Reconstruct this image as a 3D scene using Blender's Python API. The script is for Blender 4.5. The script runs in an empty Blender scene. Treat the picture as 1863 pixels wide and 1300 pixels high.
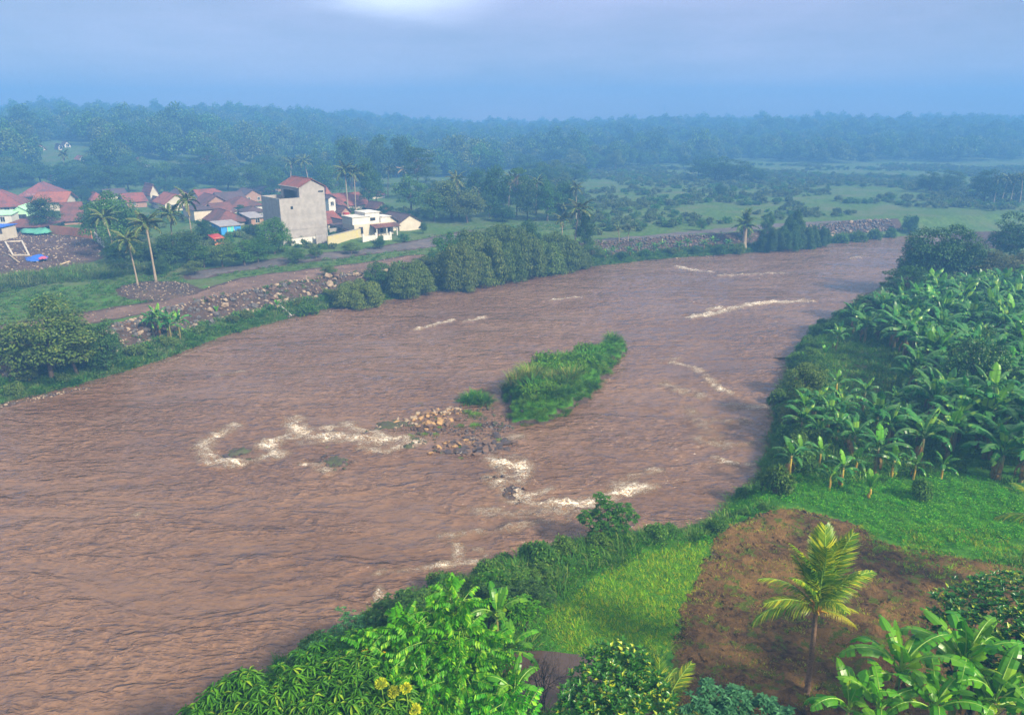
import bpy, math, random
import numpy as np
from mathutils import Vector, Matrix, Euler, geometry

R = math.radians
scene = bpy.context.scene
COL = scene.collection
random.seed(7)
rng = np.random.default_rng(7)

# ------------------------------------------------------------------ camera
F = 1300.0                      # focal length in photograph pixels (1863 wide)
CAMZ = 27.0
PITCH = math.atan((650 - 228) / F)
cam_data = bpy.data.cameras.new("camera")
cam_data.lens = 36.0 * F / 1863.0
cam_data.clip_start = 0.5
cam_data.clip_end = 9000
cam = bpy.data.objects.new("camera", cam_data)
cam.location = (0, 0, CAMZ)
cam.rotation_euler = (R(90) - PITCH, 0, 0)
COL.objects.link(cam)
scene.camera = cam

# ------------------------------------------------------------------ render, view
cy = scene.cycles
cy.use_denoising = True
try:
    cy.denoiser = 'OPENIMAGEDENOISE'
    cy.denoising_input_passes = 'RGB_ALBEDO_NORMAL'
    cy.denoising_prefilter = 'FAST'
except Exception:
    pass
cy.use_adaptive_sampling = True
cy.adaptive_threshold = 0.01
cy.sample_clamp_direct = 4.0
cy.sample_clamp_indirect = 2.0
cy.max_bounces = 4
cy.diffuse_bounces = 2
cy.glossy_bounces = 2
cy.transmission_bounces = 2
cy.volume_bounces = 1
cy.transparent_max_bounces = 4
cy.caustics_reflective = False
cy.caustics_refractive = False
scene.view_settings.view_transform = 'Standard'
scene.view_settings.look = 'None'
scene.view_settings.gamma = 1.0
scene.view_settings.use_curve_mapping = False
scene.view_settings.exposure = 1.08

# ------------------------------------------------------------------ world: overcast morning sky
SUN_AZ = R(128)      # from the right, behind the camera
SUN_EL = R(36)
world = bpy.data.worlds.new("World")
scene.world = world
world.use_nodes = True
wn = world.node_tree.nodes; wl = world.node_tree.links
wn.clear()
out = wn.new('ShaderNodeOutputWorld')
bg = wn.new('ShaderNodeBackground'); bg.inputs['Strength'].default_value = 1.0
bgs = wn.new('ShaderNodeBackground'); bgs.inputs['Strength'].default_value = 0.03
addn = wn.new('ShaderNodeAddShader')
sky = wn.new('ShaderNodeTexSky'); sky.sky_type = 'NISHITA'; sky.sun_disc = False
sky.sun_elevation = SUN_EL; sky.sun_rotation = SUN_AZ
wl.new(sky.outputs[0], bgs.inputs['Color'])
tc = wn.new('ShaderNodeTexCoord')
sep = wn.new('ShaderNodeSeparateXYZ'); wl.new(tc.outputs['Generated'], sep.inputs[0])
ramp = wn.new('ShaderNodeValToRGB')
e = ramp.color_ramp.elements
SKYSTOPS = [(0.0, (0.34, 0.235, 0.24)), (0.05, (0.265, 0.19, 0.22)), (0.10, (0.185, 0.145, 0.20)),
            (0.16, (0.19, 0.155, 0.215)), (0.30, (0.36, 0.345, 0.38)), (0.6, (0.50, 0.485, 0.47)), (1.0, (0.56, 0.54, 0.51))]
e[0].position, e[0].color = SKYSTOPS[0][0], SKYSTOPS[0][1] + (1,)
e[1].position, e[1].color = SKYSTOPS[-1][0], SKYSTOPS[-1][1] + (1,)
for p, c in SKYSTOPS[1:-1]:
    n = ramp.color_ramp.elements.new(p); n.color = c + (1,)
wl.new(sep.outputs['Z'], ramp.inputs['Fac'])
# soft cloud bands
mapn = wn.new('ShaderNodeMapping'); mapn.inputs['Scale'].default_value = (1.6, 1.6, 7.5)
wl.new(tc.outputs['Generated'], mapn.inputs[0])
noi = wn.new('ShaderNodeTexNoise'); noi.inputs['Scale'].default_value = 1.5
noi.inputs['Detail'].default_value = 7; noi.inputs['Roughness'].default_value = 0.58
wl.new(mapn.outputs[0], noi.inputs['Vector'])
cr = wn.new('ShaderNodeMapRange'); cr.inputs['From Min'].default_value = 0.35; cr.inputs['From Max'].default_value = 0.68
cr.inputs['To Min'].default_value = 0.72; cr.inputs['To Max'].default_value = 1.38
wl.new(noi.outputs['Fac'], cr.inputs['Value'])
vm = wn.new('ShaderNodeVectorMath'); vm.operation = 'SCALE'
wl.new(ramp.outputs['Color'], vm.inputs[0]); wl.new(cr.outputs[0], vm.inputs['Scale'])
# the thin pale gap in the cloud near the top of the view
gd = Vector(((780 - 931.5) / F, 1, 0.165)).normalized()
dv = wn.new('ShaderNodeVectorMath'); dv.operation = 'SUBTRACT'; dv.inputs[1].default_value = gd
wl.new(tc.outputs['Generated'], dv.inputs[0])
dm = wn.new('ShaderNodeVectorMath'); dm.operation = 'MULTIPLY'; dm.inputs[1].default_value = (6.0, 6.0, 22.0)
wl.new(dv.outputs[0], dm.inputs[0])
nadd = wn.new('ShaderNodeVectorMath'); nadd.operation = 'MULTIPLY_ADD'
nadd.inputs[1].default_value = (1.6, 1.6, 1.6)
wl.new(noi.outputs['Color'], nadd.inputs[0]); wl.new(dm.outputs[0], nadd.inputs[2])
ns = wn.new('ShaderNodeVectorMath'); ns.operation = 'SUBTRACT'; ns.inputs[1].default_value = (0.8, 0.8, 0.8)
wl.new(nadd.outputs[0], ns.inputs[0])
ln = wn.new('ShaderNodeVectorMath'); ln.operation = 'LENGTH'; wl.new(ns.outputs[0], ln.inputs[0])
gr = wn.new('ShaderNodeMapRange'); gr.interpolation_type = 'SMOOTHSTEP'
gr.inputs['From Min'].default_value = 0.1; gr.inputs['From Max'].default_value = 1.1
gr.inputs['To Min'].default_value = 0.85; gr.inputs['To Max'].default_value = 0.0
wl.new(ln.outputs['Value'], gr.inputs['Value'])
mx = wn.new('ShaderNodeMix'); mx.data_type = 'RGBA'
wl.new(gr.outputs[0], mx.inputs['Factor']); wl.new(vm.outputs[0], mx.inputs[6])
mx.inputs[7].default_value = (0.62, 0.62, 0.70, 1)
wl.new(mx.outputs[2], bg.inputs['Color'])
wl.new(bg.outputs[0], addn.inputs[0]); wl.new(bgs.outputs[0], addn.inputs[1])
wl.new(addn.outputs[0], out.inputs['Surface'])
world.cycles.sampling_method = 'MANUAL'
world.cycles.sample_map_resolution = 512

sun_data = bpy.data.lights.new("sun", 'SUN')
sun_data.energy = 5.0
sun_data.angle = R(7)
sun_data.color = (1.0, 0.88, 0.66)
sun = bpy.data.objects.new("sun", sun_data)
sd = Vector((math.sin(SUN_AZ) * math.cos(SUN_EL), math.cos(SUN_AZ) * math.cos(SUN_EL), math.sin(SUN_EL)))
sun.rotation_euler = sd.to_track_quat('Z', 'Y').to_euler()
sun.location = (0, 0, 300)
COL.objects.link(sun)

# ------------------------------------------------------------------ helpers: view rays -> places on the ground
FW = np.array([0, math.cos(PITCH), -math.sin(PITCH)])
UP = np.array([0, math.sin(PITCH), math.cos(PITCH)])
CP = np.array([0, 0, CAMZ])


def ray(px, py):
    d = FW + np.array([1.0, 0, 0]) * (px - 931.5) / F - UP * (py - 650) / F
    return d


def atz(px, py, z=0.0):
    d = ray(px, py)
    t = (z - CAMZ) / d[2]
    p = CP + d * t
    return (p[0], p[1])


def atY(px, py, Y):
    d = ray(px, py)
    p = CP + d * (Y / d[1])
    return Vector(p)


def pxof(x, y, z):
    v = np.array([x, y, z]) - CP
    return 931.5 + F * v[0] / v.dot(FW), 650 - F * v.dot(UP) / v.dot(FW)


def smooth(a, b, x):
    t = np.clip((x - a) / (b - a), 0, 1)
    return t * t * (3 - 2 * t)


PERM = np.random.default_rng(3).integers(0, 2 ** 31, 4096)


def _h(i, j, s):
    return (PERM[(i * 73 + PERM[(j * 31 + s * 17) & 4095]) & 4095] % 10007) / 10007.0


def vnoise(x, y, s=0):
    xi = np.floor(x).astype(np.int64); yi = np.floor(y).astype(np.int64)
    fx = x - xi; fy = y - yi
    fx = fx * fx * (3 - 2 * fx); fy = fy * fy * (3 - 2 * fy)
    a = _h(xi, yi, s); b = _h(xi + 1, yi, s); c = _h(xi, yi + 1, s); d = _h(xi + 1, yi + 1, s)
    return (a * (1 - fx) + b * fx) * (1 - fy) + (c * (1 - fx) + d * fx) * fy - 0.5


def fbm(x, y, s=0, o=4, g=0.5):
    r = 0; amp = 1
    for k in range(o):
        r = r + amp * vnoise(x * 2 ** k + 13.7 * k, y * 2 ** k + 7.1 * k, s + k)
        amp *= g
    return r


def seg_dist(x, y, poly, closed=True):
    P = np.asarray(poly, float)
    Q = np.roll(P, -1, 0) if closed else P[1:]
    if not closed:
        P = P[:-1]
    x = np.asarray(x, float); y = np.asarray(y, float)
    if x.size < 4000:
        D = Q - P; L2 = (D ** 2).sum(1) + 1e-12
        X = x.ravel()[:, None] - P[None, :, 0]; Y = y.ravel()[:, None] - P[None, :, 1]
        t = np.clip((X * D[:, 0] + Y * D[:, 1]) / L2, 0, 1)
        return np.sqrt(((X - t * D[:, 0]) ** 2 + (Y - t * D[:, 1]) ** 2).min(1)).reshape(x.shape)
    best = np.full(x.shape, 1e18)
    for (ax, ay), (bx, by) in zip(P, Q):
        dx, dy = bx - ax, by - ay
        L2 = dx * dx + dy * dy + 1e-12
        t = np.clip(((x - ax) * dx + (y - ay) * dy) / L2, 0, 1)
        d = (x - ax - t * dx) ** 2 + (y - ay - t * dy) ** 2
        best = np.minimum(best, d)
    return np.sqrt(best)


def inside(x, y, poly):
    P = np.asarray(poly, float); Q = np.roll(P, -1, 0)
    x = np.asarray(x, float); y = np.asarray(y, float)
    if x.size < 4000:
        X = x.ravel()[:, None]; Y = y.ravel()[:, None]; dy = Q[:, 1] - P[:, 1]; dy = np.where(dy == 0, 1e-12, dy)
        h = ((P[:, 1] > Y) != (Q[:, 1] > Y)) & (X < (Q[:, 0] - P[:, 0]) * (Y - P[:, 1]) / dy + P[:, 0])
        return (h.sum(1) % 2 == 1).reshape(x.shape)
    c = np.zeros(x.shape, bool)
    for (ax, ay), (bx, by) in zip(P, Q):
        if ay == by:
            continue
        c ^= ((ay > y) != (by > y)) & (x < (bx - ax) * (y - ay) / (by - ay) + ax)
    return c


def sdist(x, y, poly):
    d = seg_dist(x, y, poly)
    return np.where(inside(x, y, poly), -d, d)


def sdbox(x, y, poly, pad=3.0):
    """signed distance, worked out only near the outline"""
    P = np.asarray(poly, float); x0, y0 = P.min(0) - pad; x1, y1 = P.max(0) + pad
    o = np.full(x.shape, 99.0); k = (x > x0) & (x < x1) & (y > y0) & (y < y1)
    if k.any(): o[k] = sdist(x[k], y[k], poly)
    return o


def chaikin(P, n=2, closed=False):
    P = [np.array(p, float) for p in P]
    for _ in range(n):
        o = []
        rngp = range(len(P)) if closed else range(len(P) - 1)
        if not closed:
            o.append(P[0])
        for i in rngp:
            a, b = P[i], P[(i + 1) % len(P)]
            o += [a * .75 + b * .25, a * .25 + b * .75]
        if not closed:
            o.append(P[-1])
        P = o
    return [tuple(p) for p in P]


# ------------------------------------------------------------------ river outline (photograph pixels put on the water level)
Lpx = [(0, 735), (100, 712), (210, 682), (300, 655), (380, 622), (440, 602), (520, 582), (600, 560), (700, 548), (770, 535), (830, 520),
       (900, 510), (970, 497), (1040, 488), (1100, 483), (1200, 471), (1330, 463), (1400, 457), (1480, 448), (1560, 438), (1640, 430), (1750, 423), (1900, 416), (2200, 412)]
Rpx = [(480, 1240), (620, 1160), (740, 1095), (860, 1050), (960, 1018), (1060, 990), (1150, 978), (1290, 958), (1335, 905), (1375, 875), (1392, 840), (1405, 790), (1412, 740),
       (1425, 700), (1445, 650), (1475, 612), (1520, 575), (1560, 545), (1600, 522), (1640, 490), (1700, 468), (1800, 458), (1950, 452), (2200, 450)]
LB = [(-110, -80), (-86, 0), (-68, 40)] + [atz(*p) for p in Lpx]
RB = [(-44, -80), (-34, 0), (-20, 20)] + [atz(*p) for p in Rpx]
LBs = chaikin(LB, 1); RBs = chaikin(RB, 1)
RIVER = LBs + RBs[::-1]
ISLAND = chaikin([atz(*p) for p in [(905, 716), (945, 690), (985, 668), (1030, 655), (1070, 636), (1108, 626), (1138, 628), (1140, 640), (1114, 664), (1098, 698), (1072, 724), (1035, 748), (1010, 762), (985, 776), (935, 772), (925, 745), (910, 730)]], 1, True)
SPIT = chaikin([atz(*p) for p in [(-60, 760), (-10, 738), (60, 722), (150, 703), (180, 700), (150, 713), (60, 731), (0, 748)]], 1, True)
TUFTISLE = [atz(*p) for p in [(835, 725), (870, 700), (905, 712), (895, 738), (860, 742)]]
MUDBAR = chaikin([atz(*p) for p in [(690, 780), (740, 765), (830, 742), (915, 735), (950, 785), (925, 815), (880, 835), (830, 840), (780, 825), (735, 812), (760, 795)]], 1, True)


def CREST(u):      # ground height of the far ridge by bearing x / y
    return np.interp(u, [-0.9, -0.72, -0.6, -0.45, -0.25, -0.1, 0.1, 0.3, 0.45, 0.6, 0.8], [16, 16, 18, 14, 10, 15, 17, 18, 21, 19, 20])


def H(x, y, detail=True):
    x = np.asarray(x, float); y = np.asarray(y, float)
    dL = seg_dist(x, y, LBs, False); dR = seg_dist(x, y, RBs, False)
    ins = inside(x, y, RIVER)
    left = dL < dR
    # left bank: grass shelf, loose-stone slope, flat ground
    zl = 0.9 * smooth(0, 4.2, dL) + 2.3 * smooth(4.6, 8.2, dL) + 0.8 * smooth(25, 60, dL)
    zr = 1.5 * smooth(0, 3.2, dR) + 0.9 * smooth(4, 30, dR)
    z = np.where(left, zl, zr)
    n = fbm(x * 0.08, y * 0.08, 1, 4)
    z = z + n * 0.5 * smooth(9, 30, np.minimum(dL, dR))
    if detail:
        z = z + fbm(x * 0.5, y * 0.5, 5, 3) * 0.16 * smooth(0.2, 3, np.minimum(dL, dR))
    zi = -1.3 * smooth(0, 4, np.minimum(dL, dR))
    sI = sdbox(x, y, ISLAND) + 1.6 * fbm(x * .38, y * .38, 44, 3)
    zi = np.maximum(zi, -1.3 + 1.6 * smooth(0.3, -2.2, sI) + (1.3 - 0.10) * smooth(2.0, 0.0, sI))
    zi = np.maximum(zi, -1.3 + 1.42 * smooth(1.2, -0.9, sdbox(x, y, SPIT)))
    zi = np.maximum(zi, -1.3 + 1.5 * smooth(1.2, -0.9, sdbox(x, y, TUFTISLE)))
    zi = np.maximum(zi, -1.3 + (1.27 + .16 * fbm(x * .45, y * .6, 33, 3)) * smooth(1.6, -1.0, sdbox(x, y, MUDBAR)))
    zi = zi + fbm(x * 0.8, y * 0.8, 9, 3) * 0.12
    z = np.where(ins, zi, z)
    # far land
    yy = np.maximum(y, 1.0)
    cr_ = CREST(x / yy)
    z = z + (cr_ - 3) * smooth(430, 900, y + fbm(x * .004, y * .004, 20, 2) * 120)
    z = z + smooth(235, 400, y) * smooth(-70, -200, x) * 15
    z = z + fbm(x * 0.012, y * 0.012, 30, 3) * 7 * smooth(420, 700, y)
    return z


def ground(px, py):
    """where the line of sight through a picture point meets the land"""
    d = ray(px, py)
    t = np.concatenate([np.arange(15, 220, 2.0), np.arange(220, 1600, 10.0)])
    for _ in range(3):
        P = CP[:, None] + d[:, None] * t
        g = P[2] - H(P[0], P[1])
        k = int(np.argmax(g < 0)) if (g < 0).any() else len(t) - 1
        k = max(k, 1)
        t0, t1 = t[k - 1], t[k]
        t = np.linspace(t0, t1, 12)
    return Vector(CP + d * t1)


def gz(x, y):
    return float(H(np.array([x]), np.array([y]))[0])


# ------------------------------------------------------------------ helpers: meshes and objects
def tag(o, label=None, cat=None, group=None, kind=None):
    if label: o['label'] = label
    if cat: o['category'] = cat
    if group: o['group'] = group
    if kind: o['kind'] = kind
    return o


class MB:
    def __init__(s):
        s.v = []; s.f = []; s.m = []; s.n = 0

    def add(s, v, f, mi=0):
        b = s.n
        s.v.extend([tuple(p) for p in v]); s.n += len(v)
        s.f.extend([tuple(i + b for i in q) for q in f]); s.m.extend([mi] * len(f))

    def box(s, x0, x1, y0, y1, z0, z1, mi=0):
        s.add([(x0, y0, z0), (x1, y0, z0), (x1, y1, z0), (x0, y1, z0), (x0, y0, z1), (x1, y0, z1), (x1, y1, z1), (x0, y1, z1)],
              [(0, 3, 2, 1), (4, 5, 6, 7), (0, 1, 5, 4), (1, 2, 6, 5), (2, 3, 7, 6), (3, 0, 4, 7)], mi)

    def tube(s, pts, rad, n=6, mi=0, cap=True):
        pts = [Vector(p) for p in pts]
        vs = []; fs = []
        prev = None
        for i, p in enumerate(pts):
            t = (pts[min(i + 1, len(pts) - 1)] - pts[max(i - 1, 0)])
            if t.length < 1e-6: t = Vector((0, 0, 1))
            t.normalize()
            a = Vector((1, 0, 0)) if prev is None else prev
            if abs(a.dot(t)) > 0.95: a = Vector((0, 1, 0))
            b = t.cross(a).normalized(); a = b.cross(t).normalized(); prev = a
            r = rad[i] if hasattr(rad, '__len__') else rad
            for k in range(n):
                an = 2 * math.pi * k / n
                vs.append(p + (a * math.cos(an) + b * math.sin(an)) * r)
        for i in range(len(pts) - 1):
            for k in range(n):
                k2 = (k + 1) % n
                fs.append((i * n + k, i * n + k2, (i + 1) * n + k2, (i + 1) * n + k))
        if cap:
            fs.append(tuple(range(n))[::-1]); fs.append(tuple((len(pts) - 1) * n + k for k in range(n)))
        s.add(vs, fs, mi)

    def mesh(s, name, mats, smooth_=False):
        me = bpy.data.meshes.new(name)
        me.from_pydata(s.v, [], s.f)
        for m in (mats if isinstance(mats, (list, tuple)) else [mats]):
            me.materials.append(m)
        if s.m and max(s.m) > 0:
            me.polygons.foreach_set('material_index', s.m)
        if smooth_:
            me.polygons.foreach_set('use_smooth', [True] * len(me.polygons))
        me.update()
        return me


def tri_mesh(name, V, T, mats, mi=None, smooth_=False):
    me = bpy.data.meshes.new(name)
    V = np.asarray(V, np.float32); T = np.asarray(T, np.int32)
    me.vertices.add(len(V)); me.vertices.foreach_set('co', V.ravel())
    k = T.shape[1]
    me.loops.add(len(T) * k); me.loops.foreach_set('vertex_index', T.ravel())
    me.polygons.add(len(T))
    me.polygons.foreach_set('loop_start', np.arange(0, len(T) * k, k, dtype=np.int32))
    for m in (mats if isinstance(mats, (list, tuple)) else [mats]):
        me.materials.append(m)
    if mi is not None:
        me.polygons.foreach_set('material_index', np.asarray(mi, np.int32))
    if smooth_:
        me.polygons.foreach_set('use_smooth', np.ones(len(T), bool))
    me.update(calc_edges=True)
    return me


def obj(name, me, parent=None, mat=None):
    o = bpy.data.objects.new(name, me)
    COL.objects.link(o)
    if parent is not None: o.parent = parent
    if mat is not None: o.matrix_local = mat
    return o


def empty(name, loc, rz=0.0, s=(1, 1, 1)):
    o = bpy.data.objects.new(name, None)
    COL.objects.link(o)
    o.location = loc; o.rotation_euler = (0, 0, rz)
    o.scale = s if hasattr(s, '__len__') else (s, s, s)
    o.empty_display_size = 0.3
    return o


def spawn(proto, loc, rz=0.0, s=1.0, label=None, cat=None, group=None, name=None):
    """proto = dict(name, parts=[(name, mesh, matrix, [(sub, mesh, matrix)...])])"""
    r = empty(name or proto['name'], loc, rz, s)
    tag(r, label, cat or proto.get('cat'), group)
    for p in proto['parts']:
        o = obj(p[0], p[1], r, p[2])
        if len(p) > 3 and p[3]:
            for q in p[3]:
                obj(q[0], q[1], o, q[2])
        if len(p) > 4 and p[4]:
            o['label'] = p[4]
    return r
# ------------------------------------------------------------------ materials
def newmat(name):
    m = bpy.data.materials.new(name); m.use_nodes = True
    nt = m.node_tree; nt.nodes.clear()
    o = nt.nodes.new('ShaderNodeOutputMaterial')
    b = nt.nodes.new('ShaderNodeBsdfPrincipled')
    nt.links.new(b.outputs[0], o.inputs['Surface'])
    return m, nt, b, o


def c4(c): return (c[0], c[1], c[2], 1)


def noise_node(nt, scale, detail=4, rough=0.55, vec=None, coord='Object', mscale=None, dist=0.0):
    n = nt.nodes.new('ShaderNodeTexNoise')
    n.inputs['Scale'].default_value = scale; n.inputs['Detail'].default_value = detail
    n.inputs['Roughness'].default_value = rough; n.inputs['Distortion'].default_value = dist
    if vec is None:
        if coord == 'World':
            g = nt.nodes.new('ShaderNodeNewGeometry'); vec = g.outputs['Position']
        else:
            t = nt.nodes.new('ShaderNodeTexCoord'); vec = t.outputs[coord]
    if mscale is not None:
        m = nt.nodes.new('ShaderNodeMapping'); m.inputs['Scale'].default_value = mscale
        nt.links.new(vec, m.inputs[0]); vec = m.outputs[0]
    nt.links.new(vec, n.inputs['Vector'])
    return n


def mrange(nt, val, a, b, c=0.0, d=1.0, sm=True):
    n = nt.nodes.new('ShaderNodeMapRange')
    if sm: n.interpolation_type = 'SMOOTHSTEP'
    n.inputs['From Min'].default_value = a; n.inputs['From Max'].default_value = b
    n.inputs['To Min'].default_value = c; n.inputs['To Max'].default_value = d
    nt.links.new(val, n.inputs['Value'])
    return n.outputs[0]


def mixc(nt, fac, a, b):
    n = nt.nodes.new('ShaderNodeMix'); n.data_type = 'RGBA'
    if hasattr(fac, 'is_linked') or hasattr(fac, 'links'): nt.links.new(fac, n.inputs['Factor'])
    else: n.inputs['Factor'].default_value = fac
    for s, i in ((a, 6), (b, 7)):
        if isinstance(s, tuple): n.inputs[i].default_value = c4(s)
        else: nt.links.new(s, n.inputs[i])
    return n.outputs[2]


def math_(nt, op, a, b=None):
    n = nt.nodes.new('ShaderNodeMath'); n.operation = op
    for s, i in ((a, 0), (b, 1)):
        if s is None: continue
        if isinstance(s, (int, float)): n.inputs[i].default_value = s
        else: nt.links.new(s, n.inputs[i])
    return n.outputs[0]


def bump(nt, bsdf, h, strength=0.5, dist=0.1):
    n = nt.nodes.new('ShaderNodeBump'); n.inputs['Strength'].default_value = strength
    n.inputs['Distance'].default_value = dist
    nt.links.new(h, n.inputs['Height']); nt.links.new(n.outputs[0], bsdf.inputs['Normal'])
    return n


def leaf_mat(name, ca, cb, cc=None, trans=0.3, rough=0.45, spec=0.35, third=0.12):
    """ca..cb mixed by leaf; a share 'third' of the leaves has colour cc"""
    m, nt, b, o = newmat(name)
    g = nt.nodes.new('ShaderNodeNewGeometry')
    oi = nt.nodes.new('ShaderNodeObjectInfo')
    rnd = g.outputs['Random Per Island']
    col = mixc(nt, rnd, ca, cb)
    if cc is not None:
        f = mrange(nt, math_(nt, 'FRACT', math_(nt, 'MULTIPLY', rnd, 7.31)), 1 - third - 0.02, 1 - third + 0.05)
        col = mixc(nt, f, col, cc)
    hsv = nt.nodes.new('ShaderNodeHueSaturation')
    nt.links.new(col, hsv.inputs['Color'])
    nt.links.new(mrange(nt, oi.outputs['Random'], 0, 1, 0.485, 0.515, False), hsv.inputs['Hue'])
    nt.links.new(mrange(nt, math_(nt, 'FRACT', math_(nt, 'MULTIPLY', oi.outputs['Random'], 5.7)), 0, 1, 0.82, 1.2, False), hsv.inputs['Value'])
    nt.links.new(hsv.outputs[0], b.inputs['Base Color'])
    b.inputs['Roughness'].default_value = rough
    b.inputs['Specular IOR Level'].default_value = spec * 0.45
    t = nt.nodes.new('ShaderNodeBsdfTranslucent'); nt.links.new(hsv.outputs[0], t.inputs['Color'])
    mx = nt.nodes.new('ShaderNodeMixShader'); mx.inputs[0].default_value = trans
    nt.links.new(b.outputs[0], mx.inputs[1]); nt.links.new(t.outputs[0], mx.inputs[2])
    nt.links.new(mx.outputs[0], o.inputs['Surface'])
    return m


def plain_mat(name, ca, cb=None, scale=2.0, rough=0.8, bs=0.3, bd=0.05, detail=5, dirt=None, coord='Object', mscale=None):
    m, nt, b, o = newmat(name)
    n = noise_node(nt, scale, detail, 0.6, coord=coord, mscale=mscale)
    col = mixc(nt, mrange(nt, n.outputs['Fac'], 0.3, 0.7), ca, cb or tuple(c * 0.75 for c in ca))
    if dirt is not None:
        n2 = noise_node(nt, scale * 0.23, 6, 0.7, coord=coord)
        col = mixc(nt, mrange(nt, n2.outputs['Fac'], 0.48, 0.7), col, dirt)
    nt.links.new(col, b.inputs['Base Color'])
    b.inputs['Roughness'].default_value = rough
    bump(nt, b, n.outputs['Fac'], bs, bd)
    return m


M = {}
# foliage
M['leaf_olive'] = leaf_mat('leaf_olive', (0.050, 0.098, 0.016), (0.125, 0.185, 0.032), (0.20, 0.24, 0.045), 0.25)
M['leaf_dark'] = leaf_mat('leaf_dark', (0.020, 0.062, 0.016), (0.050, 0.125, 0.025), (0.10, 0.18, 0.035), 0.22)
M['leaf_mid'] = leaf_mat('leaf_mid', (0.035, 0.105, 0.012), (0.080, 0.190, 0.022), (0.15, 0.25, 0.035), 0.28)
M['leaf_bright'] = leaf_mat('leaf_bright', (0.040, 0.220, 0.006), (0.130, 0.440, 0.010), (0.28, 0.54, 0.02), 0.38, 0.4, third=.2)
M['leaf_lance'] = leaf_mat('leaf_lance', (0.018, 0.105, 0.005), (0.070, 0.250, 0.008), (0.20, 0.34, 0.02), 0.32, 0.38, third=.10)
M['leaf_glossy'] = leaf_mat('leaf_glossy', (0.010, 0.060, 0.006), (0.030, 0.130, 0.010), (0.20, 0.32, 0.02), 0.22, 0.32, 0.8, third=0.10)
M['leaf_glossy_yellow'] = leaf_mat('leaf_glossy_yellow', (0.012, 0.075, 0.005), (0.05, 0.19, 0.010), (0.36, 0.42, 0.02), 0.25, 0.3, 0.9, third=0.13)
M['leaf_teal'] = leaf_mat('leaf_teal', (0.035, 0.130, 0.045), (0.080, 0.240, 0.090), (0.12, 0.33, 0.13), 0.3)
M['leaf_brownish'] = leaf_mat('leaf_brownish', (0.055, 0.080, 0.018), (0.11, 0.12, 0.03), (0.17, 0.15, 0.06), 0.25)
M['banana_leaf'] = leaf_mat('banana_leaf', (0.028, 0.135, 0.026), (0.065, 0.225, 0.036), (0.20, 0.38, 0.03), 0.3, 0.33, 0.6)
M['banana_leaf_light'] = leaf_mat('banana_leaf_light', (0.10, 0.32, 0.015), (0.18, 0.42, 0.02), None, 0.35, 0.35, 0.5)
M['banana_leaf_near'] = leaf_mat('banana_leaf_near', (0.048, 0.200, 0.008), (0.115, 0.330, 0.012), (0.26, 0.46, 0.02), 0.34, 0.30, 0.6)
M['banana_leaf_dead'] = leaf_mat('banana_leaf_dead', (0.11, 0.065, 0.025), (0.19, 0.115, 0.04), None, 0.2, 0.7, 0.2)
M['midrib'] = plain_mat('midrib', (0.24, 0.40, 0.05), (0.18, 0.32, 0.04), 5, 0.5)
M['midrib_far'] = plain_mat('midrib_far', (0.11, 0.22, 0.045), (0.08, 0.17, 0.035), 5, 0.6)
M['palm_leaf_near'] = leaf_mat('palm_leaf_near', (0.055, 0.150, 0.010), (0.19, 0.31, 0.015), (0.44, 0.46, 0.02), 0.3, 0.35, 0.5, third=0.3)
M['palm_leaf_yellow'] = leaf_mat('palm_leaf_yellow', (0.30, 0.34, 0.012), (0.48, 0.46, 0.02), (0.5, 0.40, 0.03), 0.3, 0.4)
M['palm_leaf'] = leaf_mat('palm_leaf', (0.045, 0.075, 0.020), (0.095, 0.125, 0.032), (0.20, 0.18, 0.06), 0.25)
M['palm_leaf_dry'] = leaf_mat('palm_leaf_dry', (0.24, 0.19, 0.07), (0.36, 0.27, 0.10), None, 0.2)
M['grass_lime'] = leaf_mat('grass_lime', (0.130, 0.310, 0.005), (0.260, 0.460, 0.008), (0.48, 0.46, 0.02), 0.35, 0.5, 0.3, third=0.2)
M['grass_lush'] = leaf_mat('grass_lush', (0.042, 0.230, 0.008), (0.105, 0.380, 0.014), (0.22, 0.46, 0.02), 0.35, 0.5, 0.3)
M['grass_bank'] = leaf_mat('grass_bank', (0.035, 0.120, 0.012), (0.090, 0.215, 0.022), (0.22, 0.27, 0.06), 0.3, 0.55, 0.3)
M['grass_reed'] = leaf_mat('grass_reed', (0.028, 0.110, 0.010), (0.085, 0.225, 0.018), (0.22, 0.30, 0.03), 0.3, 0.5, 0.3)
M['grass_reed_pale'] = leaf_mat('grass_reed_pale', (0.075, 0.160, 0.015), (0.16, 0.25, 0.03), (0.30, 0.26, 0.06), 0.3, 0.5, 0.3, third=.3)
M['grass_moss'] = leaf_mat('grass_moss', (0.06, 0.18, 0.008), (0.11, 0.26, 0.012), (0.2, 0.3, 0.03), 0.3, 0.6, 0.2)
M['grass_dry'] = leaf_mat('grass_dry', (0.20, 0.125, 0.040), (0.36, 0.25, 0.07), (0.13, 0.19, 0.02), 0.2, 0.8, 0.1, third=0.35)
M['grass_pale'] = leaf_mat('grass_pale', (0.075, 0.125, 0.035), (0.125, 0.175, 0.055), (0.2, 0.22, 0.09), 0.3, 0.6, 0.2)
M['flower'] = leaf_mat('flower', (0.42, 0.45, 0.02), (0.60, 0.62, 0.04), None, 0.3, 0.6, 0.2)
M['petal_orange'] = leaf_mat('petal_orange', (0.8, 0.45, 0.01), (0.85, 0.6, 0.02), None, 0.3, 0.6, 0.2)
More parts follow.
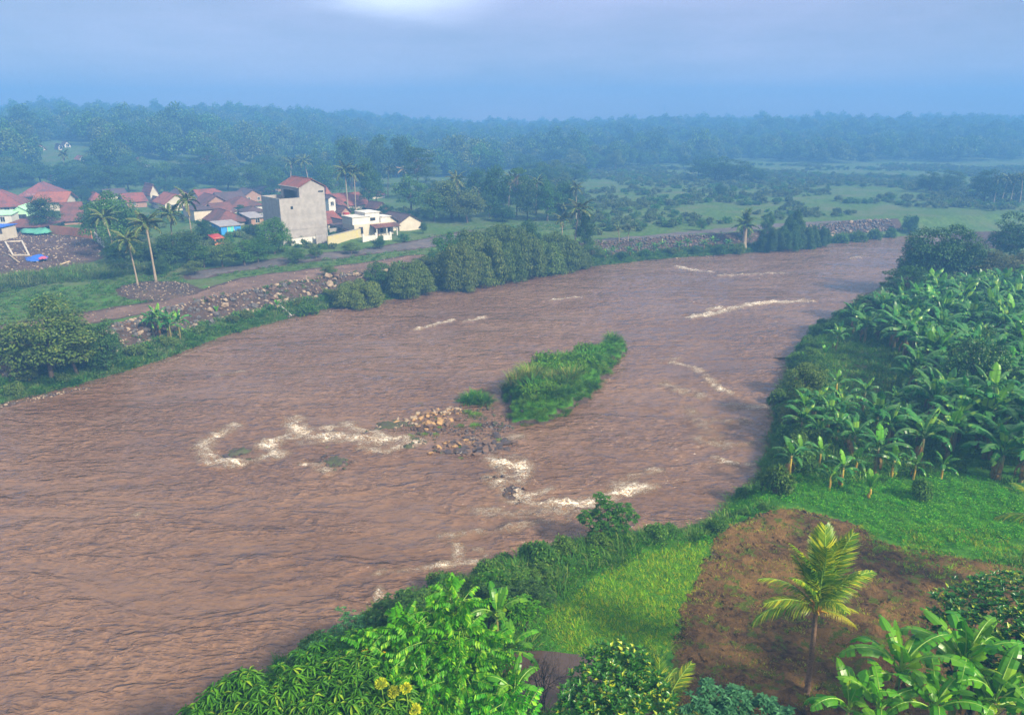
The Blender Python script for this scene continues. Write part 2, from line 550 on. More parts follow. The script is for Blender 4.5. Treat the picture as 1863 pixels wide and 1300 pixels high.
# bark
M['bark'] = plain_mat('bark', (0.16, 0.11, 0.075), (0.08, 0.055, 0.04), 6, 0.9, 0.6, 0.05, mscale=(1, 1, 0.3))
M['bark_pale'] = plain_mat('bark_pale', (0.34, 0.27, 0.19), (0.20, 0.15, 0.10), 5, 0.9, 0.5, 0.05, mscale=(1, 1, 2.5))
M['bark_dark'] = plain_mat('bark_dark', (0.06, 0.045, 0.035), (0.03, 0.022, 0.018), 6, 0.9, 0.6, 0.05)
M['palm_bark'] = plain_mat('palm_bark', (0.26, 0.15, 0.09), (0.10, 0.06, 0.04), 9, 0.85, 0.7, 0.06, mscale=(1, 1, 3))
M['banana_stem'] = plain_mat('banana_stem', (0.19, 0.20, 0.05), (0.15, 0.085, 0.04), 3, 0.5, 0.3, 0.03, mscale=(1, 1, 0.4))
M['banana_stem_gold'] = plain_mat('banana_stem_gold', (0.50, 0.40, 0.05), (0.42, 0.18, 0.04), 3, 0.5, 0.3, 0.03, mscale=(1, 1, 0.4))
# stone, soil, masonry
M['stone_grey'] = plain_mat('stone_grey', (0.11, 0.10, 0.098), (0.05, 0.048, 0.05), 1.7, 0.85, 0.5, 0.1, dirt=(0.13, 0.08, 0.05))
M['stone_tan'] = plain_mat('stone_tan', (0.33, 0.25, 0.17), (0.20, 0.145, 0.10), 1.7, 0.85, 0.5, 0.1, dirt=(0.16, 0.10, 0.07))
M['stone_brown'] = plain_mat('stone_brown', (0.15, 0.088, 0.058), (0.075, 0.048, 0.036), 1.7, 0.85, 0.5, 0.1)
M['stone_gold'] = plain_mat('stone_gold', (0.40, 0.24, 0.09), (0.22, 0.12, 0.05), 2.2, 0.7, 0.5, 0.05, dirt=(0.10, 0.07, 0.05))
M['stone_moss'] = plain_mat('stone_moss', (0.055, 0.045, 0.030), (0.045, 0.060, 0.018), 3, 0.8, 0.6, 0.08)
M['stone_wet'] = plain_mat('stone_wet', (0.075, 0.048, 0.036), (0.035, 0.025, 0.022), 2.5, 0.35, 0.5, 0.08)
M['concrete'] = plain_mat('concrete', (0.36, 0.325, 0.295), (0.27, 0.245, 0.225), 0.9, 0.9, 0.15, 0.03, 8, dirt=(0.25, 0.22, 0.20))
M['paint_cream'] = plain_mat('paint_cream', (0.56, 0.49, 0.38), (0.46, 0.40, 0.31), 0.8, 0.8, 0.1, 0.02, 6, dirt=(0.48, 0.41, 0.33))
M['paint_white'] = plain_mat('paint_white', (0.62, 0.59, 0.53), (0.52, 0.49, 0.44), 0.8, 0.8, 0.1, 0.02, 6, dirt=(0.5, 0.46, 0.4))
M['paint_mint'] = plain_mat('paint_mint', (0.42, 0.68, 0.42), (0.36, 0.60, 0.38), 0.8, 0.7, 0.1, 0.02)
M['paint_blue'] = plain_mat('paint_blue', (0.02, 0.22, 0.62), (0.03, 0.28, 0.60), 0.9, 0.7, 0.1, 0.02, dirt=(0.04, 0.16, 0.36))
M['paint_orange'] = plain_mat('paint_orange', (0.62, 0.22, 0.09), (0.48, 0.20, 0.10), 0.9, 0.7, 0.1, 0.02)
M['paint_yellow'] = plain_mat('paint_yellow', (0.50, 0.42, 0.16), (0.46, 0.40, 0.26), 0.9, 0.7, 0.1, 0.02)
M['brick_wall'] = plain_mat('brick_wall', (0.36, 0.20, 0.13), (0.28, 0.17, 0.12), 2.5, 0.9, 0.3, 0.03)
M['wall_dark'] = plain_mat('wall_dark', (0.10, 0.085, 0.08), (0.06, 0.05, 0.05), 1.5, 0.9, 0.2, 0.03)
M['tin'] = plain_mat('tin', (0.33, 0.30, 0.29), (0.22, 0.20, 0.20), 1.0, 0.5, 0.2, 0.03)
M['door_brown'] = plain_mat('door_brown', (0.24, 0.09, 0.05), (0.18, 0.07, 0.04), 2, 0.6)
M['cyan_cloth'] = plain_mat('cyan_cloth', (0.12, 0.60, 0.50), (0.08, 0.5, 0.44), 2, 0.6, 0.5, 0.2)
M['tarp_green'] = plain_mat('tarp_green', (0.10, 0.36, 0.24), (0.07, 0.27, 0.20), 1.2, 0.6, 0.5, 0.1)
M['tarp_blue'] = plain_mat('tarp_blue', (0.01, 0.12, 0.60), (0.015, 0.09, 0.45), 1.5, 0.4, 0.5, 0.1)
M['cloth_pink'] = plain_mat('cloth_pink', (0.60, 0.10, 0.22), (0.5, 0.08, 0.12), 1.5, 0.6)
M['wood_pale'] = plain_mat('wood_pale', (0.55, 0.42, 0.26), (0.4, 0.3, 0.18), 4, 0.8)
M['metal_red'] = plain_mat('metal_red', (0.45, 0.04, 0.03), (0.3, 0.03, 0.02), 4, 0.6)
M['window_glass'] = newmat('window_glass')[0]
_b = M['window_glass'].node_tree.nodes['Principled BSDF']
_b.inputs['Base Color'].default_value = (0.02, 0.025, 0.03, 1); _b.inputs['Roughness'].default_value = 0.15


def tile_mat(name, ca, cb, dirt):
    m, nt, b, o = newmat(name)
    tc_ = nt.nodes.new('ShaderNodeTexCoord')
    w = nt.nodes.new('ShaderNodeTexWave'); w.wave_type = 'BANDS'; w.bands_direction = 'Y'
    w.inputs['Scale'].default_value = 0.9; w.inputs['Distortion'].default_value = 0.4
    nt.links.new(tc_.outputs['UV'], w.inputs['Vector'])
    n = noise_node(nt, 1.6, 6, 0.7)
    n2 = noise_node(nt, 0.35, 5, 0.7)
    vo = nt.nodes.new('ShaderNodeTexVoronoi'); vo.inputs['Scale'].default_value = 2.4
    nt.links.new(tc_.outputs['Object'], vo.inputs['Vector'])
    col = mixc(nt, mrange(nt, n.outputs['Fac'], 0.3, 0.7), ca, cb)
    col = mixc(nt, math_(nt, 'MULTIPLY', mrange(nt, vo.outputs['Color'], 0.5, 0.9), 0.45), col, dirt)
    col = mixc(nt, math_(nt, 'MULTIPLY', mrange(nt, n2.outputs['Fac'], 0.42, 0.68), 0.75), col, dirt)
    nt.links.new(col, b.inputs['Base Color']); b.inputs['Roughness'].default_value = 0.85
    bump(nt, b, w.outputs['Fac'], 0.6, 0.08)
    return m


M['tile_red'] = tile_mat('tile_red', (0.27, 0.070, 0.045), (0.19, 0.055, 0.042), (0.09, 0.045, 0.038))
M['tile_brown'] = tile_mat('tile_brown', (0.18, 0.060, 0.042), (0.12, 0.045, 0.036), (0.055, 0.036, 0.032))
M['tile_dark'] = tile_mat('tile_dark', (0.10, 0.05, 0.05), (0.07, 0.045, 0.045), (0.05, 0.04, 0.045))
M['tile_orange'] = tile_mat('tile_orange', (0.36, 0.105, 0.05), (0.27, 0.08, 0.045), (0.14, 0.055, 0.04))


def ground_mat():
    m, nt, b, o = newmat('ground')
    g = nt.nodes.new('ShaderNodeNewGeometry'); pos = g.outputs['Position']
    at_ = nt.nodes.new('ShaderNodeAttribute'); at_.attribute_name = 'zone'
    sp = nt.nodes.new('ShaderNodeSeparateColor'); nt.links.new(at_.outputs['Color'], sp.inputs[0])
    n1 = noise_node(nt, 0.9, 6, 0.65, vec=pos); n2 = noise_node(nt, 0.12, 5, 0.6, vec=pos); n3 = noise_node(nt, 6.0, 4, 0.6, vec=pos)
    grass = mixc(nt, mrange(nt, n1.outputs['Fac'], 0.3, 0.7), (0.040, 0.085, 0.018), (0.085, 0.150, 0.030))
    grass = mixc(nt, mrange(nt, n2.outputs['Fac'], 0.4, 0.7), grass, (0.105, 0.125, 0.055))
    dirt = mixc(nt, mrange(nt, n1.outputs['Fac'], 0.3, 0.7), (0.095, 0.062, 0.048), (0.050, 0.036, 0.030))
    dirt = mixc(nt, mrange(nt, n3.outputs['Fac'], 0.66, 0.74), dirt, (0.30, 0.24, 0.19))
    lush = mixc(nt, mrange(nt, n1.outputs['Fac'], 0.3, 0.7), (0.030, 0.110, 0.010), (0.060, 0.180, 0.015))
    wob = math_(nt, 'MULTIPLY', math_(nt, 'SUBTRACT', n1.outputs['Fac'], 0.5), 0.9)
    fd = mrange(nt, math_(nt, 'ADD', sp.outputs[0], wob), 0.35, 0.6)
    fl = mrange(nt, math_(nt, 'ADD', sp.outputs[1], wob), 0.35, 0.6)
    col = mixc(nt, fl, grass, lush); col = mixc(nt, fd, col, dirt)
    nt.links.new(col, b.inputs['Base Color']); b.inputs['Roughness'].default_value = 0.95
    b.inputs['Specular IOR Level'].default_value = 0.1
    bump(nt, b, math_(nt, 'ADD', n1.outputs['Fac'], math_(nt, 'MULTIPLY', n3.outputs['Fac'], 0.25)), 0.9, 0.35)
    return m


M['ground'] = ground_mat()


def soil_mat(name, a, bcol, c, pebble=None, green=None, gthr=0.6, bscale=1.0, sc=1.0):
    m, nt, b, o = newmat(name)
    g = nt.nodes.new('ShaderNodeNewGeometry'); pos = g.outputs['Position']
    n1 = noise_node(nt, 1.6 * sc, 6, 0.7, vec=pos, dist=0.4); n2 = noise_node(nt, 0.25 * sc, 5, 0.65, vec=pos); n3 = noise_node(nt, 9.0 * sc, 4, 0.6, vec=pos)
    col = mixc(nt, mrange(nt, n1.outputs['Fac'], 0.34, 0.66), a, bcol)
    col = mixc(nt, mrange(nt, n2.outputs['Fac'], 0.45, 0.65), col, c)
    if pebble: col = mixc(nt, mrange(nt, n3.outputs['Fac'], 0.64, 0.70), col, pebble)
    if green:
        n4 = noise_node(nt, 0.7 * sc, 6, 0.75, vec=pos)
        col = mixc(nt, mrange(nt, n4.outputs['Fac'], gthr, gthr + 0.07), col, green)
    nt.links.new(col, b.inputs['Base Color']); b.inputs['Roughness'].default_value = 0.95
    b.inputs['Specular IOR Level'].default_value = 0.1
    bump(nt, b, math_(nt, 'ADD', n1.outputs['Fac'], math_(nt, 'MULTIPLY', n3.outputs['Fac'], 0.4)), 1.0, 0.25 * bscale)
    return m


M['plough'] = soil_mat('plough', (0.165, 0.095, 0.040), (0.056, 0.034, 0.018), (0.235, 0.135, 0.050), None, (0.095, 0.125, 0.018), 0.53, 1.8, 1.5)
M['track'] = soil_mat('track', (0.155, 0.098, 0.076), (0.105, 0.070, 0.058), (0.19, 0.12, 0.092), (0.34, 0.26, 0.2), None, 0, 0.5)
M['gravel'] = soil_mat('gravel', (0.12, 0.105, 0.10), (0.085, 0.078, 0.080), (0.15, 0.12, 0.11), (0.3, 0.27, 0.25), None, 0, 0.5, 2.0)
M['lot'] = soil_mat('lot', (0.105, 0.060, 0.050), (0.060, 0.040, 0.038), (0.13, 0.085, 0.070), (0.5, 0.42, 0.34), (0.05, 0.10, 0.02), 0.62, 1.0)
M['seedbed'] = soil_mat('seedbed', (0.13, 0.085, 0.065), (0.09, 0.060, 0.050), (0.15, 0.1, 0.075), None, None, 0, 0.6)
M['scrape'] = soil_mat('scrape', (0.085, 0.060, 0.050), (0.05, 0.040, 0.036), (0.12, 0.08, 0.06), (0.3, 0.26, 0.2), (0.05, 0.09, 0.02), 0.6, 1.0)
M['straw'] = soil_mat('straw', (0.33, 0.19, 0.08), (0.20, 0.11, 0.05), (0.36, 0.24, 0.10), None, None, 0, 1.0, 3)


def water_mat(name, still=False):
    m, nt, b, o = newmat(name)
    g = nt.nodes.new('ShaderNodeNewGeometry'); pos = g.outputs['Position']
    n0 = noise_node(nt, 0.05, 4, 0.6, vec=pos, mscale=(1, 1.6, 1))
    silt = mixc(nt, mrange(nt, n0.outputs['Fac'], 0.35, 0.68), (0.112, 0.060, 0.034), (0.160, 0.092, 0.056))
    b.inputs['IOR'].default_value = 1.33 if still else 1.42
    b.inputs['Roughness'].default_value = 0.06 if still else 0.10
    if still:
        nt.links.new(mixc(nt, 0.75, silt, (0.05, 0.04, 0.04)), b.inputs['Base Color'])
        n = noise_node(nt, 2.0, 3, 0.5, vec=pos)
        bump(nt, b, n.outputs['Fac'], 0.15, 0.02)
        return m
    a = nt.nodes.new('ShaderNodeAttribute'); a.attribute_name = 'foam'
    foam = a.outputs['Fac']
    # choppy flow: ripples of three sizes drawn out across the stream, with smoother slicks between rougher streaks
    w1 = noise_node(nt, 0.75, 3, 0.5, vec=pos, mscale=(0.50, 1.25, 1), dist=0.5)
    w2 = noise_node(nt, 2.2, 3, 0.55, vec=pos, mscale=(0.42, 1.2, 1), dist=0.35)
    w3 = noise_node(nt, 6.0, 2, 0.5, vec=pos, mscale=(0.6, 1.2, 1), dist=0.2)
    slick = noise_node(nt, 0.11, 4, 0.6, vec=pos, mscale=(0.6, 1.7, 1), dist=0.8)
    chop = mrange(nt, slick.outputs['Fac'], 0.34, 0.62, 0.45, 1.3)
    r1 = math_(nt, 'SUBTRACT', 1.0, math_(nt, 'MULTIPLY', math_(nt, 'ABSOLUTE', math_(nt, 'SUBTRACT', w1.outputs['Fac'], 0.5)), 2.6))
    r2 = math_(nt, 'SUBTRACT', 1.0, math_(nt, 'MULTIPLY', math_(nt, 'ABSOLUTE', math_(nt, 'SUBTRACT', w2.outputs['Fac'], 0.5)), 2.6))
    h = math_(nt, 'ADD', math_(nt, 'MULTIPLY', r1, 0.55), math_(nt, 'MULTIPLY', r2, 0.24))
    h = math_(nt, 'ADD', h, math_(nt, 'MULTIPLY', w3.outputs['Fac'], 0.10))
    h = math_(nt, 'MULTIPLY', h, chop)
    # broken foam: thin torn threads, thicker in the heart of a rapid
    f1 = noise_node(nt, 1.5, 7, 0.72, vec=pos, mscale=(0.7, 1.5, 1), dist=1.2)
    f2 = noise_node(nt, 5.0, 5, 0.7, vec=pos, mscale=(0.8, 1.3, 1), dist=0.8)
    rid = math_(nt, 'ABSOLUTE', math_(nt, 'SUBTRACT', f1.outputs['Fac'], 0.5))
    rid2 = math_(nt, 'ABSOLUTE', math_(nt, 'SUBTRACT', f2.outputs['Fac'], 0.5))
    lace = math_(nt, 'MAXIMUM', mrange(nt, rid, 0.0, 0.075, 1.0, 0.0), math_(nt, 'MULTIPLY', mrange(nt, rid2, 0.0, 0.075, 1.0, 0.0), 0.9))
    fm = math_(nt, 'ADD', math_(nt, 'MULTIPLY', foam, 0.48), math_(nt, 'MULTIPLY', lace, 0.66))
    mask = mrange(nt, fm, 0.72, 1.12)
    near = math_(nt, 'MULTIPLY', mrange(nt, foam, 0.15, 0.9), 0.55)
    fcol = mixc(nt, mrange(nt, f2.outputs['Fac'], 0.35, 0.62), (0.66, 0.44, 0.22), (0.92, 0.88, 0.80))
    # ripple light and shade put into the colour: paler crests, darker troughs
    crest_light = math_(nt, 'MULTIPLY', math_(nt, 'MULTIPLY', mrange(nt, r2, 0.72, 1.0), chop), 0.22)
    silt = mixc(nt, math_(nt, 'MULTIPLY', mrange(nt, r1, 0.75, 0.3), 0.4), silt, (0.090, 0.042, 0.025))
    col = mixc(nt, crest_light, silt, (0.34, 0.19, 0.11))
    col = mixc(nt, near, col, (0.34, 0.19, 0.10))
    col = mixc(nt, mask, col, fcol)
    nt.links.new(col, b.inputs['Base Color'])
    nt.links.new(mrange(nt, mask, 0, 1, 0.10, 0.8), b.inputs['Roughness'])
    h = math_(nt, 'ADD', h, math_(nt, 'MULTIPLY', mask, 0.25))
    bump(nt, b, h, 1.0, 0.55)
    return m


M['river'] = water_mat('river')
M['pond'] = water_mat('pond', True)
# ------------------------------------------------------------------ plant shapes
def unit(a):
    return a / (np.linalg.norm(a, axis=-1, keepdims=True) + 1e-9)


def rdir(r, n, zmin=-1.0):
    z = r.uniform(zmin, 1, n); a = r.uniform(0, 2 * math.pi, n); q = np.sqrt(1 - z * z)
    return np.stack([q * np.cos(a), q * np.sin(a), z], 1)


def leaf_arrays(P, D, N, L, W, fold=0.12, droop=0.15):
    """kite-shaped folded leaves, two triangles each"""
    D = unit(D); S = unit(np.cross(D, N)); N = unit(np.cross(S, D))
    L = np.broadcast_to(np.asarray(L, float), (len(P),))[:, None]; W = np.broadcast_to(np.asarray(W, float), (len(P),))[:, None]
    mid = P + D * L * 0.45
    a = mid - S * W / 2 + N * W * fold; c = mid + S * W / 2 + N * W * fold
    tip = P + D * L - N * L * droop
    V = np.stack([P, a, tip, c], 1).reshape(-1, 3)
    k = np.arange(len(P)) * 4
    T = np.concatenate([np.stack([k, k + 1, k + 2], 1), np.stack([k, k + 2, k + 3], 1)])
    return V, T


class Leaves:
    def __init__(s): s.V = []; s.T = []; s.M = []; s.n = 0

    def add(s, V, T, mi=0):
        s.V.append(V); s.T.append(T + s.n); s.M.append(np.full(len(T), mi)); s.n += len(V)

    def leaves(s, P, D, N, L, W, mi=0, **k):
        V, T = leaf_arrays(P, D, N, L, W, **k); s.add(V, T, mi)

    def mesh(s, name, mats):
        return tri_mesh(name, np.concatenate(s.V), np.concatenate(s.T), mats, np.concatenate(s.M))


def clump_leaves(lv, r, c, rad, n, L, W, flat=0.8, droop=0.5, whorl=False, mi=0):
    d = rdir(r, n, -0.55)
    rr = r.uniform(0.55, 1.05, n)[:, None]
    P = np.array(c) + d * rr * rad * np.array([1, 1, flat])
    D = unit(d * 0.7 + rdir(r, n) * 0.8 + np.array([0, 0, -droop]))
    N = unit(d * 0.6 + np.array([0, 0, 0.9]) + rdir(r, n) * 0.5)
    lv.leaves(P, D, N, L * r.uniform(0.7, 1.25, n), W * r.uniform(0.7, 1.25, n), mi)


def trunk_mb(mb, r, h, rad, centres, zt, lean=0.06, fork=0.45, nb=14, n=7):
    top = Vector((r.uniform(-lean, lean) * h, r.uniform(-lean, lean) * h, zt))
    pts = [Vector((0, 0, -0.6)), Vector((0, 0, 0.15)), top * 0.35 + Vector((r.uniform(-.1, .1), r.uniform(-.1, .1), 0)), top * 0.7, top]
    mb.tube(pts, [rad * 1.5, rad * 1.15, rad * 0.9, rad * 0.7, rad * 0.5], n)
    idx = r.permutation(len(centres))[:nb]
    for i in idx:
        c = Vector(centres[i])
        t = r.uniform(fork, 1.0)
        s = top * t
        m = s.lerp(c, 0.5) + Vector((0, 0, -0.06 * (c - s).length)) + Vector(r.uniform(-.15, .15, 3))
        e = s.lerp(c, 0.93)
        q = rad * (0.42 if t > .6 else 0.5)
        mb.tube([s, m, e], [q, q * 0.6, q * 0.2], 5, cap=False)


def broadleaf(name, seed, mat, bark, n_cl=34, R_=4.0, RZ=4.3, zc=5.3, cr=1.4, per=220, L=0.34, W=0.2, trunk=0.22, droop=0.4, zlo=-0.85,
              flat=0.75, core=True, lumps=0.25, mats=None):
    """round-crowned tree, about 10 m high and 2R wide"""
    r = np.random.default_rng(seed)
    lv = Leaves(); cs = []
    base = rdir(r, n_cl, zlo)
    for i, d in enumerate(base):
        q = (0.62 + 0.38 * r.random()) * (1 + lumps * (r.random() - 0.5))
        c = np.array([d[0] * R_ * q, d[1] * R_ * q, zc + d[2] * RZ * q])
        cs.append(c)
        clump_leaves(lv, r, c, cr * r.uniform(0.7, 1.25), int(per * r.uniform(0.7, 1.2)), L, W, flat, droop)
    if core:
        for i in range(max(6, n_cl // 4)):
            d = rdir(r, 1)[0] * 0.4
            clump_leaves(lv, r, (d[0] * R_, d[1] * R_, zc + d[2] * RZ), cr * 1.1, per // 2, L * 1.2, W * 1.3, flat, droop)
    crown = lv.mesh(name + '_crown', mats or [mat])
    mb = MB(); trunk_mb(mb, r, 10, trunk, cs, zc)
    return dict(name=name, cat='tree', parts=[('trunk', mb.mesh(name + '_trunk', bark, True), None), ('crown', crown, None)])


def layered(name, seed, mat, bark, nl=5, R_=4.5):
    """flat-topped tree with foliage in open tiers, 10 m high"""
    r = np.random.default_rng(seed); lv = Leaves(); cs = []
    for k in range(nl):
        z = 5.0 + 4.7 * k / (nl - 1)
        rad = R_ * (1 - 0.45 * abs(k / (nl - 1) - 0.35)) * (0.65 if k == nl - 1 else 1)
        m = int(7 + 3 * (1 - k / nl))
        for i in range(m):
            a = 2 * math.pi * (i + r.random()) / m; q = rad * r.uniform(0.35, 1.0)
            c = np.array([math.cos(a) * q, math.sin(a) * q, z + r.uniform(-.35, .35)])
            cs.append(c)
            clump_leaves(lv, r, c, 1.25 * r.uniform(0.7, 1.2), 170, 0.34, 0.17, 0.22, 0.25)
    mb = MB(); trunk_mb(mb, r, 10, 0.2, cs, 8.8, 0.05, 0.5, 30)
    return dict(name=name, cat='tree', parts=[('trunk', mb.mesh(name + '_trunk', bark, True), None), ('crown', lv.mesh(name + '_crown', [mat]), None)])


def drooping(name, seed, mat, bark, n_cl=26, R_=4.2, h=8.0):
    """thicket of arching stems with fine hanging leaves"""
    r = np.random.default_rng(seed); lv = Leaves(); mb = MB()
    for i in range(n_cl):
        a = r.uniform(0, 2 * math.pi); q = R_ * math.sqrt(r.random()) * 0.85
        b = np.array([math.cos(a) * q, math.sin(a) * q, 0])
        top = h * (0.95 - 0.33 * (q / R_) ** 2) * r.uniform(0.62, 1.06)
        out_ = unit(b + r.uniform(-.6, .6, 3) * [1, 1, 0] + 1e-3) * r.uniform(0.5, 1.4)
        mb.tube([b * 0.55 + [0, 0, -.4], b * 0.85 + [0, 0, top * .5], b + [0, 0, top * .85]], [0.06, 0.045, 0.02], 5, cap=False)
        for k in range(4):
            t = k / 3
            c = b + out_ * t * 1.3 + np.array([0, 0, top * (1 - 0.28 * t * t) - 0.6 * k])
            clump_leaves(lv, r, c, r.uniform(0.8, 1.25), 230, 0.42, 0.13, 0.8, 1.3)
    for i in range(n_cl):
        a = r.uniform(0, 2 * math.pi); q = R_ * r.uniform(0.7, 1.05)
        clump_leaves(lv, r, (math.cos(a) * q, math.sin(a) * q, r.uniform(0.6, h * 0.5)), r.uniform(0.9, 1.4), 190, 0.42, 0.13, 0.9, 1.3)
    return dict(name=name, cat='thicket', parts=[('stems', mb.mesh(name + '_stems', bark, True), None), ('foliage', lv.mesh(name + '_foliage', [mat]), None)])


def bush(name, seed, mat, bark, n_cl=16, R_=1.0, h=1.3, per=110, L=0.2, W=0.12, droop=0.3, cr=0.42):
    r = np.random.default_rng(seed); lv = Leaves(); cs = []
    for d in rdir(r, n_cl, -0.1):
        q = r.uniform(0.6, 1.0)
        c = np.array([d[0] * R_ * q, d[1] * R_ * q, 0.12 + h * (0.12 + 0.8 * abs(d[2]) * q)])
        cs.append(c); clump_leaves(lv, r, c, cr * r.uniform(0.75, 1.25), per, L, W, 0.85, droop)
    mb = MB()
    for c in cs[:8]:
        mb.tube([(0, 0, -.2), tuple(c * 0.5 + [0, 0, .1]), tuple(c)], [0.04, 0.03, 0.01], 4, cap=False)
    return dict(name=name, cat='bush', parts=[('stems', mb.mesh(name + '_stems', bark), None), ('foliage', lv.mesh(name + '_foliage', [mat]), None)])


def blades(r, n, rad, L, W, bend, lean=0.3, seg=3, mi=0, lv=None, zjit=0.0):
    """arching grass blades, seg segments each"""
    a = r.uniform(0, 2 * math.pi, n); q = rad * np.sqrt(r.random(n))
    P = np.stack([np.cos(a) * q, np.sin(a) * q, -0.05 + zjit * r.random(n)], 1)
    a2 = a + r.uniform(-1, 1, n)
    o = np.stack([np.cos(a2), np.sin(a2), np.zeros(n)], 1)
    Ls = L * r.uniform(0.55, 1.1, n); el = math.pi / 2 - lean * r.uniform(0.1, 1.3, n) * (0.3 + q / (rad + 1e-6))
    bd = bend * r.uniform(0.4, 1.4, n)
    side = np.cross(o, [0, 0, 1.0]); w = W * r.uniform(0.7, 1.2, n)
    rows = []; p = P.copy()
    for k in range(seg + 1):
        ww = (w * (1 - (k / seg) ** 1.7) * 0.5)[:, None]
        rows += [p - side * ww, p + side * ww] if k < seg else [p]
        e = el - bd * ((k + 0.5) / seg)
        p = p + (o * np.cos(e)[:, None] + np.array([0, 0, 1.0]) * np.sin(e)[:, None]) * (Ls / seg)[:, None]
    V = np.stack(rows, 1); m = V.shape[1]; V = V.reshape(-1, 3)
    b = np.arange(n) * m; T = []
    for k in range(seg - 1):
        T += [np.stack([b + 2 * k, b + 2 * k + 1, b + 2 * k + 3], 1), np.stack([b + 2 * k, b + 2 * k + 3, b + 2 * k + 2], 1)]
    T.append(np.stack([b + 2 * (seg - 1), b + 2 * (seg - 1) + 1, b + 2 * seg], 1))
    lv.add(V, np.concatenate(T), mi)


def tuft(name, seed, mat, n=26, rad=0.16, L=0.4, W=0.02, bend=1.0, lean=0.5, seg=2):
    lv = Leaves(); blades(np.random.default_rng(seed), n, rad, L, W, bend, lean, seg, 0, lv)
    return lv.mesh(name, [mat])


def weed(name, seed, mat, n=30, rad=0.25, h=0.3, L=0.16, W=0.1):
    """low leafy weed patch"""
    r = np.random.default_rng(seed); lv = Leaves()
    a = r.uniform(0, 2 * math.pi, n); q = rad * np.sqrt(r.random(n))
    P = np.stack([np.cos(a) * q, np.sin(a) * q, h * r.random(n)], 1)
    d = rdir(r, n, -0.1)
    lv.leaves(P, d, unit(np.array([0, 0, 1.0]) + 0.5 * rdir(r, n)), L * r.uniform(.7, 1.3, n), W * r.uniform(.7, 1.3, n))
    return lv.mesh(name, [mat])


# ---- banana
def banana_leaf(seed, L=2.2, W=0.62, e0=1.2, droop=1.6, tear=0.5, mat='banana_leaf', n=15):
    r = random.Random(seed); mb = MB()
    pts = []; p = Vector((0, 0, 0)); angs = []
    for i in range(n + 1):
        u = i / n; a = e0 - droop * u ** 1.5
        angs.append(a); pts.append(p.copy())
        p = p + Vector((0, math.cos(a), math.sin(a))) * (L / n)
    mb.tube(pts, [0.045 * L / 2.2 * (1 - 0.85 * i / n) for i in range(n + 1)], 4, 1, cap=False)
    i0 = 2

    def at(u):
        x = u * n; i = min(int(x), n - 1); f = x - i
        return pts[i].lerp(pts[i + 1], f), angs[i]

    def hw(u):
        v = (u - i0 / n) / (1 - i0 / n)
        return W / 2 * min(1, (max(v, 0) / 0.16) ** 0.5) * (1 - max(0, (v - 0.62) / 0.38) ** 2.2)
    for side in (-1, 1):
        u = i0 / n
        while u < 0.995:
            w_ = (r.uniform(0.03, 0.09) if r.random() < tear else r.uniform(0.12, 0.3))
            u2 = min(1.0, u + w_)
            phi = r.uniform(-0.05, 0.35) + (r.uniform(0, 0.7) if r.random() < tear * 0.8 else 0) + 0.3 * max(0, -angs[int(min(u, .99) * n)])
            k = max(1, round((u2 - u) / 0.075)); vs = []; fs = []
            sw = r.uniform(-0.02, 0.10)
            for j in range(k + 1):
                q = u + (u2 - u) * j / k
                qo = u + (u2 - u) * (0.08 + 0.84 * j / k) if r.random() < 1.1 else q
                p0, a0 = at(q); p1, a1 = at(min(qo + sw * 0.6, 1.0))
                up_ = Vector((0, -math.sin(a1), math.cos(a1))); h = hw(qo)
                mid = p0.lerp(p1, 0.5) + Vector((side, 0, 0)) * h * 0.55 * math.cos(phi * .5) + up_ * h * (0.10 - 0.3 * math.sin(phi * .5))
                o_ = p1 + Vector((side, 0, 0)) * h * math.cos(phi) + up_ * h * (0.02 - math.sin(phi))
                vs += [p0 + up_ * 0.012, mid, o_]
            for j in range(k):
                b = j * 3
                if side > 0: fs += [(b, b + 1, b + 4, b + 3), (b + 1, b + 2, b + 5, b + 4)]
                else: fs += [(b, b + 3, b + 4, b + 1), (b + 1, b + 4, b + 5, b + 2)]
            mb.add(vs, fs, 0)
            u = u2
    return mb.mesh('banana_leaf', [M[mat], M['midrib' if 'near' in mat or 'light' in mat else 'midrib_far']])


def banana_set(prefix, mat, tear, seed):
    """leaf shapes: upright, rising, arching, hanging"""
    S = []
    for i, (e0, dr, L, W) in enumerate([(1.45, 0.45, 2.0, 0.50), (1.30, 1.0, 2.3, 0.54), (1.15, 1.6, 2.5, 0.56), (1.0, 2.0, 2.5, 0.56),
                                        (0.8, 2.2, 2.4, 0.52), (0.4, 1.9, 2.2, 0.5), (1.1, 1.2, 2.4, 0.56), (0.75, 1.6, 2.4, 0.54)]):
        S.append(banana_leaf(seed + i, L, W, e0, dr, tear * (0.4 if i < 2 else 1), mat))
    return S


def stem_mesh(h, r0, mat, seed):
    rr = random.Random(seed); mb = MB()
    pts = [(0, 0, -0.4)] + [(rr.uniform(-.03, .03), rr.uniform(-.03, .03), h * k / 4) for k in range(5)]
    mb.tube(pts, [r0 * 1.2, r0 * 1.1, r0, r0 * 0.85, r0 * 0.7, r0 * 0.45], 8)
    return mb.mesh('banana_stem', [mat], True)


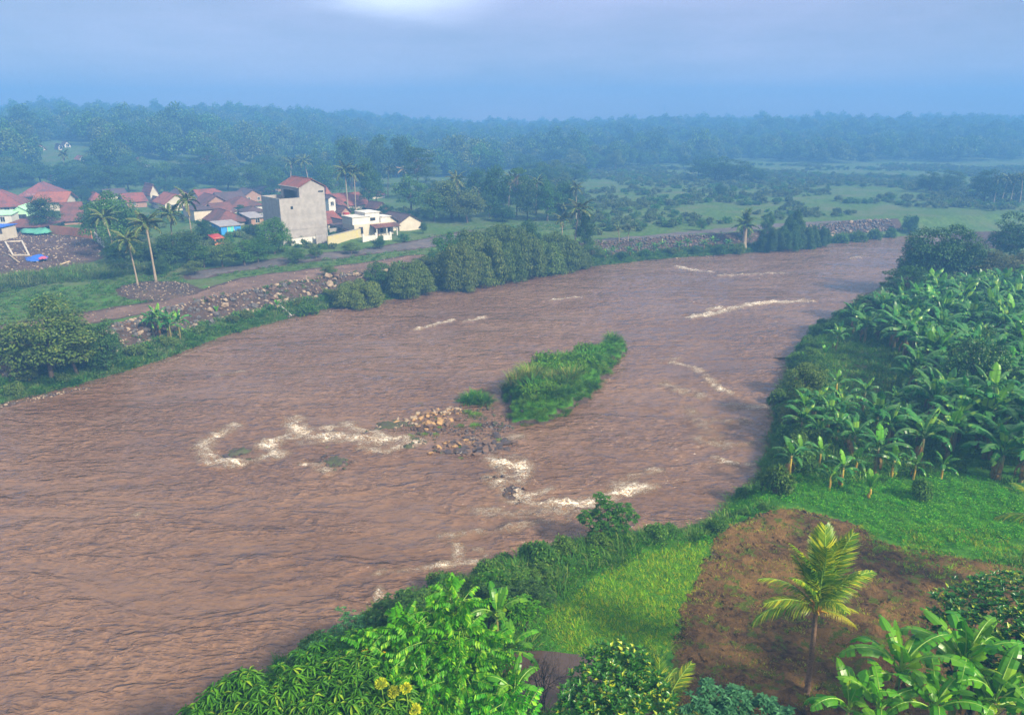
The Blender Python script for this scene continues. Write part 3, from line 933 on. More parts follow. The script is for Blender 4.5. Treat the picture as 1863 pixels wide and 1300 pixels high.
def banana_proto(name, seed, leaves, dead, h=2.2, n=9, stem='banana_stem', young=None, sc=1.0, ndead=2):
    r = random.Random(seed); parts = [('stem', stem_mesh(h, 0.13 * sc, M[stem], seed), None)]
    order = []
    for i in range(n):
        az = i * 2.4 + r.uniform(-.3, .3); u = i / max(1, n - 1)
        if i == n - 1 and young is not None: me = young
        else: me = leaves[[5, 4, 3, 7, 3, 2, 6, 1, 2, 0][min(9, int(u * 9.99))]]
        s = sc * r.uniform(0.85, 1.12)
        m = Matrix.Translation((0, 0, h * (0.86 + 0.13 * u))) @ Matrix.Rotation(az, 4, 'Z') @ Matrix.Scale(s, 4)
        parts.append(('leaf', me, m))
    for i in range(ndead):
        m = Matrix.Translation((0, 0, h * 0.86)) @ Matrix.Rotation(r.uniform(0, 6.28), 4, 'Z') @ Matrix.Rotation(-1.1, 4, 'X') @ Matrix.Scale(sc * 0.8, 4)
        parts.append(('leaf', dead, m, None, 'withered brown leaf hanging down the stem'))
    return dict(name=name, cat='banana plant', parts=parts)


# ---- palms
def frond(seed, L=3.2, e0=1.1, droop=1.5, pairs=40, lw=0.05, ll=0.75, mat='palm_leaf', fine=True, hang=0.5, rib='midrib'):
    r = np.random.default_rng(seed); n = 14
    pts = []; p = np.zeros(3); ang = []
    for i in range(n + 1):
        a = e0 - droop * (i / n) ** 1.4
        pts.append(p.copy()); ang.append(a)
        p = p + np.array([0, math.cos(a), math.sin(a)]) * L / n
    mb = MB(); mb.tube(pts, [0.035 * (1 - 0.85 * i / n) * L / 3.2 + 0.004 for i in range(n + 1)], 4, 0, cap=False)
    lv = Leaves(); pts = np.array(pts)
    P = []; D = []; N = []; LL = []
    for side in (-1, 1):
        for k in range(pairs):
            u = 0.14 + 0.85 * (k + r.uniform(-.3, .3)) / pairs; u = min(max(u, 0.1), 0.995)
            x = u * n; i = min(int(x), n - 1); q = pts[i] * (1 - x + i) + pts[i + 1] * (x - i)
            a = ang[i]; fwd = np.array([0, math.cos(a), math.sin(a)]); upv = np.array([0, -math.sin(a), math.cos(a)])
            l = ll * (math.sin(math.pi * min(1, 0.18 + 0.8 * u)) ** 0.6) * r.uniform(0.85, 1.1)
            d = unit(np.array([side, 0, 0]) * 0.8 + fwd * (0.45 + 0.6 * u) + upv * 0.15 + r.normal(0, 0.07, 3))
            P.append(q); D.append(d); N.append(upv); LL.append(l)
    P = np.array(P); D = np.array(D); N = np.array(N); LL = np.array(LL)[:, None]
    S = unit(np.cross(D, N)); m = len(P)
    h1 = unit(D + np.array([0, 0, -hang * 0.35])); h2 = unit(D + np.array([0, 0, -hang * 1.6]))
    a_ = P; b_ = P + h1 * LL * 0.5; c_ = b_ + h2 * LL * 0.5
    w = lw
    if fine:
        V = np.stack([a_ - S * w * .3, a_ + S * w * .3, b_ - S * w * .5, b_ + S * w * .5, c_], 1).reshape(-1, 3)
        k = np.arange(m) * 5
        T = np.concatenate([np.stack([k, k + 1, k + 3], 1), np.stack([k, k + 3, k + 2], 1), np.stack([k + 2, k + 3, k + 4], 1)])
    else:
        V = np.stack([a_ - S * w * .5, a_ + S * w * .5, b_ + S * w * .5, c_], 1).reshape(-1, 3)
        k = np.arange(m) * 4
        T = np.concatenate([np.stack([k, k + 1, k + 2], 1), np.stack([k, k + 2, k + 3], 1)])
    # join the rib
    rv = np.array([tuple(v) for v in mb.v]); rt = []
    for f in mb.f: rt += [(f[0], f[1], f[2]), (f[0], f[2], f[3])]
    lv.add(V, T, 0); lv.add(rv, np.array(rt), 1)
    return lv.mesh('frond', [M[mat], M[rib]])


def palm_proto(name, seed, fronds, h=9.0, n=18, r0=0.17, bark='bark_pale', lean=0.05, nuts=True, sc=1.0, dead=None, curve=0.03, rings=False, elev=(-0.5, 0.9)):
    r = random.Random(seed); mb = MB(); k = 22 if rings else 9
    lx, ly = r.uniform(-lean, lean) * h, r.uniform(-lean, lean) * h
    P = []; rd = []
    for i in range(k + 1):
        u = i / k
        P.append((lx * u * u, ly * u * u, -0.4 + (h + 0.4) * u))
        q = r0 * (1.35 - 0.55 * min(1, u * 3)) if u < 0.33 else r0 * (0.82 - 0.1 * u)
        rd.append(q * (1.0 + (0.10 if (rings and i % 2) else 0)))
    mb.tube(P, rd, 9)
    parts = [('trunk', mb.mesh('palm_trunk', [M[bark]], not rings), None)]
    top = Vector(P[-1])
    for i in range(n):
        u = (i + 0.5) / n; az = i * 2.39996 + r.uniform(-.2, .2)
        el = elev[1] * (1 - u) ** 0.8 + elev[0] * u
        me = fronds[min(len(fronds) - 1, int(u * len(fronds)))]
        m = Matrix.Translation(top + Vector((0, 0, 0.12 * (1 - u)))) @ Matrix.Rotation(az, 4, 'Z') @ Matrix.Rotation(el, 4, 'X') @ Matrix.Rotation(r.uniform(-.4, .4), 4, 'Y') @ Matrix.Scale(sc * r.uniform(0.88, 1.08), 4)
        parts.append(('frond', me, m))
    if dead is not None:
        for i in range(3):
            m = Matrix.Translation(top + Vector((0, 0, -.15))) @ Matrix.Rotation(r.uniform(0, 6.28), 4, 'Z') @ Matrix.Rotation(-1.3, 4, 'X') @ Matrix.Scale(sc * 0.85, 4)
            parts.append(('frond', dead, m, None, 'dry straw coloured frond hanging down'))
    if nuts:
        mb = MB()
        for i in range(9):
            a = r.uniform(0, 6.28); c = top + Vector((math.cos(a) * .24, math.sin(a) * .24, -.18 + r.uniform(-.12, .1)))
            ring = [(c.x, c.y, c.z + .15)] + [(c.x + .11 * math.cos(j * 1.047), c.y + .11 * math.sin(j * 1.047), c.z + .02) for j in range(6)] + [(c.x, c.y, c.z - .14)]
            mb.add(ring, [(0, 1 + j, 1 + (j + 1) % 6) for j in range(6)] + [(7, 1 + (j + 1) % 6, 1 + j) for j in range(6)])
        parts.append(('coconuts', mb.mesh('coconuts', [M['banana_stem_gold']], True), None))
    return dict(name=name, cat='palm tree', parts=parts)


def rock_mesh(seed, mat, sub=2, flat=0.7):
    import bmesh
    bm = bmesh.new(); bmesh.ops.create_icosphere(bm, subdivisions=sub, radius=0.5)
    r = np.random.default_rng(seed)
    sq = r.uniform(0.7, 1.25, 3)
    pl = [(unit(r.normal(0, 1, 3)), r.uniform(0.28, 0.44)) for _ in range(9)]
    for v in bm.verts:
        p = np.array(v.co)
        for nrm, d in pl:
            q = p.dot(nrm)
            if q > d: p = p - nrm * (q - d)
        p = p * (1 + 0.06 * r.normal()) * sq
        p[2] *= flat
        v.co = p
    me = bpy.data.meshes.new('stone'); bm.to_mesh(me); bm.free()
    me.materials.append(M[mat])
    return me


# ---- scatter: one object that places many copies of small plants at the points of its own mesh
def hidden_source(name, me):
    return bpy.data.objects.new(name, me)      # never linked to the scene: only a shape to copy


def scatter(name, pts, nrm_unused, sources, smin, smax, seed, label, cat='grass', tilt=0.15, zsc=(0.8, 1.2), kind='stuff', scales=None):
    n = len(pts); r = np.random.default_rng(seed)
    me = bpy.data.meshes.new(name); me.vertices.add(n); me.vertices.foreach_set('co', np.asarray(pts, np.float32).ravel())
    sc_ = r.uniform(smin, smax, n) if scales is None else np.asarray(scales)
    S = np.stack([sc_, sc_, sc_ * r.uniform(zsc[0], zsc[1], n)], 1).astype(np.float32)
    E = np.stack([r.normal(0, tilt, n), r.normal(0, tilt, n), r.uniform(0, 2 * math.pi, n)], 1).astype(np.float32)
    for nm, arr in (('scl', S), ('rot', E)):
        a = me.attributes.new(nm, 'FLOAT_VECTOR', 'POINT'); a.data.foreach_set('vector', arr.ravel())
    a = me.attributes.new('pick', 'INT', 'POINT'); a.data.foreach_set('value', r.integers(0, len(sources), n).astype(np.int32))
    o = obj(name, me); tag(o, label, cat if kind != 'structure' else None, None, kind)
    ng = bpy.data.node_groups.new(name, 'GeometryNodeTree')
    ng.interface.new_socket('Geometry', in_out='INPUT', socket_type='NodeSocketGeometry')
    ng.interface.new_socket('Geometry', in_out='OUTPUT', socket_type='NodeSocketGeometry')
    gi = ng.nodes.new('NodeGroupInput'); go = ng.nodes.new('NodeGroupOutput')
    iop = ng.nodes.new('GeometryNodeInstanceOnPoints'); iop.inputs['Pick Instance'].default_value = True
    jn = ng.nodes.new('GeometryNodeJoinGeometry')
    for s in sources:
        oi = ng.nodes.new('GeometryNodeObjectInfo'); oi.inputs['Object'].default_value = s; oi.inputs['As Instance'].default_value = True
        ng.links.new(oi.outputs['Geometry'], jn.inputs[0])
    na = []
    for nm, ty in (('scl', 'FLOAT_VECTOR'), ('rot', 'FLOAT_VECTOR'), ('pick', 'INT')):
        k = ng.nodes.new('GeometryNodeInputNamedAttribute'); k.data_type = ty; k.inputs['Name'].default_value = nm
        na.append(k.outputs['Attribute'])
    er = ng.nodes.new('FunctionNodeEulerToRotation'); ng.links.new(na[1], er.inputs[0])
    ng.links.new(gi.outputs[0], iop.inputs['Points']); ng.links.new(jn.outputs[0], iop.inputs['Instance'])
    ng.links.new(na[0], iop.inputs['Scale']); ng.links.new(er.outputs[0], iop.inputs['Rotation']); ng.links.new(na[2], iop.inputs['Instance Index'])
    ng.links.new(iop.outputs[0], go.inputs[0])
    md = o.modifiers.new('scatter', 'NODES'); md.node_group = ng
    return o


def pts_in(poly, spacing, seed, jitter=0.5, dz=0.0, keep=None):
    P = np.array(poly); x0, y0 = P.min(0); x1, y1 = P.max(0)
    X, Y = np.meshgrid(np.arange(x0, x1, spacing), np.arange(y0, y1, spacing))
    r = np.random.default_rng(seed)
    X = X.ravel() + r.uniform(-jitter, jitter, X.size) * spacing; Y = Y.ravel() + r.uniform(-jitter, jitter, Y.size) * spacing
    k = inside(X, Y, poly)
    X, Y = X[k], Y[k]
    if keep is not None:
        k = keep(X, Y); X, Y = X[k], Y[k]
    return np.stack([X, Y, H(X, Y) + dz], 1)
# ------------------------------------------------------------------ ground regions (photograph pixels dropped on the ground)
def gpoly(px, it=1):
    P = [ground(*p) for p in px]
    P = [(p.x, p.y) for p in P]
    return chaikin(P, it, True) if it else P


FIELD = gpoly([(1228, 1150), (1250, 1085), (1285, 1020), (1305, 965), (1370, 938), (1440, 920), (1500, 938), (1565, 955), (1590, 985), (1700, 1005), (1800, 1018), (1880, 1040), (1990, 1120), (2000, 1330), (1500, 1420), (1190, 1400), (1215, 1220)])
MEADOW = gpoly([(1010, 1190), (990, 1110), (1080, 1062), (1160, 1010), (1285, 985), (1295, 1005), (1255, 1080), (1228, 1150), (1215, 1205), (1100, 1200)])
POND = gpoly([(905, 1215), (960, 1190), (1030, 1184), (1100, 1196), (1085, 1260), (1040, 1300), (900, 1310)])
LUSH = gpoly([(1320, 945), (1390, 885), (1560, 885), (1700, 885), (1800, 900), (1825, 960), (1720, 988), (1600, 972), (1560, 945), (1500, 926), (1440, 912), (1370, 930)])
SEEDBED = gpoly([(1512, 650), (1560, 632), (1612, 640), (1640, 700), (1600, 745), (1530, 735), (1505, 700)])
TRACK = gpoly([(-90, 615), (0, 592), (180, 565), (330, 540), (400, 517), (450, 503), (560, 490), (690, 475), (760, 462), (790, 470), (700, 487), (600, 506), (480, 522), (380, 545), (250, 572), (120, 595), (0, 618), (-90, 640)], 1)
ROAD = gpoly([(330, 500), (420, 484), (520, 468), (620, 458), (720, 444), (800, 430), (850, 418), (880, 424), (850, 438), (770, 452), (700, 458), (600, 472), (500, 484), (420, 496), (380, 505), (340, 508)], 1)
FARROAD = gpoly([(1060, 437), (1200, 426), (1340, 411), (1480, 402), (1640, 397), (1640, 402), (1490, 409), (1345, 420), (1200, 436), (1060, 446)], 1)
LOT = gpoly([(-120, 428), (0, 424), (60, 424), (170, 436), (205, 458), (150, 478), (80, 494), (0, 506), (-120, 510)], 1)
SCRAPE = gpoly([(215, 522), (262, 512), (330, 512), (365, 530), (330, 545), (270, 548), (225, 540)], 1)
ALLP = [FIELD, POND]


def make_ground():
    def ax(segs):
        o = [segs[0][0]]
        for a, b, s in segs:
            n = max(1, round((b - a) / s)); o += list(np.linspace(a, b, n + 1)[1:])
        return np.array(o)
    xs = ax([(-1240, -900, 85), (-900, -300, 30), (-300, -120, 6), (-120, 110, 0.9), (110, 300, 6), (300, 900, 30), (900, 1240, 85)])
    ys = ax([(-300, -60, 60), (-60, 14, 6), (14, 110, 0.7), (110, 210, 1.3), (210, 440, 5), (440, 1240, 16)])
    X, Y = np.meshgrid(xs, ys)
    Z = H(X, Y)
    nx, ny = len(xs), len(ys)
    V = np.stack([X, Y, Z], -1).reshape(-1, 3)
    i, j = np.meshgrid(np.arange(nx - 1), np.arange(ny - 1))
    a = (j * nx + i).ravel()
    Q = np.stack([a, a + 1, a + nx + 1, a + nx], 1)
    dirt = np.zeros(X.shape); lush = np.zeros(X.shape)
    dR = seg_dist(X, Y, RBs, False); dL = seg_dist(X, Y, LBs, False); ins = inside(X, Y, RIVER)
    left = dL < dR
    slope = left & ~ins
    dirt = np.maximum(dirt, slope * smooth(3.8, 4.8, dL) * smooth(9.5, 8.2, dL) * (X < atz(1665, 430)[0]))          # rubble slope
    dirt = np.maximum(dirt, ins * 1.0)
    isl = ins & (Z > 0.28) & (sdist(X, Y, ISLAND) < 1.5)
    dirt = np.where(isl, 0.1, dirt)
    for P_, w_ in ((LOT, 2.5), (TRACK, 1.5), (ROAD, 1.5), (SCRAPE, 1.5), (FIELD, .25), (SEEDBED, .4)):
        dirt = np.maximum(dirt, smooth(w_, -.5, sdist(X, Y, P_)))
    lush = np.where(~left & ~ins & (Y < 75), 1.0, lush)
    lush = np.where(left & ~ins & (Y < 110) & (dL < 35) & (dL > 9), 0.45, lush)
    lush = np.where(isl, 1.0, lush)
    # bare brown wash below the stone slope and by the village
    col = np.stack([dirt, lush, np.zeros_like(dirt), np.ones_like(dirt)], -1).reshape(-1, 4).astype(np.float32)
    yc = V[Q].mean(1)[:, 1]
    for nm, k in (('ground', yc < 440), ('hills', yc >= 440)):
        q = Q[k]; used, inv = np.unique(q.ravel(), return_inverse=True)
        me = tri_mesh(nm, V[used], inv.reshape(-1, 4), M['ground'], None, True)
        at_ = me.color_attributes.new('zone', 'FLOAT_COLOR', 'POINT')
        at_.data.foreach_set('color', col[used].ravel())
        o = obj(nm, me); tag(o, None, None, None, 'structure')
    return xs, ys, Z


GX, GY, GZ = make_ground()


def gsurf(x, y):
    """height of the ground mesh itself (its own quads), so that thin sheets can lie on it"""
    x = np.asarray(x, float); y = np.asarray(y, float)
    i = np.clip(np.searchsorted(GX, x) - 1, 0, len(GX) - 2); j = np.clip(np.searchsorted(GY, y) - 1, 0, len(GY) - 2)
    u = (x - GX[i]) / (GX[i + 1] - GX[i]); v = (y - GY[j]) / (GY[j + 1] - GY[j])
    a, b, c, d = GZ[j, i], GZ[j, i + 1], GZ[j + 1, i], GZ[j + 1, i + 1]
    return a * (1 - u) * (1 - v) + b * u * (1 - v) + c * (1 - u) * v + d * u * v


def sheet(name, poly, mat, step, lift, relief=None, flatz=None, edge=0.35, seed=1):
    """patch of ground with its own ragged outline, laid over the terrain"""
    P = np.array(poly); n = len(P); B = []
    for i in range(n):
        a, b = P[i], P[(i + 1) % n]; L = np.hypot(*(b - a)); k = max(1, int(L / step))
        for j in range(k): B.append(a + (b - a) * j / k)
    B = np.array(B)
    nz = np.stack([fbm(B[:, 0] * .8, B[:, 1] * .8, seed, 3), fbm(B[:, 0] * .8 + 50, B[:, 1] * .8, seed + 5, 3)], 1)
    B = B + nz * edge * 2
    x0, y0 = B.min(0); x1, y1 = B.max(0)
    X, Y = np.meshgrid(np.arange(x0, x1, step), np.arange(y0, y1, step))
    r = np.random.default_rng(seed)
    X = X.ravel() + r.uniform(-.25, .25, X.size) * step; Y = Y.ravel() + r.uniform(-.25, .25, Y.size) * step
    sd_ = sdist(X, Y, B)
    k = sd_ < -step * 0.6
    pts = [Vector((a, b)) for a, b in B] + [Vector((a, b)) for a, b in zip(X[k], Y[k])]
    nb = len(B)
    res = geometry.delaunay_2d_cdt(pts, [], [list(range(nb))], 1, 1e-4)
    v2 = np.array([tuple(v) for v in res[0]]); T = [tuple(f) for f in res[2]]
    if flatz is None:
        z = gsurf(v2[:, 0], v2[:, 1]) + lift
        if relief is not None:
            z = z + relief(v2[:, 0], v2[:, 1]) * smooth(0, -1.0, sdist(v2[:, 0], v2[:, 1], B))
        ed = sdist(v2[:, 0], v2[:, 1], B) > -0.02
        z = np.where(ed, z - lift - 0.04, z)
    else:
        z = np.full(len(v2), flatz)
    me = tri_mesh(name, np.column_stack([v2, z]), np.array(T), mat, None, True)
    o = obj(name, me); tag(o, None, None, None, 'structure')
    return o


sheet('ploughed_field', FIELD, M['plough'], 0.28, 0.07, lambda x, y: 0.36 * np.maximum(0, fbm(x * 1.3, y * 1.9, 40, 4)) + 0.22 * np.maximum(0, fbm(x * 3.2, y * 3.2, 44, 2)), seed=2)
sheet('dirt_track', TRACK, M['track'], 0.9, 0.06, lambda x, y: 0.12 * np.maximum(0, fbm(x * .7, y * .7, 50, 3)), seed=3)
sheet('gravel_road', ROAD, M['gravel'], 1.2, 0.07, None, seed=4, edge=0.6)
sheet('far_gravel_road', FARROAD, M['gravel'], 1.5, 0.10, None, seed=5, edge=0.6)
sheet('dirt_lot', LOT, M['lot'], 1.2, 0.07, lambda x, y: 0.35 * np.maximum(0, fbm(x * .5, y * .5, 60, 4)), seed=6, edge=0.8)
sheet('bare_earth', SCRAPE, M['scrape'], 0.7, 0.06, lambda x, y: 0.2 * np.maximum(0, fbm(x * .9, y * .9, 61, 4)), seed=7, edge=0.8)
sheet('seedbed', SEEDBED, M['seedbed'], 0.6, 0.07, None, seed=8)
pz = max(gz(*p) for p in [(np.mean([q[0] for q in POND]), np.mean([q[1] for q in POND]))])
sheet('pond', POND, M['pond'], 0.5, 0, None, flatz=float(np.mean(gsurf(np.array(POND)[:, 0], np.array(POND)[:, 1]))) + 0.14, seed=9)

# ------------------------------------------------------------------ the river
FOAM = [  # (pixel points, half width in metres, strength)
    ([(425, 778), (400, 788), (378, 802), (368, 822), (385, 838), (420, 843), (455, 838), (510, 826)], 0.75, 1.0),
    ([(485, 812), (520, 797), (560, 800), (605, 796), (650, 800), (700, 802), (750, 803)], 0.9, 1.1),
    ([(536, 765), (545, 782), (560, 792)], 0.9, 0.95), ([(590, 782), (630, 772), (665, 785), (692, 792)], 0.7, 0.9),
    ([(490, 805), (500, 825)], 0.6, .9), ([(552, 843), (580, 850), (600, 858)], 0.5, 0.9), ([(655, 815), (680, 822), (730, 815)], 0.4, 0.8),
    ([(905, 838), (935, 850), (948, 846), (925, 868), (915, 885), (930, 900)], 0.9, 1.15), ([(930, 835), (950, 850), (935, 880)], 0.8, 1.0),
    ([(890, 868), (905, 890)], 0.5, .8), ([(942, 905), (985, 916), (1040, 918), (1085, 913), (1130, 896), (1180, 884)], 0.7, 1.1), ([(1120, 886), (1150, 872), (1190, 856)], 0.6, 0.95),
    ([(960, 905), (1000, 893)], 0.5, .9),
    ([(1258, 578), (1300, 570), (1335, 560), (1380, 552), (1430, 549), (1475, 547)], 0.8, 1.15), ([(1290, 565), (1310, 560)], .6, 1),
    ([(755, 601), (790, 591), (822, 583)], 0.5, 1.0), ([(845, 586), (880, 578)], 0.5, 0.9), ([(1000, 548), (1062, 540)], 0.35, 0.9),
    ([(1225, 661), (1262, 668), (1285, 685), (1310, 708), (1332, 718)], 0.55, 0.95), ([(1325, 738), (1350, 743), (1400, 740)], 0.6, 0.85), ([(1200, 655), (1240, 652)], .3, .8),
    ([(1235, 486), (1262, 492), (1290, 495)], 0.8, 0.95), ([(1310, 502), (1370, 500), (1440, 496)], 0.6, 0.85), ([(1550, 470), (1570, 467)], .6, .8),
    ([(690, 1043), (740, 1037), (785, 1030), (830, 1028), (870, 1022)], 0.32, 0.95), ([(832, 1022), (836, 998), (826, 990)], 0.35, 0.85), ([(868, 1000), (885, 1012)], .3, .8),
    ([(690, 1070), (688, 1095)], .25, .9), ([(800, 975), (880, 968), (960, 955), (1030, 948)], 0.5, 0.62), ([(860, 930), (960, 935), (1050, 930)], 0.8, 0.6),
    ([(1302, 836), (1318, 842), (1335, 844)], 0.4, 1.0), ([(1360, 845), (1375, 845)], 0.3, 1.0), ([(250, 937), (282, 932)], 0.4, 0.72), ([(395, 684), (440, 677)], 0.5, 0.72),
    ([(1270, 800), (1330, 815), (1385, 810)], 0.8, 0.62), ([(1300, 765), (1360, 770)], 0.7, 0.6), ([(1210, 700), (1270, 720)], 1.0, 0.6), ([(1250, 745), (1300, 790)], 1.0, .55),
    ([(860, 800), (900, 805), (940, 795)], 0.8, 0.75), ([(300, 660), (380, 628)], .3, .5), ([(960, 1000), (1040, 985)], .3, .7),
]


def make_river():
    def ax(segs):
        o = [segs[0][0]]
        for a, b, s in segs:
            n = max(1, round((b - a) / s)); o += list(np.linspace(a, b, n + 1)[1:])
        return np.array(o)
    xs = ax([(-115, -60, 2.5), (-60, 110, 0.36)]); ys = ax([(-80, 18, 4), (18, 75, 0.27), (75, 115, 0.42), (115, 190, 0.8)])
    X, Y = np.meshgrid(xs, ys)
    foam = np.zeros(X.shape)
    for pts, w, s in FOAM:
        P = chaikin([atz(*p) for p in pts], 1)
        d = seg_dist(X, Y, P, False)
        foam = np.maximum(foam, s * np.exp(-(d / (w * 1.05)) ** 2 * 0.55) * np.clip(1 + 1.1 * fbm(X * .9, Y * 1.4, 90, 3), 0.35, 1.25))
    amp = 0.07 + 0.07 * (fbm(X * .05, Y * .05, 70, 2) + .5) + 0.26 * np.clip(foam, 0, 1)
    amp = amp * smooth(-0.2, 2.5, np.minimum(seg_dist(X, Y, LBs, False), seg_dist(X, Y, RBs, False)))
    wv = fbm(X * 0.55 + 0.5 * fbm(X * .2, Y * .2, 80, 2), Y * 1.1, 71, 3)
    w2_ = fbm(X * 1.1 + 9, Y * 2.3, 75, 2)
    wv = (1 - np.abs(wv) * 3.6) * .7 + (1 - np.abs(w2_) * 3.6) * .45
    Z = amp * wv + 0.02
    Z = Z * (1 - 0.8 * smooth(1.0, -1.0, sdist(X, Y, MUDBAR)))
    nx, ny = len(xs), len(ys)
    V = np.stack([X, Y, Z], -1).reshape(-1, 3)
    i, j = np.meshgrid(np.arange(nx - 1), np.arange(ny - 1)); a = (j * nx + i).ravel()
    Q = np.stack([a, a + 1, a + nx + 1, a + nx], 1)
    c = V[Q].mean(1)
    sd_ = sdist(c[:, 0], c[:, 1], RIVER)
    Q = Q[sd_ < 1.6]
    used, inv = np.unique(Q.ravel(), return_inverse=True)
    me = tri_mesh('river', V[used], inv.reshape(-1, 4), M['river'], None, True)
    at_ = me.attributes.new('foam', 'FLOAT', 'POINT'); at_.data.foreach_set('value', foam.ravel()[used].astype(np.float32))
    o = obj('river', me); tag(o, None, None, None, 'structure')


make_river()
# ------------------------------------------------------------------ buildings
def roof_mesh(kind, w, d, z0, rise, over, th, mat, ridge='y', edge='tile_dark'):
    """roof slabs; local x along the front, y going back. UV v runs down the slope's tile rows"""
    mb = MB(); o = over
    x0, x1, y0, y1 = -o, w + o, -o, d + o
    if kind == 'gable' and ridge == 'y':
        s = rise / (w / 2); ze = z0 - s * o; zr = z0 + rise; xm = w / 2
        for (xa, xb) in ((x0, xm), (x1, xm)):
            mb.add([(xa, y0, ze), (xm, y0, zr), (xm, y1, zr), (xa, y1, ze), (xa, y0, ze + th), (xm, y0, zr + th), (xm, y1, zr + th), (xa, y1, ze + th)],
                   [(0, 1, 2, 3), (7, 6, 5, 4), (0, 4, 5, 1), (3, 2, 6, 7), (0, 3, 7, 4)])
        mb.tube([(xm, y0, zr + th), (xm, y1, zr + th)], 0.12, 5)
    elif kind == 'gable':
        s = rise / (d / 2); ze = z0 - s * o; zr = z0 + rise; ym = d / 2
        for (ya, yb) in ((y0, ym), (y1, ym)):
            mb.add([(x0, ya, ze), (x0, ym, zr), (x1, ym, zr), (x1, ya, ze), (x0, ya, ze + th), (x0, ym, zr + th), (x1, ym, zr + th), (x1, ya, ze + th)],
                   [(0, 1, 2, 3), (7, 6, 5, 4), (0, 4, 5, 1), (3, 2, 6, 7), (0, 3, 7, 4)])
        mb.tube([(x0, ym, zr + th), (x1, ym, zr + th)], 0.12, 5)
    elif kind == 'hip':
        q = min(w, d) / 2 * 0.98; ze = z0 - rise / (min(w, d) / 2) * o * 0.8; zr = z0 + rise
        if w >= d: A, B = (q, d / 2, zr), (w - q, d / 2, zr)
        else: A, B = (w / 2, q, zr), (w / 2, d - q, zr)
        c = [(x0, y0, ze), (x1, y0, ze), (x1, y1, ze), (x0, y1, ze)]
        if w >= d: fs = [(c[0], c[1], B, A), (c[1], c[2], B), (c[2], c[3], A, B), (c[3], c[0], A)]
        else: fs = [(c[0], c[1], A), (c[1], c[2], B, A), (c[2], c[3], B), (c[3], c[0], A, B)]
        for f in fs: mb.add([(p[0], p[1], p[2] + th) for p in f], [tuple(range(len(f)))])
        mb.add(c, [(3, 2, 1, 0)])
        for k in range(4):
            a, b = c[k], c[(k + 1) % 4]
            mb.add([a, b, (b[0], b[1], b[2] + th), (a[0], a[1], a[2] + th)], [(0, 1, 2, 3)])
        mb.tube([(A[0], A[1], A[2] + th), (B[0], B[1], B[2] + th)], 0.12, 5)
        for p, e_ in ((c[0], A), (c[1], B if w >= d else A), (c[2], B), (c[3], A if w >= d else B)):
            mb.tube([(p[0], p[1], p[2] + th), (e_[0], e_[1], e_[2] + th)], 0.10, 5)
    elif kind == 'shed':
        mb.add([(x0, y0, z0), (x1, y0, z0), (x1, y1, z0 + rise), (x0, y1, z0 + rise), (x0, y0, z0 + th), (x1, y0, z0 + th), (x1, y1, z0 + rise + th), (x0, y1, z0 + rise + th)],
               [(0, 3, 2, 1), (4, 5, 6, 7), (0, 1, 5, 4), (1, 2, 6, 5), (2, 3, 7, 6), (3, 0, 4, 7)])
    elif kind == 'flat':
        mb.box(x0, x1, y0, y1, z0, z0 + th)
    me = mb.mesh('roof', [M[mat]])
    uv = me.uv_layers.new(name='UVMap')
    for p in me.polygons:
        n = p.normal
        for li in p.loop_indices:
            v = me.vertices[me.loops[li].vertex_index].co
            uv.data[li].uv = (v.x, v.y) if abs(n.x) < abs(n.y) + 1e-3 else (v.y, v.x)
    return me


def wall_mesh(w, d, h, rise, kind, ridge, mat):
    mb = MB(); mb.box(0, w, 0, d, -1.5, h)
    if kind == 'gable' and ridge == 'y':
        mb.add([(0, 0, h), (w, 0, h), (w / 2, 0, h + rise), (0, d, h), (w, d, h), (w / 2, d, h + rise)], [(0, 1, 2), (4, 3, 5)])
    elif kind == 'gable':
        mb.add([(0, 0, h), (0, d, h), (0, d / 2, h + rise), (w, 0, h), (w, d, h), (w, d / 2, h + rise)], [(1, 0, 2), (3, 4, 5)])
    return mb.mesh('wall', [M[mat]])


def opening(face, u, z, ww, hh, w, d, kind, parent, frame='paint_white', pane='window_glass'):
    """window or door set into one face, standing a little proud of it"""
    mb = MB(); t = 0.10; f = 0.09
    for a in ((-f, 0, -f, hh + f), (ww, ww + f, -f, hh + f)):
        mb.box(a[0], a[1], -0.05, t, a[2], a[3])
    mb.box(0, ww, -0.05, t, hh, hh + f); mb.box(0, ww, -0.05, t, -f, 0)
    if kind == 'window': mb.box(ww / 2 - .03, ww / 2 + .03, -0.02, t * .6, 0, hh)
    me = mb.mesh(kind, [M[frame]])
    pb = MB(); pb.box(0, ww, -0.04, 0.03, 0, hh); pm = pb.mesh('pane', [M[pane]])
    if face == 'f': m = Matrix.Translation((u, 0, z)) @ Matrix.Rotation(math.pi, 4, 'Z') @ Matrix.Translation((-ww, 0, 0))
    elif face == 'l': m = Matrix.Translation((0, u, z)) @ Matrix.Rotation(math.pi / 2, 4, 'Z')
    elif face == 'r': m = Matrix.Translation((w, u, z)) @ Matrix.Rotation(-math.pi / 2, 4, 'Z') @ Matrix.Translation((-ww, 0, 0))
    o = obj(kind, me, parent, m)
    obj('pane' if kind == 'window' else 'leaf', pm, o)
    return o


ROT = R(40)


def corner_w(P, rot, pxR):
    """width of a front that starts at P, runs along rot and ends at picture column pxR"""
    lo, hi = 0.5, 60
    for _ in range(40):
        m = (lo + hi) / 2
        x, y = P[0] + math.cos(rot) * m, P[1] + math.sin(rot) * m
        if pxof(x, y, 4)[0] < pxR: lo = m
        else: hi = m
    return lo


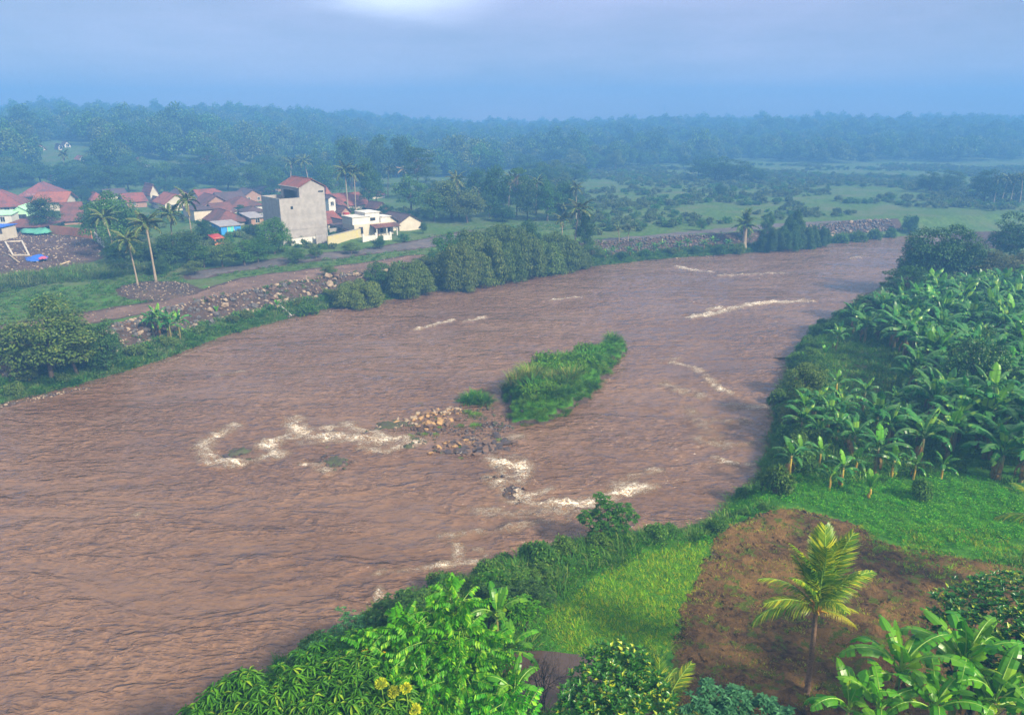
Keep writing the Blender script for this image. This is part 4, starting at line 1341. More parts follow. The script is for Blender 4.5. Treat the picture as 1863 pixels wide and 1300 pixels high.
def house(name, pxL, pxR, pyb, pye, pyr, d, label, kind='gable', ridge='y', wall='paint_cream', roof='tile_red', rot=ROT, over=0.5, wins=(), doors=(), group=None,
          cat='house', base_px=None, thick=0.12, extra=None, frame='paint_white', openside=False):
    P = ground(base_px or pxL, pyb)
    if base_px is not None:
        P = Vector(atY(pxL, pyb, P.y))
    w = corner_w(P, rot, pxR)
    mid = (P.x + math.cos(rot) * w / 2, P.y + math.sin(rot) * w / 2)
    zt = lambda py: atY((pxL + pxR) / 2, py, mid[1]).z
    h = max(1.2, zt(pye) - P.z); rise = max(0.05, zt(pyr) - zt(pye))
    if kind == 'gable' and ridge == 'x' or kind == 'hip':          # the ridge stands further back: allow for the look down on it
        dd = math.cos(rot) * d / 2
        rise = max(0.4, atY((pxL + pxR) / 2, pyr, mid[1] + dd).z - zt(pye))
    t = empty(name, (P.x, P.y, P.z), rot); tag(t, label, cat, group)
    if openside:
        mb = MB()
        for (x, y) in ((0.2, 0.2), (w - .2, .2), (w - .2, d - .2), (.2, d - .2), (w / 2, .2)):
            pb = MB(); pb.box(x - .1, x + .1, y - .1, y + .1, -1, h); obj('post', pb.mesh('post', [M['wall_dark']]), t)
        pb = MB(); pb.box(0.3, w - .3, d * .5, d * .55, -1, h); obj('wall', pb.mesh('wall', [M['wall_dark']]), t)
    else:
        obj('wall', wall_mesh(w, d, h, rise, kind, ridge, wall), t)
    obj('roof', roof_mesh(kind, w, d, h + 0.004, rise, over, thick, roof, ridge), t)
    for q in wins:
        face, uf, zf, ww, hh = q[:5]; L = w if face == 'f' else d
        opening(face, uf * L, zf * h, ww, hh, w, d, 'window', t, *(q[5:] or (frame,)))
    for q in doors:
        face, uf, ww, hh = q[:4]; L = w if face == 'f' else d
        opening(face, uf * L, 0.02, ww, hh, w, d, 'door', t, q[4] if len(q) > 4 else 'door_brown', q[5] if len(q) > 5 else 'door_brown')
    if extra: extra(t, w, d, h, rise)
    return t, w, d, h


# the tall unfinished grey building
def grey_building():
    P = ground(516, 447); rot = ROT
    w = corner_w(P, rot, 597); wl_ = corner_w(P, rot, 552); t = empty('grey_building', P, rot)
    tag(t, 'tall bare concrete building with a small red roof and open top room', 'building')
    yA = P.y; yB = P.y + math.sin(rot) * w
    hl = atY(517, 362, yA).z - P.z
    he = atY(575, 340, (yA + yB) / 2 + 2).z - P.z; ha = atY(568, 327, P.y + math.sin(rot) * (wl_ + w) / 2).z - P.z
    d = 9.4; dt = 9.2
    mb = MB(); mb.box(0, wl_, 0, d, -2, hl - 0.9)                       # lower block
    # parapet
    mb.box(0, wl_, 0, 0.2, hl - 0.9, hl); mb.box(0, 0.2, 0.2, d, hl - 0.9, hl); mb.box(0.2, wl_, d - 0.2, d, hl - 0.9, hl)
    obj('lower_block', mb.mesh('lower_block', [M['concrete']]), t)
    mb = MB()
    # tall block: front, right, back walls; the left side is open above the terrace
    mb.box(wl_ + .003, w, 0.003, dt, -2, hl - .9)
    mb.box(wl_ + .003, w, 0.003, 0.25, hl - .9, he); mb.box(w - .25, w, .25, dt, hl - .9, he); mb.box(wl_ + .003, w - .25, dt - .25, dt, hl - .9, he)
    mb.box(wl_ + .003, wl_ + .25, .25, 1.0, hl - .9, he); mb.box(wl_ + .003, wl_ + .25, dt - 1.2, dt - .25, hl - .9, he)
    mb.box(wl_ + .003, wl_ + .25, 1.0, dt - 1.2, he - 0.7, he)
    mb.box(wl_ + 2.6, wl_ + 2.8, .25, dt - .25, hl - .9, he - .05)
    xm = (wl_ + w) / 2
    for y in (0.003, dt - .25):
        mb.add([(wl_, y, he), (w, y, he), (xm, y, ha), (wl_, y + .247, he), (w, y + .247, he), (xm, y + .247, ha)], [(0, 1, 2), (5, 4, 3), (0, 2, 5, 3), (1, 4, 5, 2)])
    obj('tall_block', mb.mesh('tall_block', [M['concrete']]), t)
    mb = MB(); mb.box(wl_ - 0.5, wl_ + .1, -0.2, dt + .2, he - 0.05, he + 0.12); obj('eave_beam', mb.mesh('eave_beam', [M['concrete']]), t)
    me = roof_mesh('gable', w - wl_, dt, he + 0.13, ha - he, 0.35, 0.12, 'tile_red', 'y')
    obj('roof', me, t, Matrix.Translation((wl_, 0, 0)))
    for (u, z, ww, hh) in ((0.52, hl - 2.2, 0.5, 0.55), (0.86, he - 1.1, 1.1, 0.3)):
        mb = MB(); mb.box(0, ww, -0.02, 0.1, 0, hh); obj('opening', mb.mesh('opening', [M['window_glass']]), t, Matrix.Translation((u * (wl_ if u < .6 else w), 0, z)))
    mb = MB(); mb.box(0, w, -0.06, -0.003, hl * .32, hl * .32 + .18); obj('ledge', mb.mesh('ledge', [M['concrete']]), t)
    mb = MB(); mb.box(0.9, 1.25, 0, .2, 0, 1.9); obj('column', mb.mesh('column', [M['paint_white']]), t, Matrix.Translation((wl_ + 1.2, 3.2, hl - .9)))


grey_building()


def run_wall(name, pts, h, th, mat, label, cap=None, piers=0):
    """garden wall following ground points"""
    t = empty(name, (pts[0][0], pts[0][1], gz(*pts[0]))); tag(t, label, 'wall')
    o = Vector((pts[0][0], pts[0][1], gz(*pts[0])))
    for (a, b) in zip(pts[:-1], pts[1:]):
        A = Vector((a[0], a[1], gz(*a))) - o; B = Vector((b[0], b[1], gz(*b))) - o
        dd = (B - A); L = dd.length; n = Vector((-dd.y, dd.x, 0)).normalized() * th / 2
        k = max(1, piers or 1)
        for i in range(k):
            p = A.lerp(B, i / k); q = A.lerp(B, (i + 1) / k) - dd.normalized() * (0.03 if piers else 0)
            mb = MB()
            v = [p - n, q - n, q + n, p + n]
            mb.add([(x.x, x.y, x.z - 1) for x in v] + [(x.x, x.y, x.z + h) for x in v],
                   [(0, 3, 2, 1), (4, 5, 6, 7), (0, 1, 5, 4), (1, 2, 6, 5), (2, 3, 7, 6), (3, 0, 4, 7)])
            obj('panel', mb.mesh('panel', [M[mat]]), t)
            if cap:
                mb = MB(); mb.add([(x.x + s * n.x * .4, x.y + s * n.y * .4, x.z + h) for x, s in zip(v, (-1, -1, 1, 1))] + [(x.x + s * n.x * .4, x.y + s * n.y * .4, x.z + h + .1) for x, s in zip(v, (-1, -1, 1, 1))],
                                 [(0, 3, 2, 1), (4, 5, 6, 7), (0, 1, 5, 4), (1, 2, 6, 5), (2, 3, 7, 6), (3, 0, 4, 7)])
                obj('coping', mb.mesh('coping', [M[cap]]), t)
    return t


def gp(px, py):
    p = ground(px, py); return (p.x, p.y)


run_wall('boundary_wall', [gp(530, 447), gp(577, 441)], 1.4, .25, 'paint_white', 'weathered white boundary wall at the foot of the grey building', 'concrete')
run_wall('boundary_wall', [gp(597, 447), gp(662, 430)], 1.9, .25, 'paint_yellow', 'stained yellow boundary wall with a concrete coping beside the gravel road', 'concrete')
run_wall('yard_wall', [gp(600, 428), gp(640, 424)], 1.5, .2, 'concrete', 'plain grey yard wall behind the yellow wall')
run_wall('plank_fence', [gp(93, 425), gp(130, 429), gp(168, 434)], 1.9, .15, 'paint_orange', 'faded orange and cream panel fence at the back of the dirt lot', None, 5)
run_wall('broken_wall', [gp(174, 436), gp(190, 452)], 1.6, .2, 'paint_cream', 'broken cream wall running down beside the palms', None, 2)
g_ = empty('metal_gate', ground(577, 444), ROT); tag(g_, 'grey metal gate between the white and the yellow boundary wall', 'gate')
for k in range(2):
    mb = MB(); mb.box(0.05 + k * 1.15, 1.12 + k * 1.15, -.03, .03, 0.05, 1.8); obj('leaf', mb.mesh('gate_leaf', [M['tin']]), g_)
for k in (0, 1):
    mb = MB(); mb.box(-.15 + k * 2.45, .05 + k * 2.35, -.12, .12, -.5, 2.1); obj('post', mb.mesh('gate_post', [M['concrete']]), g_)





# white house with stepped flat roofs
def modern_house():
    P = ground(652, 434); rot = ROT; w = corner_w(P, rot, 722); d = 8
    t = empty('stepped_house', P, rot); tag(t, 'cream house with stepped flat roofs and a small red porch roof by the gravel road', 'house')
    Z = lambda px, py: atY(px, py, P.y + 3).z - P.z
    h1 = Z(680, 408); h2 = Z(668, 395); h3 = Z(682, 389); dep = 7
    mb = MB(); mb.box(0, w, 1.5, dep, -1, h1); obj('wall', mb.mesh('wall', [M['paint_cream']]), t)
    mb = MB(); mb.box(0, w * .45, 2.2, dep, h1, h2); mb.box(w * .35, w * .72, 2.6, dep + .5, h1, h3); mb.box(w * .72, w * .98, 2.2, dep - 1, h1, h2 - .4)
    obj('upper_storey', mb.mesh('upper_storey', [M['paint_white']]), t)
    mb = MB(); mb.box(-.2, w * .45, 2.0, dep, h2, h2 + .15); mb.box(w * .34, w * .74, 2.4, dep + .6, h3, h3 + .15); mb.box(w * .74, w, 2.0, dep - 1, h2 - .4, h2 - .25)
    obj('roof', mb.mesh('roof_slabs', [M['paint_white']]), t)
    me = roof_mesh('shed', w * .62, 2.0, h1 - .75, .55, .25, .1, 'tile_brown'); obj('porch_roof', me, t, Matrix.Translation((w * .42, -.6, 0)))
    for u in (.44, .7, .97):
        mb = MB(); mb.box(u * w, u * w + .22, -.5, -.28, -1, h1 - .75); obj('column', mb.mesh('porch_column', [M['paint_white']]), t)
    opening('f', 0, 0.9, .7, 1.3, w, d, 'window', obj('facade', (lambda m_: (m_.box(0, .02, 1.47, 1.49, 0, .02), m_.mesh('facade', [M['paint_cream']]))[1])(MB()), t), 'paint_white') if False else None
    for u, kind, ww, hh, z in ((.12, 'window', .8, 1.3, .8), (.5, 'door', .9, 2.1, .02), (.66, 'window', .6, 1.5, .7), (.84, 'window', .6, 1.5, .7)):
        o = opening('f', u * w, z, ww, hh, w, d, kind, t, 'door_brown' if kind == 'door' else 'wall_dark', 'door_brown' if kind == 'door' else 'window_glass')
        o.location.y += 1.5
    o = opening('f', w * .45, h1 + .6, 1.4, .5, w, d, 'window', t, 'wall_dark'); o.location.y += 2.6


modern_house()
mb = MB(); mb.box(0, 3.5, 0, .25, -1, 1.2); mb.box(0, .4, -.08, .33, -1, 1.7); mb.box(3.1, 3.5, -.08, .33, -1, 1.7)
tag(obj('front_wall', mb.mesh('front_wall', [M['paint_white']]), None, Matrix.Translation(ground(660, 441)) @ Matrix.Rotation(ROT, 4, 'Z')), 'low white front wall with two posts before the stepped cream house', 'wall')
mb = MB(); mb.box(0, 1.6, 0, .25, -1, 1.0); mb.box(1.6, 2.0, -.08, .33, -1, 1.6)
tag(obj('front_wall', mb.mesh('front_wall', [M['paint_white']]), None, Matrix.Translation(ground(698, 437)) @ Matrix.Rotation(ROT, 4, 'Z')), 'short white gate pillar wall right of the red porch', 'wall')

W1 = (('f', .2, .35, .8, 1.0), ('f', .62, .35, .8, 1.0))
house('gable_house', 727, 766, 420, 404, 391, 9, 'cream gable house with a dark tiled roof at the right end of the village', wall='paint_cream', roof='tile_dark', over=.4, wins=(('l', .15, .3, .7, 1.2), ('l', .45, .3, .7, 1.2)), doors=(('l', .3, .9, 2.0),))
house('dark_roof_house', 697, 722, 421, 402, 392, 10, 'cream house with dark roof and white ridge between the stepped house and the end house', wall='paint_cream', roof='tile_dark', wins=(('f', .3, .3, .5, 1.3), ('f', .7, .3, .5, 1.3)))
house('red_roof_house', 598, 625, 418, 405, 386, 11, 'low cream house with a long red tiled roof directly behind the grey building', 'gable', 'x', wins=(('f', .4, .3, .6, 1.1), ('f', .6, .3, .6, 1.1)), roof='tile_red')
house('small_gable_house', 618, 634, 421, 410, 401, 8, 'small cream gable with dark roof tucked under the long red roof', roof='tile_dark', wins=(('f', .4, .3, .5, .8),))
house('tin_shed', 632, 668, 430, 418, 412, 7, 'low shed with a dark sheet roof behind the yellow wall', 'shed', wall='concrete', roof='tile_dark', cat='shed')
mb = MB()
for k in range(9): mb.add([(.8 * math.cos(k * .7), .8 * math.sin(k * .7), 0), (.8 * math.cos(k * .7 + .7), .8 * math.sin(k * .7 + .7), 0), (.8 * math.cos(k * .7 + .7), .8 * math.sin(k * .7 + .7), 1.6), (.8 * math.cos(k * .7), .8 * math.sin(k * .7), 1.6)], [(0, 1, 2, 3)])
mb.add([(.8 * math.cos(k * .7), .8 * math.sin(k * .7), 1.6) for k in range(9)], [tuple(range(9))])
tk = ground(630, 398)
tag(obj('water_tank', mb.mesh('water_tank', [M['metal_red']]), None, Matrix.Translation((tk.x, tk.y, atY(630, 398, tk.y).z))), 'red water tank above the long red roof', 'tank')
house('brick_house', 622, 638, 396, 385, 376, 6, 'small brick house with brown roof behind the palms', wall='brick_wall', roof='tile_brown', wins=(('f', .4, .35, .8, .8),))
house('brick_house', 686, 706, 388, 378, 369, 6, 'square brick house with one dark window right of the tall palms', wall='brick_wall', roof='tile_brown', wins=(('f', .3, .4, .8, .8),))
house('red_roof_house', 620, 672, 386, 372, 352, 12, 'wide red roofed house half hidden behind the tall palms', 'gable', 'x', roof='tile_red')
house('red_roof_house', 593, 606, 368, 358, 340, 8, 'house with bright red roof just right of the grey building top', 'hip', roof='tile_orange')
house('white_house', 600, 612, 395, 360, 356, 5, 'narrow white house right of the grey building', wall='paint_white', roof='tile_dark', wins=(('f', .3, .6, .8, 1.0),))
house('hazy_roof_house', 678, 700, 362, 355, 344, 8, 'faint red roofed house in haze beyond the palms', 'gable', 'x', roof='tile_red')
# middle of the village
house('tall_gable_house', 275, 290, 366, 351, 336, 9, 'tall narrow cream gable house with red roof and a blue side wall', wall='paint_cream', roof='tile_red', wins=(('f', .4, .3, .6, .7), ('l', .5, .4, 1.2, 1.3)))
house('tin_roof_house', 232, 268, 378, 366, 352, 9, 'low house with long red roof and a white end wall left of the tall gable', 'gable', 'x', wall='brick_wall', roof='tile_red', wins=(('f', .3, .3, .7, .9),))
house('cream_gable_house', 302, 345, 386, 369, 354, 11, 'wide cream gable house with orange tiled slope and white verge boards', wall='paint_cream', roof='tile_orange', wins=(('f', .25, .35, 1.0, 1.1), ('f', .6, .35, 1.0, 1.1)))
house('side_house', 288, 300, 380, 368, 360, 7, 'small cream house tucked left of the wide cream gable', wall='paint_cream', roof='tile_brown', wins=(('f', .3, .3, .6, .8),))
house('cream_block_house', 355, 392, 404, 381, 376, 9, 'cream two storey house with plain front between the palms', 'hip', wall='paint_cream', roof='tile_dark', wins=(('r', .2, .4, 1.2, 1.6), ('f', .75, .5, 1.1, .5)))
house('brown_hip_house', 400, 446, 412, 403, 384, 12, 'house with broad weathered brown hip roof above the blue house', 'hip', wall='paint_cream', roof='tile_brown', over=.8, wins=(('f', .3, .2, .8, 1.0), ('f', .6, .2, .8, 1.0)), thick=.15)
house('blue_house', 404, 440, 432, 411, 407, 6, 'bright blue house with a yellow framed window under the brown hip roof', 'shed', wall='paint_blue', roof='tin', wins=(('f', .32, .35, 1.3, 1.5, 'paint_yellow', 'cyan_cloth'),), over=.3)
house('orange_hut', 391, 408, 446, 435, 431, 3.5, 'small orange hut with a red roof below the blue house', 'shed', wall='paint_orange', roof='metal_red', cat='hut', over=.2, wins=(('f', .15, .4, 1.3, .9, 'paint_orange'),))
house('tin_hut', 458, 480, 410, 396, 391, 6, 'brick hut with a grey tin roof left of the grey building', 'shed', wall='brick_wall', roof='tin', cat='hut', wins=(('f', .35, .3, 1.0, 1.0, 'paint_cream'),))
cl = MB(); cl.box(0, 3.2, 0, .1, 0, 1.4)
cp = ground(332, 398); tag(obj('awning', cl.mesh('awning', [M['cyan_cloth']]), None, Matrix.Translation((cp.x, cp.y, cp.z + 0.6)) @ Matrix.Rotation(ROT, 4, 'Z')), 'turquoise sheet hanging below the wide cream gable house', 'awning')
ROOFS = [(365, 400, 372, 358, 345, 8, 'tile_red', 'crowded red roofed house with a small cream gable, left of the roof cluster'),
         (384, 412, 366, 353, 344, 8, 'tile_red', 'red hip roofed house at the back of the roof cluster'),
         (372, 420, 384, 372, 356, 10, 'tile_brown', 'long brown roof stretching across the middle of the cluster'),
         (405, 450, 376, 366, 350, 10, 'tile_dark', 'dark roofed house with a cream wall right of the red hip roof'),
         (425, 478, 388, 374, 358, 10, 'tile_brown', 'broad dark brown roof left of the grey building'),
         (440, 484, 368, 359, 345, 9, 'tile_dark', 'low dark roof touching the grey building top left'),
         (395, 428, 396, 386, 370, 9, 'tile_brown', 'brown roof directly above the brown hip house'),
         (452, 484, 402, 385, 376, 6, 'tile_dark', 'small roof with white verge beside the grey wall'),
         (320, 352, 366, 356, 346, 8, 'tile_dark', 'dark roof behind the wide cream gable house'),
         (196, 232, 362, 355, 345, 9, 'tile_dark', 'dark roof in haze left of the tall gable'),
         (170, 192, 376, 362, 350, 8, 'tile_red', 'small red roof among trees right of the leaning red roof'),
         (470, 520, 356, 346, 338, 12, 'tile_dark', 'long dark roof in haze behind the grey building')]
for k, (a, b, pb_, pe, pr, d_, rf, lb) in enumerate(ROOFS):
    house('village_house', a, b, pb_, pe, pr, d_, lb, ['gable', 'hip', 'gable'][k % 3], 'x' if k % 3 == 0 else 'y', wall=['paint_cream', 'paint_white', 'brick_wall'][k % 3], roof=rf,
          wins=(('f', .25, .3, .8, .9), ('f', .65, .3, .8, .9)), group='houses crowded together in the village')
# left end
house('big_red_roof_house', -40, 42, 392, 374, 346, 13, 'large house with broad faded red hip roof at the left edge', 'hip', wall='paint_cream', roof='tile_red', rot=R(25), over=.8, wins=(('f', .6, .25, 1.2, 1.1), ('f', .8, .25, 1.2, 1.1)))
house('mint_gable_house', 27, 54, 405, 384, 376, 8, 'pale mint green house with a wide dark window at the left edge', wall='paint_mint', roof='paint_mint', rot=R(18), over=.3, wins=(('f', .25, .35, 1.9, .9, 'wall_dark'),))
house('white_terrace_house', -50, 24, 412, 392, 389, 7, 'white house with a mint balcony railing beside the mint gable', 'shed', wall='paint_white', roof='paint_mint', rot=R(18), over=.3, wins=(('f', .72, .35, .9, 1.2), ('f', .5, .35, .9, 1.2)))
house('long_hip_house', 38, 100, 362, 356, 334, 16, 'long house with a wide dusty red hip roof under the trees', 'hip', wall='paint_cream', roof='tile_red', rot=R(20), over=1.0, wins=(('f', .2, .3, 1.0, 1.0), ('f', .35, .3, 1.0, 1.0)))
house('striped_roof_house', 66, 120, 384, 366, 350, 10, 'house with streaked red and pale roof in front of the long hip roof', 'gable', 'x', wall='paint_cream', roof='tile_orange', rot=R(15), over=.8)
house('pavilion', 8, 76, 425, 411, 393, 11, 'open shed with a patchy brown hip roof beside the green tarpaulin', 'hip', wall='wall_dark', roof='tile_brown', rot=R(8), over=.9, openside=True, cat='shed')
house('steep_roof_house', 118, 152, 410, 402, 371, 11, 'brown house with a steep plum red roof and one orange slope', 'gable', 'x', wall='brick_wall', roof='tile_brown', rot=R(30), over=.5)
house('cream_end_building', -30, 8, 440, 414, 412, 5, 'cream plastered building with small windows cut by the left edge', 'flat', wall='paint_cream', roof='tarp_blue', rot=R(5), over=.3, wins=(('f', .7, .6, .5, .9, 'wall_dark'), ('f', .9, .6, .3, .9, 'wall_dark')))
# far houses on the slope
FAR = [(107, 122, 273, 268, 262, 'pair of tiny white gable houses on the hazy slope, front one', 'paint_white', 'tile_dark'),
       (118, 138, 269, 263, 257, 'pair of tiny white gable houses on the hazy slope, back one', 'paint_white', 'tile_dark'),
       (70, 92, 275, 270, 264, 'tiny orange roofed house on the hazy slope', 'paint_cream', 'tile_orange'),
       (145, 162, 294, 290, 285, 'small pale roofed house lower on the hazy slope', 'paint_white', 'tile_orange'),
       (252, 276, 304, 297, 287, 'white house with dusty red roof beside the pale green field', 'paint_white', 'tile_red'),
       (96, 112, 330, 326, 320, 'small red roof under the trees below the slope', 'paint_cream', 'tile_red'),
       (690, 705, 300, 296, 290, 'faint pale house deep in the haze', 'paint_white', 'tile_dark')]
for a, b, pb_, pe, pr, lb, wl2, rf in FAR[:6]:
    house('hillside_house', a, b, pb_, pe, pr, 9, lb, 'gable', 'y', wall=wl2, roof=rf, over=.6, wins=(('f', .3, .3, 1.2, 1.4),))
for k, (px, py, wpx, lb) in enumerate([(700, 226, 14, 'white walled building on the skyline, left one'), (722, 228, 16, 'white walled building on the skyline, right one'), (415, 250, 0, '')][:2]):
    p = ground(px, 240); p = Vector((p.x, p.y, p.z)); z = atY(px, py, p.y).z
    t = empty('hilltop_building', (p.x, p.y, p.z)); tag(t, lb, 'building')
    w_ = wpx * p.y / F; mb = MB(); mb.box(0, w_, 0, 10, -1, z - p.z); obj('wall', mb.mesh('wall', [M['paint_white']]), t)
    obj('roof', roof_mesh('gable', w_, 10, z - p.z, 3, 1, .3, 'tin'), t)


# things lying in the dirt lot
def drape(name, pts_px, lift, mat, label, cat, seed, step=.35, hgt=.5):
    P = [gp(*p) for p in pts_px]
    r = np.random.default_rng(seed); A = np.array(P); x0, y0 = A.min(0); x1, y1 = A.max(0)
    X, Y = np.meshgrid(np.arange(x0, x1 + step, step), np.arange(y0, y1 + step, step))
    nx = X.shape[1]; sd_ = sdist(X, Y, P)
    Z = H(X, Y) + lift + hgt * np.maximum(0, .5 + fbm(X * .6, Y * .6, seed, 3)) * smooth(.2, -1, sd_) + 0.06 * fbm(X * 3, Y * 3, seed, 2)
    V = np.stack([X, Y, Z], -1).reshape(-1, 3); i, j = np.meshgrid(np.arange(nx - 1), np.arange(X.shape[0] - 1)); a = (j * nx + i).ravel()
    Q = np.stack([a, a + 1, a + nx + 1, a + nx], 1); c = V[Q].mean(1); Q = Q[sdist(c[:, 0], c[:, 1], P) < 0.05]
    used, inv = np.unique(Q.ravel(), return_inverse=True)
    me = tri_mesh(name, V[used], inv.reshape(-1, 4), M[mat], None, True)
    return tag(obj(name, me), label, cat)


drape('tarpaulin', [(37, 424), (50, 417), (92, 421), (94, 427), (70, 430), (45, 428)], .5, 'tarp_green', 'green tarpaulin spread over a heap beside the brown roofed pavilion', 'tarpaulin', 3, .5, 1.0)
drape('tarpaulin', [(47, 470), (60, 471), (88, 468), (84, 475), (66, 478), (50, 477)], .25, 'tarp_blue', 'crumpled blue tarpaulin lying on the dirt slope', 'tarpaulin', 4, .35, .7)
drape('cloth', [(71, 474), (84, 472), (87, 476), (74, 478)], .6, 'cloth_pink', 'pink cloth caught on the blue tarpaulin', 'cloth', 5, .3, .5)
t = empty('foundation_frame', ground(24, 462)); tag(t, 'low concrete foundation kerb open at the front on the dirt lot', 'foundation')
o_ = t.location.copy(); pts = [ground(10, 442), ground(40, 440), ground(53, 466), ground(24, 466)]
for a, b in zip(pts, pts[1:] + pts[:1]):
    A = a - o_; B = b - o_; n = Vector((-(B - A).y, (B - A).x, 0)).normalized() * .14
    mb = MB(); v = [A - n, B - n, B + n, A + n]
    mb.add([(x.x, x.y, x.z - .3) for x in v] + [(x.x, x.y, x.z + .35) for x in v], [(0, 3, 2, 1), (4, 5, 6, 7), (0, 1, 5, 4), (1, 2, 6, 5), (2, 3, 7, 6), (3, 0, 4, 7)])
    obj('kerb', mb.mesh('kerb', [M['paint_cream']]), t)
for (a, b, lb) in (((17, 465), (36, 480), 'long pale plank leaning out from the foundation kerb'), ((110, 484), (127, 478), 'short yellow board lying right of the blue tarpaulin')):
    A = ground(*a); B = ground(*b); mb = MB(); mb.tube([A + Vector((0, 0, .25)), B + Vector((0, 0, .25))], .14, 4)
    tag(obj('plank', mb.mesh('plank', [M['wood_pale']])), lb, 'plank')
mb = MB(); mb.tube([(0, 0, -.5), (0, 0, 5)], .06, 5); mb.box(-.15, .15, -.15, .15, 5, 5.25)
lp = ground(997, 402); tag(obj('lamp_post', mb.mesh('lamp_post', [M['paint_white']]), None, Matrix.Translation(lp)), 'thin white post standing in the field behind the river thicket', 'post')


def mast(px, pyt, label):
    p = ground(px, 232 if px > 600 else 215); top = atY(px, pyt, p.y).z; h = top - p.z
    t = empty('radio_mast', p); tag(t, label, 'mast')
    s = 1.6
    for (x, y) in ((-s, -s), (s, -s), (s, s), (-s, s)):
        mb = MB(); mb.tube([(x, y, -1), (x * .25, y * .25, h)], .3, 4); obj('leg', mb.mesh('mast_leg', [M['tin']]), t)
    mb = MB()
    for k in range(9):
        f = 1 - .75 * k / 9; f2 = 1 - .75 * (k + 1) / 9; z0, z1 = h * k / 9, h * (k + 1) / 9
        for a, b in (((-s, -s), (s, -s)), ((s, -s), (s, s)), ((s, s), (-s, s)), ((-s, s), (-s, -s))):
            mb.tube([(a[0] * f, a[1] * f, z0), (b[0] * f2, b[1] * f2, z1)], .12, 3)
    obj('bracing', mb.mesh('mast_bracing', [M['tin']]), t)


mast(66, 147, 'thin radio mast rising above the left end of the skyline')
mast(1207, 190, 'thin radio mast on the skyline right of the middle')
# ------------------------------------------------------------------ stone bank, rocks
STONES = {k: [rock_mesh(100 + i + 17 * j, k, 1, 0.75) for i in range(4)] for j, k in enumerate(['stone_grey', 'stone_tan', 'stone_brown', 'stone_gold', 'stone_moss', 'stone_wet'])}


def resample(P, step):
    P = np.array(P); seg = np.hypot(*(P[1:] - P[:-1]).T); s = np.concatenate([[0], np.cumsum(seg)])
    q = np.arange(0, s[-1], step); return np.stack([np.interp(q, s, P[:, 0]), np.interp(q, s, P[:, 1])], 1)


def stone_bank(pxa, pxb, label, n_parts, seed, smin, smax, mats=('stone_grey',) * 6 + ('stone_tan',) * 4 + ('stone_brown',) * 2):
    P = resample(LBs, 0.62); T = np.gradient(P, axis=0); T /= np.linalg.norm(T, axis=1)[:, None]
    N = np.stack([-T[:, 1], T[:, 0]], 1)
    r = np.random.default_rng(seed); C = []
    for p, n in zip(P, N):
        q = pxof(p[0], p[1], 0)
        if p[1] < 20 or not (pxa < q[0] < pxb): continue
        for off in np.arange(4.3, 8.6, 0.52):
            o_ = off + r.uniform(-.3, .3); x, y = p[0] + n[0] * o_ + r.uniform(-.3, .3), p[1] + n[1] * o_ + r.uniform(-.3, .3)
            if (r.random() < 0.08): continue
            C.append((x, y))
    C = np.array(C); Z = H(C[:, 0], C[:, 1]); S = (smin + (smax - smin) * r.random(len(C)) ** 2) * np.where(r.random(len(C)) < .12, 1.5, 1)
    d = np.hypot(C[:, 0], C[:, 1]); order = np.argsort(-S / d)
    t = empty('stone_bank', (C[:, 0].mean(), C[:, 1].mean(), float(Z.min()))); tag(t, label, 'embankment'); o0 = t.location.copy()
    rest = []
    for k, i in enumerate(order):
        me = STONES[mats[r.integers(0, len(mats))]][r.integers(0, 4)]
        m = Matrix.Translation(Vector((C[i, 0], C[i, 1], Z[i] + S[i] * .12)) - o0) @ Euler(r.uniform(-.5, .5, 3) + [0, 0, r.uniform(0, 6)]).to_matrix().to_4x4() @ Matrix.Scale(S[i], 4)
        if k < n_parts: obj('stone', me, t, m)
        else: rest.append((me, m))
    if rest:
        V = []; Fs = []; MI = []; n = 0; mm = ['stone_grey', 'stone_tan', 'stone_brown']
        for me, m in rest:
            for v in me.vertices: V.append(tuple(m @ v.co))
            for p in me.polygons: Fs.append(tuple(v + n for v in p.vertices)); MI.append(mm.index(me.materials[0].name))
            n += len(me.vertices)
        o = obj('stones', tri_mesh('stones', np.array(V), np.array(Fs), [M[k] for k in mm], MI), t); o['kind'] = 'stuff'


stone_bank(-40, 790, 'bank of loose grey and tan boulders holding up the reddish dirt track', 300, 5, .38, 1.05)
stone_bank(1060, 1340, 'dark distant stone bank between the thicket and the fan palm', 0, 6, .45, .8, ('stone_grey',) * 5 + ('stone_brown',) * 2)
stone_bank(1480, 1660, 'distant stone bank below the hazy plain near the river bend', 0, 8, .55, 1.0, ('stone_grey',) * 5 + ('stone_brown',) * 2 + ('stone_tan',))


ROCKS = []


def rocks_at(n, pts_px, spread, mats, smin, smax, seed, label, group, flat=1.0, zoff=0.0, base=None):
    """single rocks strewn along picture points"""
    r = np.random.default_rng(seed); P = np.array([atz(*p) for p in pts_px])
    for i in range(n):
        k = r.integers(0, len(P) - 1) if len(P) > 1 else 0
        a, b = P[k], P[min(k + 1, len(P) - 1)]; f = r.random()
        x, y = a + (b - a) * f + r.normal(0, spread, 2) * np.array([1, .7])
        s = r.uniform(smin, smax)
        me = STONES[mats[r.integers(0, len(mats))]][r.integers(0, 4)]
        m = Matrix.LocRotScale(Vector((x, y, max(gz(x, y), -0.02) + s * .10 + zoff)), Euler((r.uniform(-.4, .4), r.uniform(-.4, .4), r.uniform(0, 6.28))), Vector((s * r.uniform(.9, 1.5), s, s * flat)))
        ROCKS.append((s / math.hypot(x, y), me, m, label, group))


